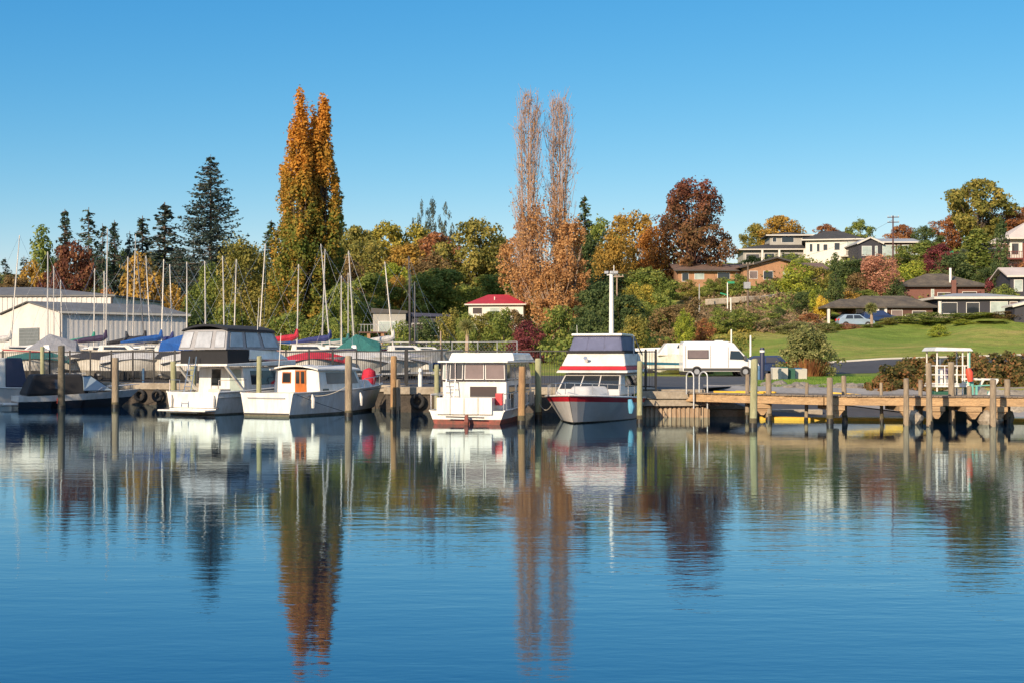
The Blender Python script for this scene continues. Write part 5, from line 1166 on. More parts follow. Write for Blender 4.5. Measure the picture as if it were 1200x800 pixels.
# orange brick bungalow, two gabled wings
p = pt(797, 192); z = zof(331, 192); t = thing('brick_bungalow', 'long orange brick bungalow with brown gabled roofs on the bank', 'house', (p.x, 192, z), R(3))
block(t, 0, 1.5, 10.5, 7, 0, 1.65, BRICK, ROOFBROWN, 'gx', 1.15, .7, wins=[(.5, 1.0, .2, 1.2, GLASS), (2.3, 1.4, .5, .9, PALEGLASS), (5.6, 1.8, .3, 1.2, GLASS), (8.2, 1.6, .5, .9, GLASS)], fascia=DARKFASCIA)
block(t, 8.9, -.5, 9.2, 9, .0, 2.0, BRICK, ROOFBROWN, 'gy', 1.45, .7, wins=[(.8, 1.2, .5, 1.1, BROWNGLASS), (2.8, 1.4, .4, 1.2, GLASS), (5.6, 1.4, .5, 1.1, PALEGLASS)], fascia=DARKFASCIA)
block(t, 15.2, 1.2, 5.6, 8, .1, 1.7, BRICK, ROOFBROWN, 'gx', 1.2, .8, wins=[(3.4, 1.1, .4, 1.0, GLASS)], fascia=DARKFASCIA)
MB().tube([(12.6, 4, 2.6), (12.6, 4, 3.9)], .13, 6).build('flue', OLDWHITE, t)
# grey two storey house
p = pt(871, 221); z = zof(308, 221); t = thing('two_storey_house', 'grey two storey house with dark hip roofs at the crest', 'house', (p.x, 221, z), R(-3))
block(t, 0, 0, 13.5, 8, 0, 2.0, GREYWALL, ROOFDARK, 'hip', 1.3, .8, wins=[(.4, 2.2, .1, 1.3, TINT), (3.4, 1.6, .1, 1.4, GLASS), (6.2, 2.6, .0, 1.5, TINT), (10.2, 2.0, .4, 1.3, PALEGLASS)], ridge=6)
block(t, 4.6, 2.5, 6.4, 6, 3.0, 1.5, GREYWALL, ROOFDARK, 'hip', .7, .7, wins=[(.4, .7, .5, .8, GLASS), (1.9, 2.0, .4, .95, GLASS), (5.2, .8, .5, .8, GLASS)])
MB().box(-.2, 14.2, -1.9, -.2, -2.5, -.12).build('terrace', SAGE, t)
for x in (2.7, 5.4, 9.4): MB().box(x, x + .3, -1.7, -1.4, -.1, 1.9).build('column', STUCCO, t)
# white house with dark roof
p = pt(944, 216); z = zof(306, 216); t = thing('white_house', 'white two level house with a dark pyramid roof and balcony beside the grey one', 'house', (p.x, 216, z), R(-12))
block(t, 0, 0, 8.4, 7.5, 0, 3.2, STUCCO, ROOFDARK, 'hip', 1.6, .6, wins=[(.6, .5, 1.4, 1.3, GLASS), (1.7, .5, 1.4, 1.3, GLASS), (2.7, .7, 1.6, 1.0, GLASS), (4.4, .9, 1.6, 1.2, GLASS), (6.3, 1.5, 1.0, 1.9, PALEGLASS)], ridge=3.6)
mb = MB(); mb.box(5.4, 8.6, -1.5, 0, .5, .62)
for x in np.arange(5.4, 8.6, .2): mb.box(x, x + .06, -1.5, -1.46, .62, 1.4)
mb.box(5.4, 8.6, -1.52, -1.44, 1.4, 1.47); mb.build('balcony', STUCCO, t)
# dark house with silver roof
p = pt(1006, 207); z = zof(304, 207); t = thing('silver_roofed_house', 'dark clad house with a pale silver roof, gable and glazed balcony', 'house', (p.x, 207, z), R(0))
block(t, 0, 0, 3.5, 8, 0, 2.3, DARKWALL, ROOFSILVER, 'gy', .95, .3, wins=[(.5, 1.5, .5, 1.5, PALEGLASS), (2.5, .4, .5, 1.5, PALEGLASS)])
block(t, 3.5, .4, 5.6, 8, 0, 2.5, BROWNWALL, ROOFSILVER, 'gx', .85, .5, wins=[(.2, 2.0, .3, 1.9, PALEGLASS), (2.5, .4, .3, 1.9, GLASS), (3.2, 1.5, .3, 1.9, PALEGLASS)])
MB().box(-.2, 9.4, -1.4, -.1, -2.5, -.05).build('base_wall', DARKWALL, t); mb = MB(); mb.box(3.3, 9.3, -1.42, -1.36, -.05, .75); mb.build('glass_balustrade', PALEGLASS, t)
# long mossy brown roof
p = pt(978, 153); z = zof(378, 153); t = thing('brown_roofed_house', 'long low house with a mossy brown roof, carport and white columns', 'house', (p.x, 154, z), R(2))
block(t, 2.8, 1.6, 9.2, 6.5, 0, 1.75, BROWNWALL, ROOFMOSS, 'hip', 1.35, .5, wins=[(.3, .9, .1, 1.5, TINT), (2.6, 1.0, .1, 1.5, TINT), (4.4, 1.3, .3, 1.2, BROWNGLASS), (6.8, 1.6, .3, 1.1, TINT)], fascia=DARKFASCIA, ridge=2.5)
mb = MB(); roof_hip(mb, 6.3, 5.0, 1.78, 1.0, .4, ridge=2.6); mb.v = [(x - .6, y, z_) for x, y, z_ in mb.v]; mb.build('carport_roof', ROOFMOSS, t)
for x in (-.6, 5.0, 5.9): MB().box(x, x + .26, -.2, .06, -.8, 1.6).build('column', STUCCO, t)
mb = MB()
for x in np.arange(7.9, 13.2, .16): mb.box(x, x + .11, -1.1, -1.06, -.1, .85)
mb.build('paling', PALEROCK, t)
# brown hip roof behind
p = pt(1058, 172); z = zof(356, 172); t = thing('hip_roofed_house', 'red brown brick house with a mossy hip roof and white flue', 'house', (p.x, 172, z), R(-2))
block(t, 0, 0, 10.2, 8, 0, 2.1, BRICKRED, ROOFMOSS, 'hip', 1.75, .6, wins=[(3.5, .4, .3, 1.5, PALEGLASS), (4.3, 2.2, .3, 1.1, TINT), (7.4, 1.8, .3, 1.2, TINT)], fascia=DARKFASCIA)
chimney(t, 6.2, -.4, 0, 2.9, .55); MB().tube([(6.1, .6, 2.6), (6.1, .6, 4.5)], .16, 8).build('flue', WHITEPOST, t)
# dark modern house
p = pt(1099, 156); z = zof(369, 156); t = thing('modern_house', 'dark modern house with a thin pale flat roof and white framed windows', 'house', (p.x, 156, z), R(-2))
block(t, 0, 0, 9.3, 7, 0, 1.75, DARKWALL, FASCIA, 'flat', .0, .55, wins=[(.5, 1.7, .1, 1.3, GLASS), (3.2, 1.5, .1, 1.3, GLASS), (5.9, 2.0, .0, 1.5, PALEGLASS), (8.1, .9, .0, 1.5, BROWNGLASS)], ridge=3)
mb = MB(); roof_hip(mb, 9.3, 7, 2.04, .55, .5, ridge=3.2); mb.build('upper_roof', ROOFSILVER, t)
MB().tube([(.1, -.5, .0), (.1, -.5, 1.5)], .2, 8).build('folded_umbrella', STUCCO, t)
# pale roofed house with decks at the frame edge
p = pt(1162, 185); z = zof(302, 185); t = thing('deck_house', 'pale roofed house with stacked dark red decks, cut off by the frame edge', 'house', (p.x, 185, z), R(-4))
block(t, 3.0, 2, 8, 8, 0, 2.6, STUCCO, ROOFPINK, 'hip', 3.0, .9, wins=[(.2, 1.0, .5, 1.6, TINT), (1.6, 1.6, .4, 1.9, GLASS)])
block(t, 0, 2.6, 3, 5, -.1, 2.1, BROWNWALL, ROOFPINK, 'flat', .1, .2, wins=[(.3, 2.2, .5, 1.1, TINT)])
mb = MB(); mb.box(-.2, 10, .2, 1.95, -.25, -.08); mb.box(1.5, 10, -.6, 1.9, -2.1, -1.9)
for x in np.arange(-.2, 10, .22): mb.box(x, x + .06, .2, .25, -.08, .8)
for x in np.arange(1.5, 10, .22): mb.box(x, x + .06, -.6, -.55, -1.9, -1.0)
mb.box(-.2, 10, .18, .27, .8, .87); mb.box(1.5, 10, -.62, -.53, -1.0, -.93); mb.build('deck', mat('dark_red_timber', (.16, .045, .035), .8), t)
for x in (1.6, 4, 7): MB().box(x, x + .2, -.5, -.3, -5, 1.9).build('deck_post', mat('dark_red_timber', (.16, .045, .035), .8), t)
p = pt(1184, 160); z = zof(343, 160); t = thing('cream_house', 'low white house with a pale roof below the decks at the frame edge', 'house', (p.x, 160, z), R(-5))
block(t, 0, 0, 8, 7, 0, 1.8, DARKWALL, ROOFPINK, 'gx', 1.2, .5, wins=[(.4, 1.0, .1, 1.4, PALEGLASS), (1.7, 1.4, .1, 1.4, PALEGLASS)])
p = pt(1189, 142); z = zof(372, 142); t = thing('garden_shed', 'dark low roof edge with a white fascia at the frame edge above the hedge', 'shed', (p.x, 142, z), R(-6))
block(t, 0, 0, 5, 4, 0, 1.1, DARKWALL, FASCIA, 'gy', .7, .3)
# small garden bits
p = gpt(1112, 190); mb = MB(); mb.box(-.5, .5, -.4, .4, -1.5, -.3); mb.build('hutch', SIGNGREEN, None)
o = COL.objects[-1]; o.name = 'garden_hut'; o.location = (p.x, p.y, zof(292, 190)); tag(o, 'tiny teal hut between the shrubs above the hip roof', 'hut')

# ------------------------------------------------------------------ trees
def unit(v): return v / (np.linalg.norm(v, axis=1, keepdims=True) + 1e-9)
def leaf_quads(P, N, size, rs, jitter=.55, sv=.45):
    n = len(P); nn = unit(N + jitter * rs.normal(size=(n, 3))); a = unit(np.cross(nn, rs.normal(size=(n, 3)))); b = np.cross(nn, a)
    s = size * (1 + sv * rs.uniform(-1, 1, size=(n, 1))); a = a * s * .5; b = b * s * .5 * rs.uniform(.55, 1, size=(n, 1))
    V = np.stack([P - a, P - b * .9, P + a, P + b * .9], 1).reshape(-1, 3); return V, np.arange(4 * n).reshape(-1, 4)
def env(kind, h):
    h = np.clip(h, 0, 1)
    if kind == 'round': return np.sqrt(np.clip(1 - ((h - .52) / .5) ** 2, .0, 1)) ** .9
    if kind == 'dome': return np.clip(1 - h ** 2.6, 0, 1) ** .55 * (.85 + .15 * np.minimum(1, h / .15))
    if kind == 'poplar': return np.clip(h / .10, .25, 1) ** .5 * (1 - np.clip((h - .25) / .76, 0, 1) ** 1.7) ** .8
    if kind == 'column': return np.clip(h / .12, .4, 1) ** .5 * np.clip(1 - h ** 3.2, 0, 1) ** .6
    if kind == 'spread': return np.clip(np.sin(np.pi * np.clip(h * .86 + .14, 0, 1) ** 1.35), 0, 1) ** .65
    if kind == 'cone': return (1 - h) ** .85
def crown(kind, seed, H, Rr, base=.12, nc=60, nl=5000, leaf=.28, rc=.26, stretch=1.0, shell=.55, trunk_r=.16, limbs=18, gaps=0.0, leafy=1.0, sparse_top=0, irr=1.0):
    """returns (V, Q) of leaves and an MB of trunk and limbs; base = bare fraction of the height"""
    rs = np.random.RandomState(seed); C = []; k = 0; ph = rs.uniform(0, 6.28, 3)
    while len(C) < nc and k < nc * 30:
        k += 1; h = rs.uniform(0, 1) ** (.9 if kind != 'dome' else 1.2); r = env(kind, h) * (rs.uniform(0, 1) ** .5 * (1 - shell) + shell * rs.uniform(.85, 1.0) if rs.uniform() < .85 else rs.uniform(0, .6))
        if rs.uniform() > .3 + .7 * float(env(kind, h)): continue
        th = rs.uniform(0, 2 * np.pi); r *= 1 + irr * (.22 * math.sin(2 * th + ph[0] + 5 * h) + .16 * math.sin(5 * th + ph[1] - 8 * h) + .12 * math.sin(11 * h + ph[2] + th)); C.append((r * Rr * (1 - rc * .6) * np.cos(th), r * Rr * (1 - rc * .6) * np.sin(th), H * (base + (1 - base) * h * (1 - rc * Rr / H * .5))))
    C = np.array(C); K = len(C); cr = rc * Rr * rs.uniform(.65, 1.25, K)
    if gaps: pass
    n = int(nl * leafy); w = cr ** 2; idx = rs.choice(K, n, p=w / w.sum())
    d = unit(rs.normal(size=(n, 3))); d[:, 2] = np.where(rs.uniform(size=n) < .35, np.abs(d[:, 2]), d[:, 2])
    rr = cr[idx][:, None] * (.45 + .6 * rs.uniform(size=(n, 1)) ** .6) * np.where(rs.uniform(size=(n, 1)) < .07, rs.uniform(1.1, 1.6, (n, 1)), 1.0)
    off = d * rr; off[:, 2] *= stretch * .85; P = C[idx] + off
    P[:, 2] = np.maximum(P[:, 2], .15)
    ctr = np.array([0, 0, H * (base + (1 - base) * .4)]); Nn = unit(d * .8 + unit(P - ctr) * .5)
    V, Q = leaf_quads(P, Nn, leaf, rs)
    mb = MB(); top = H * (.8 if kind in ('poplar', 'cone', 'column') else .6)
    mb.tube([(0, 0, -.6), (0, 0, H * .02), (rs.uniform(-.1, .1), rs.uniform(-.1, .1), top * .5), (0, 0, top)], [trunk_r * 1.35, trunk_r, trunk_r * .7, trunk_r * .18], 7)
    sel = rs.permutation(K)[:limbs]
    for i in sel:
        c = C[i]; z0 = max(H * base * .7, c[2] * (.45 if kind != 'poplar' else .8) * rs.uniform(.6, 1) ); z0 = min(z0, top * .95)
        m_ = np.array([c[0] * .45, c[1] * .45, z0 + (c[2] - z0) * .35]); r0 = trunk_r * .38 * (1 - .5 * z0 / H)
        mb.tube([(0, 0, z0), tuple(m_), tuple(c)], [r0, r0 * .65, r0 * .2], 4, cap=False)
    return V, Q, mb
def conifer(seed, H, Rr, nlev=26, per=9, leaf=.3, droop=.18, tip=.85, base=.06, trunk_r=.3, dens=30, power=.85, ragged=.25):
    rs = np.random.RandomState(seed); P = []; Nn = []; mb = MB(); mb.tube([(0, 0, -.6), (0, 0, H * .5), (0, 0, H)], [trunk_r, trunk_r * .55, .03], 7)
    for i in range(nlev):
        h = base + (1 - base) * (i / nlev) ** 1.0; z0 = H * h
        for j in range(per):
            L = Rr * (1 - h) ** power * rs.uniform(1 - ragged, 1.08) + .15; th = rs.uniform(0, 2 * np.pi); zz = z0 + rs.uniform(-.4, .4) * H / nlev
            n = max(5, int(dens * L / Rr * 1.2)); u = rs.uniform(.12, 1, n) ** .75
            r = L * u; z = zz - droop * L * np.sin(u * 2.2) + .22 * L * np.clip(u - .55, 0, 1); sp = .10 * L * (1.15 - u) + .10
            x = r * np.cos(th) + rs.normal(size=n) * sp * np.sin(th); y = r * np.sin(th) - rs.normal(size=n) * sp * np.cos(th)
            P.append(np.stack([x, y, z + rs.normal(size=n) * .07 - .05], 1)); Nn.append(np.tile([[.15 * np.cos(th), .15 * np.sin(th), 1.0]], (n, 1)))
            e = (L * .9 * math.cos(th), L * .9 * math.sin(th), zz - droop * L * .8 + .05); mb.tube([(0, 0, zz), e], [.05, .015], 3, cap=False)
    P = np.concatenate(P); Nn = np.concatenate(Nn); V, Q = leaf_quads(P, Nn, leaf, rs, jitter=.45); return V, Q, mb
def bare_poplar(seed, H, Rr, nb=150, leaf=.22, nl=3800, trunk_r=.32):
    """upswept bare limbs with thin leftover leaves, denser low down"""
    rs = np.random.RandomState(seed); mb = MB(); P = []
    for dx, dy, hh, rr in ((0, 0, .99, 1.0), (.16, .1, .93, .7), (-.18, -.08, .95, .75), (.05, -.2, .88, .6)):
        x, y = dx * Rr * 2.2, dy * Rr * 2.2; mb.tube([(0, 0, -.5), (x * .4, y * .4, H * .22), (x * .9, y * .9, H * .6), (x, y, H * hh)], [trunk_r * rr, trunk_r * .7 * rr, trunk_r * .38 * rr, .03], 6)
    for i in range(nb):
        h = rs.uniform(.12, .95); th = rs.uniform(0, 2 * np.pi); L = H * rs.uniform(.07, .17) * (1.1 - h * .6); pr = min(1, h / .3) * (1 - max(0, (h - .8) / .22) ** 1.5 * .75)
        rad = Rr * pr * rs.uniform(.35, 1.0); r0_ = rad * .25
        a = np.array([r0_ * math.cos(th), r0_ * math.sin(th), H * h * .97]); c = np.array([rad * math.cos(th), rad * math.sin(th), min(H * h + L, H * rs.uniform(.97, 1.0))]); m_ = a + (c - a) * .4 + np.array([rad * .2 * math.cos(th), rad * .2 * math.sin(th), -L * .1])
        r0 = .07 * (1.25 - h); mb.tube([tuple(a), tuple(m_), tuple(c)], [r0, r0 * .7, .02], 3, cap=False)
        for k in range(4):
            u = rs.uniform(.2, 1); b0 = a + (c - a) * u; e = b0 + np.array([rs.normal() * .42, rs.normal() * .42, rs.uniform(.7, 1.8)]); mb.tube([tuple(b0), tuple(e)], [.026, .012], 3, cap=False)
            q = rs.poisson(max(.15, nl / nb / 6 * (1.9 - 2.6 * h) if h < .62 else nl / nb / 6 * .22)); w = rs.uniform(0, 1, (q, 1)); P.append(b0 + (e - b0) * w + rs.normal(size=(q, 3)) * .2)
    P = np.concatenate(P); V, Q = leaf_quads(P, rs.normal(size=P.shape), leaf, rs); return V, Q, mb
# leaf colours
LM = dict(
    green=leafmat('leaves_mid_green', (0.077, 0.110, 0.019), (0.142, 0.185, 0.032), (0.261, 0.269, 0.047)),
    dark=leafmat('leaves_dark_green', (0.032, 0.057, 0.020), (0.065, 0.099, 0.030), (0.116, 0.143, 0.042)),
    conifer=leafmat('needles_dark', (0.018, 0.042, 0.027), (0.042, 0.068, 0.042), (0.083, 0.112, 0.068)),
    bluecon=leafmat('needles_blue_green', (0.020, 0.041, 0.035), (0.047, 0.074, 0.061), (0.095, 0.121, 0.095)),
    olive=leafmat('leaves_olive', (0.091, 0.098, 0.018), (0.195, 0.182, 0.033), (0.312, 0.247, 0.046)),
    yellow=leafmat('leaves_yellow_green', (0.137, 0.137, 0.019), (0.284, 0.242, 0.026), (0.441, 0.326, 0.037)),
    gold=leafmat('leaves_gold', (0.149, 0.098, 0.017), (0.322, 0.196, 0.029), (0.483, 0.287, 0.034)),
    orange=leafmat('leaves_orange', (.17, .075, .018), (.34, .14, .024), (.50, .22, .03)),
    rust=leafmat('leaves_rust', (.12, .05, .025), (.26, .10, .035), (.38, .18, .05)),
    beech=leafmat('leaves_copper_beech', (.085, .06, .022), (.17, .085, .035), (.26, .13, .05), grad=(8, 17, (.24, .075, .055)), scale=.6),
    maroon=leafmat('leaves_maroon', (0.068, 0.017, 0.024), (0.145, 0.031, 0.037), (0.221, 0.060, 0.051)),
    brown=leafmat('leaves_brown', (0.084, 0.056, 0.021), (0.168, 0.112, 0.042), (0.266, 0.182, 0.070)),
    pink=leafmat('leaves_salmon', (.22, .09, .055), (.38, .17, .10), (.50, .27, .15)),
    lime=leafmat('leaves_lime', (.11, .15, .015), (.22, .26, .02), (.36, .36, .03)),
    grey=leafmat('leaves_grey_green', (.04, .055, .04), (.08, .10, .07), (.13, .15, .10)),
    flax=leafmat('leaves_flax', (.08, .10, .03), (.17, .18, .05), (.28, .26, .09)),
    brightyellow=leafmat('leaves_bright_yellow', (.40, .24, .01), (.62, .38, .015), (.72, .50, .04)),
    poplar=leafmat('leaves_poplar', (.085, .125, .02), (.17, .17, .022), (.34, .20, .022), grad=(13, 25, (.66, .31, .05)), scale=.5),
    poplarb=leafmat('leaves_poplar_rust', (.25, .12, .04), (.36, .18, .06), (.46, .26, .09), scale=.4),
    bramble=leafmat('leaves_bramble', (0.042, 0.048, 0.014), (0.108, 0.096, 0.024), (0.264, 0.120, 0.042), scale=.8),
    copper=leafmat('leaves_copper', (.06, .022, .016), (.14, .05, .03), (.22, .10, .04)),
    dry=leafmat('dry_scrub', (.12, .08, .04), (.23, .15, .08), (.32, .23, .12), scale=.5),
)
LIB = {}
def lib(kind, v):
    """shared crown and trunk meshes 10 m tall"""
    key = (kind, v)
    if key in LIB: return LIB[key]
    s = 100 + v * 17 + sum(map(ord, kind))
    if kind == 'broad': V, Q, mb = crown('spread', s, 10, 4.0, .06, 100, 9000, .33, .21, trunk_r=.2)
    elif kind == 'loose': V, Q, mb = crown('round', s, 10, 3.6, .10, 90, 7500, .30, .22, stretch=1.5, trunk_r=.16, limbs=40)
    elif kind == 'willow': V, Q, mb = crown('dome', s, 10, 4.2, .03, 130, 14000, .28, .2, stretch=2.0, trunk_r=.2)
    elif kind == 'bush': V, Q, mb = crown('dome', s, 10, 5.0, .0, 70, 5500, .42, .24, trunk_r=.2, limbs=14)
    elif kind == 'column': V, Q, mb = crown('column', s, 10, 1.7, .01, 60, 3800, .30, .42, stretch=1.5, trunk_r=.15, limbs=6)
    elif kind == 'conifer': V, Q, mb = conifer(s, 10, 2.2, 26, 9, .30, dens=18, trunk_r=.14)
    elif kind == 'scrag': V, Q, mb = conifer(s, 10, 2.3, 15, 6, .34, dens=20, trunk_r=.13, ragged=.6, power=.55, base=.25)
    elif kind == 'gum': V, Q, mb = crown('round', s, 10, 3.2, .45, 16, 2000, .26, .24, stretch=1.3, trunk_r=.13, limbs=16)
    LIB[key] = (np_mesh('crown', V, Q, LM['green']), mb_mesh('trunk', mb, BARK)); return LIB[key]
def mb_mesh(name, mb, m_):
    me = bpy.data.meshes.new(name); me.from_pydata(mb.v, [], mb.f); me.materials.append(m_); me.update(); return me
def put(mesh, name, m_, parent, sc=(1, 1, 1), rz=0):
    o = bpy.data.objects.new(name, mesh); COL.objects.link(o); o.parent = parent; o.scale = sc; o.rotation_euler = (0, 0, rz)
    if m_ and m_ is not mesh.materials[0]: o.material_slots[0].link = 'OBJECT'; o.material_slots[0].material = m_
    return o
NV = dict(broad=4, loose=3, willow=2, bush=4, column=2, conifer=3, scrag=3, gum=2)
LR = dict(broad=4.0, loose=3.6, willow=4.2, bush=5.0, column=1.7, conifer=2.2, scrag=2.3, gum=3.2)
cnt = {}
trng = random.Random(77)
def tree(name, kind, px, top, wpx, D, lm, label, cat='tree', group=None, bark=None, sink=0.0, base_y=None):
    p = gpt(px, D)
    if base_y is not None: p.z = zof(base_y, D)
    H = zof(top, D) - p.z + sink; p.z -= sink
    wr = wpx / 2 * D / F * (2.1 if kind == 'conifer' else 1.75 if kind == 'scrag' else 1.12); v = cnt.get(kind, 0) % NV[kind]; cnt[kind] = cnt.get(kind, 0) + 1
    t = thing(name, label, cat, p, 0, group); cm, tm = lib(kind, v); sc = (wr / LR[kind], wr / LR[kind], H / 10); rz = trng.uniform(0, 6.28)
    put(cm, 'crown', LM[lm], t, sc, rz); put(tm, 'trunk', bark, t, sc, rz); return t
G1 = 'trees on the skyline behind the sheds'; G2 = 'trees on the wooded slope'; G3 = 'garden trees and shrubs on the slope'
T = tree
# left skyline
T('scraggly_pine', 'scrag', 6, 302, 22, 230, 'conifer', 'thin scraggly pine at the frame edge behind the sheds', group=G1)
T('scraggly_pine', 'scrag', 28, 300, 20, 240, 'bluecon', 'pale scraggly pine behind the tall leaning mast', group=G1)
T('pine_tree', 'column', 50, 263, 34, 215, 'green', 'full green conifer standing beside the copper coloured tree', group=G1)
T('pine_tree', 'conifer', 76, 245, 26, 235, 'conifer', 'narrow dark conifer rising behind the copper coloured tree', group=G1)
T('pine_tree', 'scrag', 104, 243, 34, 230, 'conifer', 'tall thin conifer with a bent crown beyond the copper coloured tree', group=G1)
T('copper_tree', 'broad', 84, 280, 60, 190, 'copper', 'round dark maroon tree above the higher shed roof', group=G1)
T('small_tree', 'broad', 42, 305, 40, 195, 'gold', 'small golden tree between the sheds and the maroon tree', group=G1)
T('small_tree', 'broad', 18, 322, 50, 190, 'brown', 'low brownish tree above the shed roof near the frame edge', group=G1)
for px, top, w, D, k, lm, lb in [(120, 262, 24, 215, 'scrag', 'conifer', 'dark conifer just past the maroon tree'), (134, 258, 26, 222, 'conifer', 'conifer', 'dark pointed conifer behind the tallest pale mast'), (152, 271, 24, 225, 'scrag', 'bluecon', 'small loose conifer over the orange round tree'),
                              (167, 253, 34, 228, 'conifer', 'conifer', 'pointed conifer directly above the orange round tree'), (193, 237, 42, 226, 'conifer', 'bluecon', 'tall conifer standing next to the giant conifer'), (209, 290, 34, 215, 'conifer', 'conifer', 'low conifer at the skirt of the giant conifer'),
                              (318, 258, 30, 262, 'conifer', 'dark', 'dark conifer peeping past the far side of the orange poplars'), (396, 256, 26, 262, 'column', 'dark', 'dark rounded conifer behind the orange poplar edge')]:
    T('conifer_tree', k, px, top, w, D, lm, lb, group=G1)
T('willow_tree', 'bush', 166, 300, 78, 165, 'gold', 'round orange brown tree behind the long shed', group=G1)
T('bush', 'bush', 130, 340, 60, 172, 'rust', 'low russet bush behind the sheds', 'shrub', G1)
T('willow_tree', 'willow', 283, 288, 78, 172, 'olive', 'olive gold willow behind the small cream house', group=G1)
T('willow_tree', 'willow', 246, 315, 60, 178, 'green', 'low green tree below the giant conifer', group=G1)
T('bush', 'bush', 232, 350, 60, 150, 'dark', 'dark shrub at the end of the long shed', 'shrub', G1)
T('bush', 'bush', 268, 352, 50, 160, 'green', 'green shrub before the small cream house', 'shrub', G1)
for px, top, w, D, k, lm, lb in [(8, 318, 60, 240, 'broad', 'green', 'low green tree beyond the sheds at the frame edge'), (62, 300, 40, 238, 'broad', 'dark', 'dark tree between the full green conifer and the copper coloured one'), (112, 296, 44, 242, 'broad', 'dark', 'dark leafy tree behind the bent crowned conifer'),
        (143, 292, 46, 244, 'broad', 'dark', 'dark leafy tree behind the orange brown round tree'), (182, 292, 46, 240, 'broad', 'green', 'green leafy tree between the pointed conifers'), (215, 300, 50, 240, 'broad', 'dark', 'dark leafy tree at the shed side of the giant conifer skirt'),
        (300, 290, 50, 240, 'broad', 'olive', 'olive tree far behind the willow'), (272, 300, 50, 236, 'broad', 'gold', 'golden tree behind the giant conifer foot'), (100, 325, 60, 200, 'bush', 'olive', 'low olive tree above the higher shed roof'), (208, 335, 60, 182, 'bush', 'gold', 'gold shrub above the long shed roof end')]:
    T('broad_tree', k, px, top, w, D, lm, lb, group=G1)
# giant conifer
p = gpt(247, 205); H = zof(181, 205) - p.z; t = thing('giant_conifer', 'giant dark layered conifer towering over the yacht masts', 'tree', p, 0, G1)
V, Q, mb = conifer(5, H, 11.6, 34, 17, .42, droop=.10, trunk_r=.5, dens=60, power=.82, ragged=.3, base=.10); np_mesh('crown', V, Q, LM['bluecon'], t); mb.build('trunk', BARK, t)
T('bush', 'willow', 262, 298, 70, 215, 'dark', 'dark full tree at the foot of the giant conifer', group=G1)
T('bush', 'willow', 222, 312, 50, 220, 'dark', 'dark tree to the shed side of the giant conifer', group=G1)
# orange poplars
def hero(name, label, px, D, top, wpx, kind, lm, seed, bark=BARK, **k):
    p = gpt(px, D); H = zof(top, D) - p.z; Rr = wpx / 2 * D / F
    t = thing(name, label, 'tree', p, 0, k.pop('group', G2)); V, Q, mb = crown(kind, seed, H, Rr, **k); np_mesh('crown', V, Q, LM[lm], t); mb.build('trunk', bark, t); return t
hero('poplar_tree', 'tallest orange topped poplar of the pair behind the red sail cover', 352, 158, 110, 60, 'poplar', 'poplar', 11, base=.04, nc=230, nl=26000, leaf=.32, rc=.21, stretch=3.0, shell=.6, trunk_r=.5, limbs=80)
hero('poplar_tree', 'slightly shorter orange poplar of the pair, beside the taller one', 378, 160, 120, 54, 'poplar', 'poplar', 12, base=.04, nc=220, nl=24000, leaf=.32, rc=.21, stretch=3.0, shell=.6, trunk_r=.5, limbs=80)
hero('poplar_tree', 'middle stem filling the gap between the two orange poplars', 366, 161, 127, 42, 'poplar', 'poplar', 15, base=.04, nc=150, nl=12000, leaf=.32, rc=.24, stretch=2.8, shell=.6, trunk_r=.35, limbs=50)
hero('poplar_tree', 'lower green gold poplar shoulder hugging the poplar pair on the willow side', 334, 162, 190, 36, 'poplar', 'poplar', 13, base=.03, nc=90, nl=9000, leaf=.30, rc=.34, stretch=2.6, shell=.6, trunk_r=.3, limbs=30)
hero('poplar_tree', 'lower poplar shoulder hugging the pair on the far side', 394, 163, 205, 24, 'poplar', 'poplar', 14, base=.03, nc=70, nl=6000, leaf=.30, rc=.34, stretch=2.6, shell=.6, trunk_r=.3, limbs=30)
# bare topped poplars
for px, D, top, w, sd, lb in [(619, 168, 110, 42, 21, 'bare topped poplar with pale upswept branches, the one nearer the red roof'), (656, 170, 113, 42, 22, 'bare topped poplar with pale upswept branches, the one nearer the white mast')]:
    p = gpt(px, D); H = zof(top, D) - p.z; t = thing('bare_poplar', lb, 'tree', p, 0, 'pair of half bare poplars')
    V, Q, mb = bare_poplar(sd, H, w / 2 * D / F, nb=250, nl=5200); np_mesh('crown', V, Q, LM['poplarb'], t); mb.build('trunk', TWIG, t)
for px, D, top, w, sd, lb in [(640, 166, 240, 96, 31, 'broad rust leaved tree filling the foot of the two bare poplars'), (612, 172, 262, 50, 32, 'rust tree against the red roofed house'), (668, 160, 262, 50, 33, 'orange rust tree on the mast side of the bare poplars'), (650, 158, 310, 60, 34, 'low rust tree just before the bare poplar trunks')]:
    hero('rust_tree', lb, px, D, top, w, 'round', 'poplarb', sd, base=.10, nc=120, nl=7200, leaf=.28, rc=.19, stretch=1.7, shell=.45, trunk_r=.28, limbs=60, bark=PALEBARK)
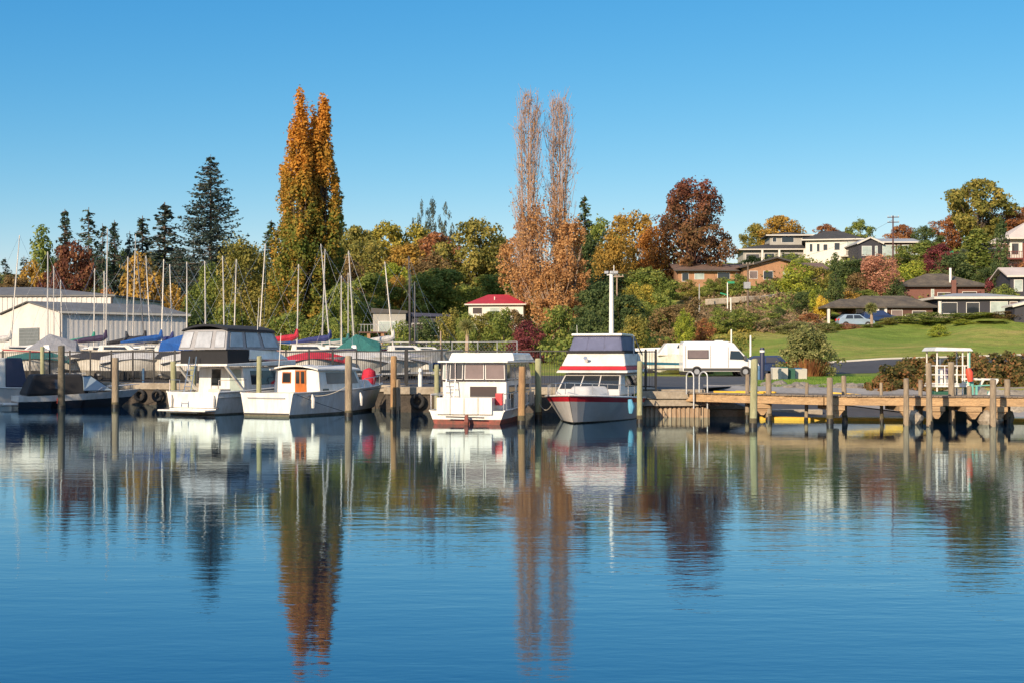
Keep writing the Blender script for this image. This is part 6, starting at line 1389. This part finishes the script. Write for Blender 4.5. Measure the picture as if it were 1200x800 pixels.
# centre slope
for a in [
    ('broad_tree', 'broad', 420, 262, 60, 235, 'olive', 'olive yellow tree just past the orange poplars'), ('broad_tree', 'broad', 452, 258, 66, 240, 'yellow', 'bright yellow green tree on the ridge beside the olive one'),
    ('broad_tree', 'broad', 484, 262, 60, 245, 'yellow', 'yellow tree on the ridge below the thin gum trees'), ('broad_tree', 'loose', 430, 285, 60, 215, 'olive', 'dull gold tree below the ridge behind the poplar edge'),
    ('broad_tree', 'broad', 475, 285, 66, 218, 'gold', 'golden brown tree in the middle of the slope'), ('broad_tree', 'broad', 512, 270, 60, 235, 'rust', 'russet tree on the ridge beneath the thin gum trees'),
    ('domed_tree', 'broad', 556, 254, 74, 215, 'olive', 'large domed olive tree on the ridge before the bare poplars'), ('domed_tree', 'broad', 580, 275, 50, 222, 'olive', 'smaller olive tree behind the rust tree by the red roof'),
    ('broad_tree', 'loose', 505, 300, 60, 205, 'brown', 'brownish loose tree in the middle of the slope'), ('broad_tree', 'broad', 462, 308, 44, 200, 'lime', 'fresh green small tree among the gold ones'),
    ('broad_tree', 'broad', 522, 312, 66, 185, 'green', 'large rounded green tree above the red roofed house'), ('broad_tree', 'broad', 498, 318, 56, 182, 'green', 'green tree above the dark flat roof'),
    ('broad_tree', 'broad', 432, 320, 70, 180, 'green', 'green tree behind the low modern house'), ('broad_tree', 'loose', 470, 325, 40, 184, 'gold', 'small golden tree above the low modern house'),
    ('broad_tree', 'broad', 408, 300, 40, 190, 'brown', 'brown tree at the far foot of the orange poplars'), ('broad_tree', 'broad', 575, 320, 50, 195, 'green', 'green tree behind the red roof ridge'),
    ('gum_tree', 'gum', 492, 240, 16, 250, 'grey', 'thin grey gum tree nearest the yellow ridge trees'), ('gum_tree', 'gum', 508, 239, 20, 252, 'grey', 'thin grey gum tree in the middle of the ridge group'), ('gum_tree', 'gum', 523, 243, 22, 250, 'grey', 'thin grey gum tree nearest the domed olive tree'),
    ('broad_tree', 'broad', 400, 330, 50, 150, 'green', 'green tree low beside the red sail cover'), 
    ('dark_tree', 'conifer', 685, 229, 26, 225, 'dark', 'dark pointed conifer just past the bare poplars'), ('broad_tree', 'broad', 705, 256, 50, 225, 'green', 'green tree between the bare poplars and the golden birch'), ('broad_tree', 'broad', 690, 275, 50, 205, 'dark', 'dark tree behind the orange rust tree'),
    ('birch_tree', 'loose', 742, 250, 66, 205, 'gold', 'tall golden birch on the bank beside the copper beech'), ('birch_tree', 'loose', 718, 278, 50, 195, 'gold', 'shorter golden birch before the tall one'), ('birch_tree', 'loose', 768, 268, 40, 200, 'orange', 'orange birch between the golden birch and copper beech'),
    ('broad_tree', 'broad', 722, 318, 60, 180, 'dark', 'dark green tree beneath the golden birches'), ('broad_tree', 'broad', 760, 312, 56, 178, 'green', 'green tree beneath the copper beech, bungalow side'),
    ('broad_tree', 'bush', 776, 324, 34, 176, 'green', 'green tree at the gable end of the bungalow'), ('broad_tree', 'loose', 748, 333, 44, 162, 'yellow', 'yellow speckled small tree behind the white light mast'),
    ('broad_tree', 'broad', 700, 330, 60, 150, 'dark', 'dark green tree behind the canopy of the red striped cruiser'), ('broad_tree', 'broad', 732, 345, 56, 142, 'dark', 'second dark tree right behind the white light mast'),
    ('shrub', 'bush', 655, 354, 50, 135, 'green', 'round green shrub at the trunks of the bare poplars'), ('shrub', 'bush', 590, 362, 44, 138, 'green', 'round green shrub before the red roofed house'), ('shrub', 'bush', 549, 378, 28, 134, 'green', 'smaller green shrub left of the round one at the red roof'),
    ('shrub', 'bush', 618, 374, 48, 132, 'maroon', 'dark maroon shrub beside the mesh fence end'), ('shrub', 'bush', 562, 365, 36, 147, 'olive', 'olive shrub under the windows of the red roofed house'), ('shrub', 'broad', 577, 363, 34, 149, 'green', 'green shrub against the middle of the red roofed house wall'), ('shrub', 'broad', 602, 362, 34, 150, 'brown', 'brown shrub at the end wall of the red roofed house'), ('shrub', 'broad', 545, 366, 26, 148, 'green', 'green shrub at the near corner of the red roofed house'), ('shrub', 'bush', 528, 362, 40, 142, 'olive', 'olive shrub between the two houses'), ('shrub', 'bush', 500, 372, 50, 136, 'dark', 'dark shrub before the dark flat roof'),
    ('shrub', 'bush', 470, 374, 40, 132, 'green', 'green shrub beside the low modern house'), ('shrub', 'bush', 340, 362, 60, 138, 'green', 'grey green shrub at the foot of the orange poplars'), ('shrub', 'bush', 375, 370, 60, 135, 'green', 'green shrub behind the navy sail cover'), ('shrub', 'bush', 405, 366, 44, 132, 'green', 'green shrub between the navy cover and the brick piers'),
    ('shrub', 'bush', 312, 372, 36, 140, 'olive', 'olive shrub beside the small cream house'),
    ('shrub', 'bush', 785, 355, 50, 138, 'brown', 'brown shrub above the camper van'), ('shrub', 'bush', 812, 350, 44, 142, 'brown', 'brownish shrub at the street sign'), ('shrub', 'bush', 770, 345, 50, 150, 'green', 'bright green shrub on the bank above the van'), ('shrub', 'bush', 690, 362, 50, 130, 'dark', 'low dark shrub behind the fence, cruiser canopy side'),
    ('shrub', 'bush', 745, 366, 44, 128, 'olive', 'olive shrub behind the caravan'), ('shrub', 'loose', 802, 366, 24, 126, 'lime', 'pale spindly shrub behind the van roof'), ('shrub', 'bush', 842, 360, 36, 138, 'green', 'palm-like green shrub at the white post'), ('shrub', 'bush', 866, 362, 40, 140, 'green', 'green shrub on the dry bank below the retaining wall'),
    ('shrub', 'bush', 826, 372, 30, 130, 'rust', 'rusty dry shrub behind the van bonnet'), ]:
    T(*a, cat='tree' if 'tree' in a[0] else 'shrub', group=G2)
# copper beech
hero('copper_beech', 'large domed copper beech standing above the bungalow roof', 812, 198, 211, 92, 'round', 'beech', 41, base=.0, nc=260, nl=19000, leaf=.34, rc=.14, stretch=1.2, shell=.45, trunk_r=.4, limbs=120, bark=DARKTWIG)
# right side
for a in [
    ('broad_tree', 'broad', 885, 262, 34, 245, 'olive', 'olive tree at the edge of the sky gap behind the grey house'), ('broad_tree', 'broad', 912, 251, 52, 245, 'gold', 'orange topped tree behind the grey two storey house'), ('broad_tree', 'broad', 968, 262, 36, 245, 'rust', 'small russet tree between the grey and white houses'),
    ('broad_tree', 'broad', 1008, 257, 30, 240, 'green', 'green tree behind the white house roof'), ('broad_tree', 'broad', 990, 270, 30, 242, 'brown', 'brownish tree just behind the dark pyramid roof'), ('broad_tree', 'broad', 1056, 262, 34, 235, 'rust', 'small red brown tree behind the silver roof'), ('broad_tree', 'broad', 1084, 264, 34, 215, 'dark', 'dark green tree beyond the silver roofed house'),
    ('broad_tree', 'broad', 1112, 252, 40, 220, 'rust', 'rust tree below the tall crest tree'), ('broad_tree', 'broad', 1182, 246, 50, 215, 'rust', 'rust red tree above the columnar cypress'), ('broad_tree', 'broad', 1160, 262, 50, 212, 'olive', 'olive tree at the skirt of the tall crest tree'), ('broad_tree', 'broad', 1205, 240, 36, 225, 'rust', 'russet tree at the frame edge on the crest'),
    ('broad_tree', 'broad', 1080, 282, 60, 195, 'green', 'green tree beside the silver roofed house balcony'), ('domed_shrub', 'column', 1145, 268, 44, 185, 'green', 'tall domed green shrub beside the columnar cypress'), ('cypress_tree', 'column', 1173, 256, 20, 166, 'dark', 'slim columnar cypress before the pale roofed house'),
    ('broad_tree', 'bush', 1118, 295, 50, 182, 'dark', 'dark round shrub above the hip roofed house'), ('broad_tree', 'broad', 1102, 285, 34, 188, 'maroon', 'dark red shrub in the middle of the garden slope'), ('broad_tree', 'bush', 1070, 306, 50, 180, 'lime', 'yellow green shrub left of the hip roofed house'),
    ('broad_tree', 'loose', 1031, 300, 50, 172, 'pink', 'salmon leaved tree behind the brown roof'), ('broad_tree', 'bush', 1008, 320, 40, 172, 'brown', 'brownish shrub left of the salmon tree'), ('broad_tree', 'broad', 1000, 304, 44, 190, 'dark', 'dark tree below the white house balcony'),
    ('cypress_tree', 'column', 979, 296, 18, 163, 'dark', 'narrow cypress standing before the white house'), ('domed_shrub', 'bush', 933, 304, 46, 178, 'lime', 'yellow green domed shrub before the bungalow gable'), ('broad_tree', 'bush', 958, 310, 40, 180, 'olive', 'olive shrub between the domed shrub and the cypress'),
    ('broad_tree', 'bush', 908, 326, 40, 184, 'brown', 'brown shrub at the bungalow wall'), ('broad_tree', 'bush', 862, 322, 38, 182, 'green', 'green shrub at the bungalow wall behind the transformer'), ('broad_tree', 'bush', 806, 327, 30, 184, 'olive', 'olive shrub at the near end of the bungalow'), ('broad_tree', 'bush', 846, 325, 26, 184, 'brown', 'brown shrub under the bungalow windows'), ('broad_tree', 'bush', 832, 327, 26, 182, 'green', 'green shrub before the bungalow window'),
    ('broad_tree', 'loose', 943, 342, 32, 160, 'dark', 'small dark tree on the dry bank beside the yellow one'), ('broad_tree', 'column', 953, 340, 12, 158, 'lime', 'slim light green sapling beside the bright yellow tree'), ('yellow_tree', 'bush', 963, 347, 18, 157, 'brightyellow', 'small bright yellow tree on the bank'), ('shrub', 'bush', 913, 358, 16, 158, 'dark', 'small dark round shrub on the dry bank'),
    ('broad_tree', 'bush', 990, 340, 44, 164, 'gold', 'gold edged shrub behind the carport roof'), ('broad_tree', 'bush', 1050, 328, 30, 170, 'dark', 'dark shrub between the salmon tree and the hip roof'), ('shrub', 'bush', 1165, 322, 34, 168, 'maroon', 'maroon shrub beyond the hip roof'), ('shrub', 'bush', 1178, 332, 36, 160, 'green', 'low green shrub below the columnar cypress'),
    ('shrub', 'bush', 1195, 305, 30, 172, 'rust', 'reddish shrub under the dark red decks'), ('shrub', 'bush', 1128, 292, 36, 190, 'grey', 'grey green shrub beside the tiny teal hut'), ('shrub', 'bush', 1060, 290, 30, 200, 'olive', 'olive shrub under the silver roofed house'),
    ('shrub', 'bush', 1095, 315, 30, 178, 'green', 'green shrub just above the hip roof'), ('shrub', 'bush', 1155, 312, 30, 176, 'dark', 'dark shrub right behind the hip roof end'),
    ('flower_shrub', 'bush', 993, 379, 32, 147, 'pink', 'pink flowering shrub in front of the silver blue car'), ('shrub', 'bush', 975, 378, 28, 147, 'green', 'green garden shrub by the carport'), ('shrub', 'bush', 1040, 372, 24, 147, 'olive', 'small shrub between the cabbage palm and the paling'), ('shrub', 'bush', 1052, 370, 22, 148, 'green', 'green shrub at the near paling end'),
    ('shrub', 'bush', 1085, 366, 60, 148, 'green', 'clipped green hedge shrub before the paling'), ('shrub', 'bush', 1118, 367, 50, 148, 'green', 'clipped green hedge shrub before the dark modern house'), ('shrub', 'bush', 1150, 366, 54, 147, 'lime', 'lime green hedge shrub before the pale window'), ('shrub', 'bush', 1182, 364, 44, 144, 'brown', 'dark brown topped shrub at the frame edge above the lawn'),
    ('shrub', 'bush', 1100, 380, 24, 138, 'lime', 'round lime shrub alone on the upper lawn'), ('shrub', 'bush', 1130, 374, 26, 143, 'lime', 'lime shrub beside the round one on the lawn'), 
    ('shrub', 'bush', 932, 376, 36, 140, 'flax', 'pale straw green shrub at the lawn top'), ('shrub', 'bush', 965, 378, 34, 141, 'flax', 'pale straw shrub at the garden corner'), ('shrub', 'bush', 905, 374, 34, 142, 'flax', 'pale green shrub at the lower end of the dry bank'), ]:
    T(*a, cat='tree' if 'tree' in a[0] else 'shrub', group=G3)
for px, top, w, D, lm, lb in [(884, 300, 34, 214, 'green', 'green shrub below the terrace of the two storey house'), (925, 303, 34, 206, 'dark', 'dark shrub above the bungalow roof'), (1022, 300, 30, 200, 'dark', 'dark shrub below the dark gabled house'), (1044, 300, 34, 198, 'olive', 'olive shrub at the foot of the crossarmed pole'), (1062, 330, 34, 176, 'green', 'green shrub at the near end of the hip roofed house'),
        (1085, 296, 44, 192, 'olive', 'olive green tree between the silver roofed house and the maroon shrub'), (1015, 338, 34, 168, 'green', 'green shrub just behind the long brown roof'), (945, 326, 34, 176, 'green', 'green shrub at the end of the retaining wall'), (1198, 330, 30, 166, 'olive', 'olive shrub between the decks and the cream house'), (1150, 300, 40, 192, 'green', 'green shrub behind the domed one'),
        (905, 366, 30, 150, 'green', 'green shrub at the foot of the dry bank'), (885, 370, 34, 146, 'olive', 'olive shrub at the near foot of the dry bank'), (1020, 380, 30, 146, 'green', 'green shrub around the cabbage palm trunk'), (1160, 376, 40, 142, 'lime', 'flowering lime shrub below the hedge'), (948, 366, 26, 150, 'rust', 'rusty shrub below the bright yellow tree')]:
    T('shrub', 'bush', px, top, w, D, lm, lb, 'shrub', G3)
hero('crest_tree', 'tall spreading green and brown tree at the crest, highest on the slope', 1146, 212, 207, 76, 'spread', 'olive', 51, base=.22, nc=60, nl=9500, leaf=.42, rc=.22, shell=.5, trunk_r=.4, limbs=50, group=G3)
# flax bush by the road, brambles behind the jetty
t = T('flax_bush', 'bush', 945, 379, 62, 100, 'flax', 'big pale green bush with flax leaves at its foot beside the road', 'shrub', G3)
rs = np.random.RandomState(9); n = 500; th = rs.uniform(0, 6.28, n); L = rs.uniform(.8, 1.5, n); rr = rs.uniform(0, .9, n); bx, by = rr * np.cos(th) * 1.2, rr * np.sin(th) * .8 - 1.0; k = rs.uniform(.2, .7, n)
P0 = np.stack([bx, by, np.zeros(n)], 1); P1 = np.stack([bx + L * k * np.cos(th), by + L * k * np.sin(th), L * .95], 1); sd = np.stack([-np.sin(th), np.cos(th), 0 * th], 1) * .035
V = np.stack([P0 - sd, P0 + sd, P1 + sd * .3, P1 - sd * .3], 1).reshape(-1, 3); np_mesh('flax_leaves', V, np.arange(4 * n).reshape(-1, 4), LM['rust'], t)
for i, (px, top, w, D, lb) in enumerate([(1050, 424, 50, 67, 'rounded bramble thicket behind the jetty at the road end'), (1078, 418, 56, 69, 'bramble thicket behind the white railed stand'), (1120, 416, 60, 70, 'tall bramble thicket behind the flat white roof'), (1165, 413, 64, 69, 'reddish bramble thicket beyond the white loading frame'), (1205, 412, 60, 68, 'bramble thicket at the frame edge behind the jetty'), (1098, 414, 50, 73, 'bramble thicket set back between the stand and the road'), (1143, 412, 52, 73, 'bramble thicket set back behind the loading frame'), (1186, 410, 50, 73, 'bramble thicket set back near the frame edge'), (1063, 420, 44, 73, 'bramble thicket set back at the road bend'), (1225, 410, 56, 74, 'farthest bramble thicket at the frame edge'), (1032, 440, 30, 65.5, 'low end of the bramble bank by the rocks'), (1100, 438, 60, 65.5, 'low bramble clump at the water under the jetty deck'), (1150, 436, 60, 65, 'low bramble clump behind the loading frame'), (1195, 436, 50, 64.5, 'low bramble clump at the frame edge')]):
    p = pt(px, D, .6); H = zof(top, D) - .6; t = thing('bramble_bush', lb, 'bramble', p, 0, 'brambles on the bank behind the jetty')
    V, Q, mb = crown('dome', 60 + i, H, w / 2 * D / F * 1.15, base=0, nc=70, nl=5200, leaf=.15, rc=.22, trunk_r=.04, limbs=20); np_mesh('crown', V, Q, LM['bramble'], t); mb.build('stems', DARKTWIG, t)
# cabbage palms
def palm(px, D, top, base_y, wpx, label):
    p = pt(px, D); p.z = zof(base_y, D); H = zof(top, D) - p.z; t = thing('cabbage_palm', label, 'palm', p, 0, 'cabbage palms')
    mb = MB(); mb.tube([(0, 0, -1.5), (.05, 0, H * .35), (0, 0, H * .72)], [.2, .16, .12], 7); mb.build('trunk', PALEBARK, t)
    rs = np.random.RandomState(int(px)); n = 420; d = unit(rs.normal(size=(n, 3)) + np.array([0, 0, .25])); L = wpx / 2 * D / F * rs.uniform(.7, 1.1, (n, 1)); c = np.array([0, 0, H * .72]); P1 = c + d * L * np.array([1, 1, .95]); P1[:, 2] -= .12 * L[:, 0]
    sd = unit(np.cross(d, rs.normal(size=(n, 3)))) * .045; V = np.stack([c + d * .1 - sd, c + d * .1 + sd, P1 + sd * .4, P1 - sd * .4], 1).reshape(-1, 3); np_mesh('fronds', V, np.arange(4 * n).reshape(-1, 4), LM['flax'], t)
palm(1021, 146, 351, 386, 16, 'cabbage palm with a round tuft in front of the brown roofed house'); palm(547, 122, 374, 404, 22, 'cabbage palm with a pale trunk behind the mesh fence')
# extra leaf clumps filling the flax bush
V, Q, mb = crown('dome', 88, 3.6, 1.95, base=.10, nc=90, nl=9000, leaf=.16, rc=.2, trunk_r=.05, limbs=30); np_mesh('inner_crown', V, Q, LM['flax'], bpy.data.objects['flax_bush']).scale = (1, 1, 1)
# unseen willow added outside the frame to shade the speedboat and the quay end
for x, y, H, w, lb in [(-38.0, 50.5, 12.5, 10.0, 'large willow on the near shore beyond the frame edge')]:
    t = thing('shore_willow', lb, 'tree', (x, y, 1.0)); cm, tm = lib('willow', 0); put(cm, 'crown', LM['olive'], t, (w / 8.4, w / 8.4, H / 10)); put(tm, 'trunk', None, t, (w / 8.4, w / 8.4, H / 10))
# undergrowth masses (leafy ground cover nobody could count)
def mass(name, label, n, sampler, lm, leaf, seed, hmin, hmax):
    rs = np.random.RandomState(seed); Ps = []; Ns = []
    for i in range(n):
        px, D = sampler(rs)
        if 538 < px < 612 and D < 172: continue
        p = gpt(px, D); r = rs.uniform(hmin, hmax); q = int(34 * r * r / leaf / leaf / 10) + 12; d = unit(rs.normal(size=(q, 3))); d[:, 2] = np.abs(d[:, 2])
        Ps.append(np.array([p.x, p.y, p.z - .1]) + d * np.array([r * 1.3, r * 1.3, r]) * rs.uniform(.6, 1.05, (q, 1))); Ns.append(d)
    P = np.concatenate(Ps); V, Q = leaf_quads(P, np.concatenate(Ns), leaf, rs); me = np_mesh(name, V, Q, LM[lm]); o = bpy.data.objects.new(name, me); COL.objects.link(o); tag(o, label, kind='stuff')
mass('undergrowth', 'dense green undergrowth filling the wooded slope', 620, lambda r: (r.uniform(225, 765), r.uniform(128, 240)), 'green', .42, 1, 1.2, 3.0)
mass('forest_mass', 'far autumn woodland between the nearer trees', 300, lambda r: (r.uniform(215, 790), r.uniform(200, 262)), 'olive', .5, 2, 3.0, 5.5)
mass('garden_undergrowth', 'mixed low garden growth on the upper slope', 520, lambda r: (r.uniform(880, 1240), r.uniform(196, 245) if r.uniform() < .5 else r.uniform(164, 245)), 'green', .42, 3, .9, 2.4)
mass('dry_scrub', 'dry brown scrub on the bank below the bungalow', 480, lambda r: (r.uniform(800, 965), r.uniform(140, 182)), 'dry', .30, 4, .4, 1.1)
mass('far_undergrowth', 'brown green growth behind the sheds', 220, lambda r: (r.uniform(-60, 260), r.uniform(165, 235)), 'brown', .45, 6, 1.5, 3.4)
mass('bank_undergrowth', 'green growth along the foot of the dry bank', 160, lambda r: (r.uniform(700, 880), r.uniform(128, 142)), 'olive', .30, 8, .4, 1.0)
# grass tufts on the near strip
rs = np.random.RandomState(3); n = 26000; px = rs.uniform(884, 1045, n); D = rs.uniform(66.5, 100, n); X = (px - 600) / F * D; Hh = rs.uniform(.05, .14, n); th = rs.uniform(0, 6.28, n)
ok = X > 10.4 + (D - 66) * .26; X, D, Hh, th = X[ok], D[ok], Hh[ok], th[ok]; n = len(X)
P0 = np.stack([X, D, np.full(n, 1.15)], 1); sd = np.stack([np.cos(th), np.sin(th), 0 * th], 1) * .03; up = np.stack([.04 * np.sin(th * 3), .04 * np.cos(th * 2), Hh], 1)
V = np.stack([P0 - sd, P0 + sd, P0 + up], 1).reshape(-1, 3)
me = np_mesh('grass', V, np.arange(3 * n).reshape(-1, 3), leafmat('grass_blades', (.06, .12, .015), (.10, .19, .02), (.18, .24, .04))); o = bpy.data.objects.new('grass', me); COL.objects.link(o); tag(o, 'short green grass on the strip behind the jetty', kind='stuff')
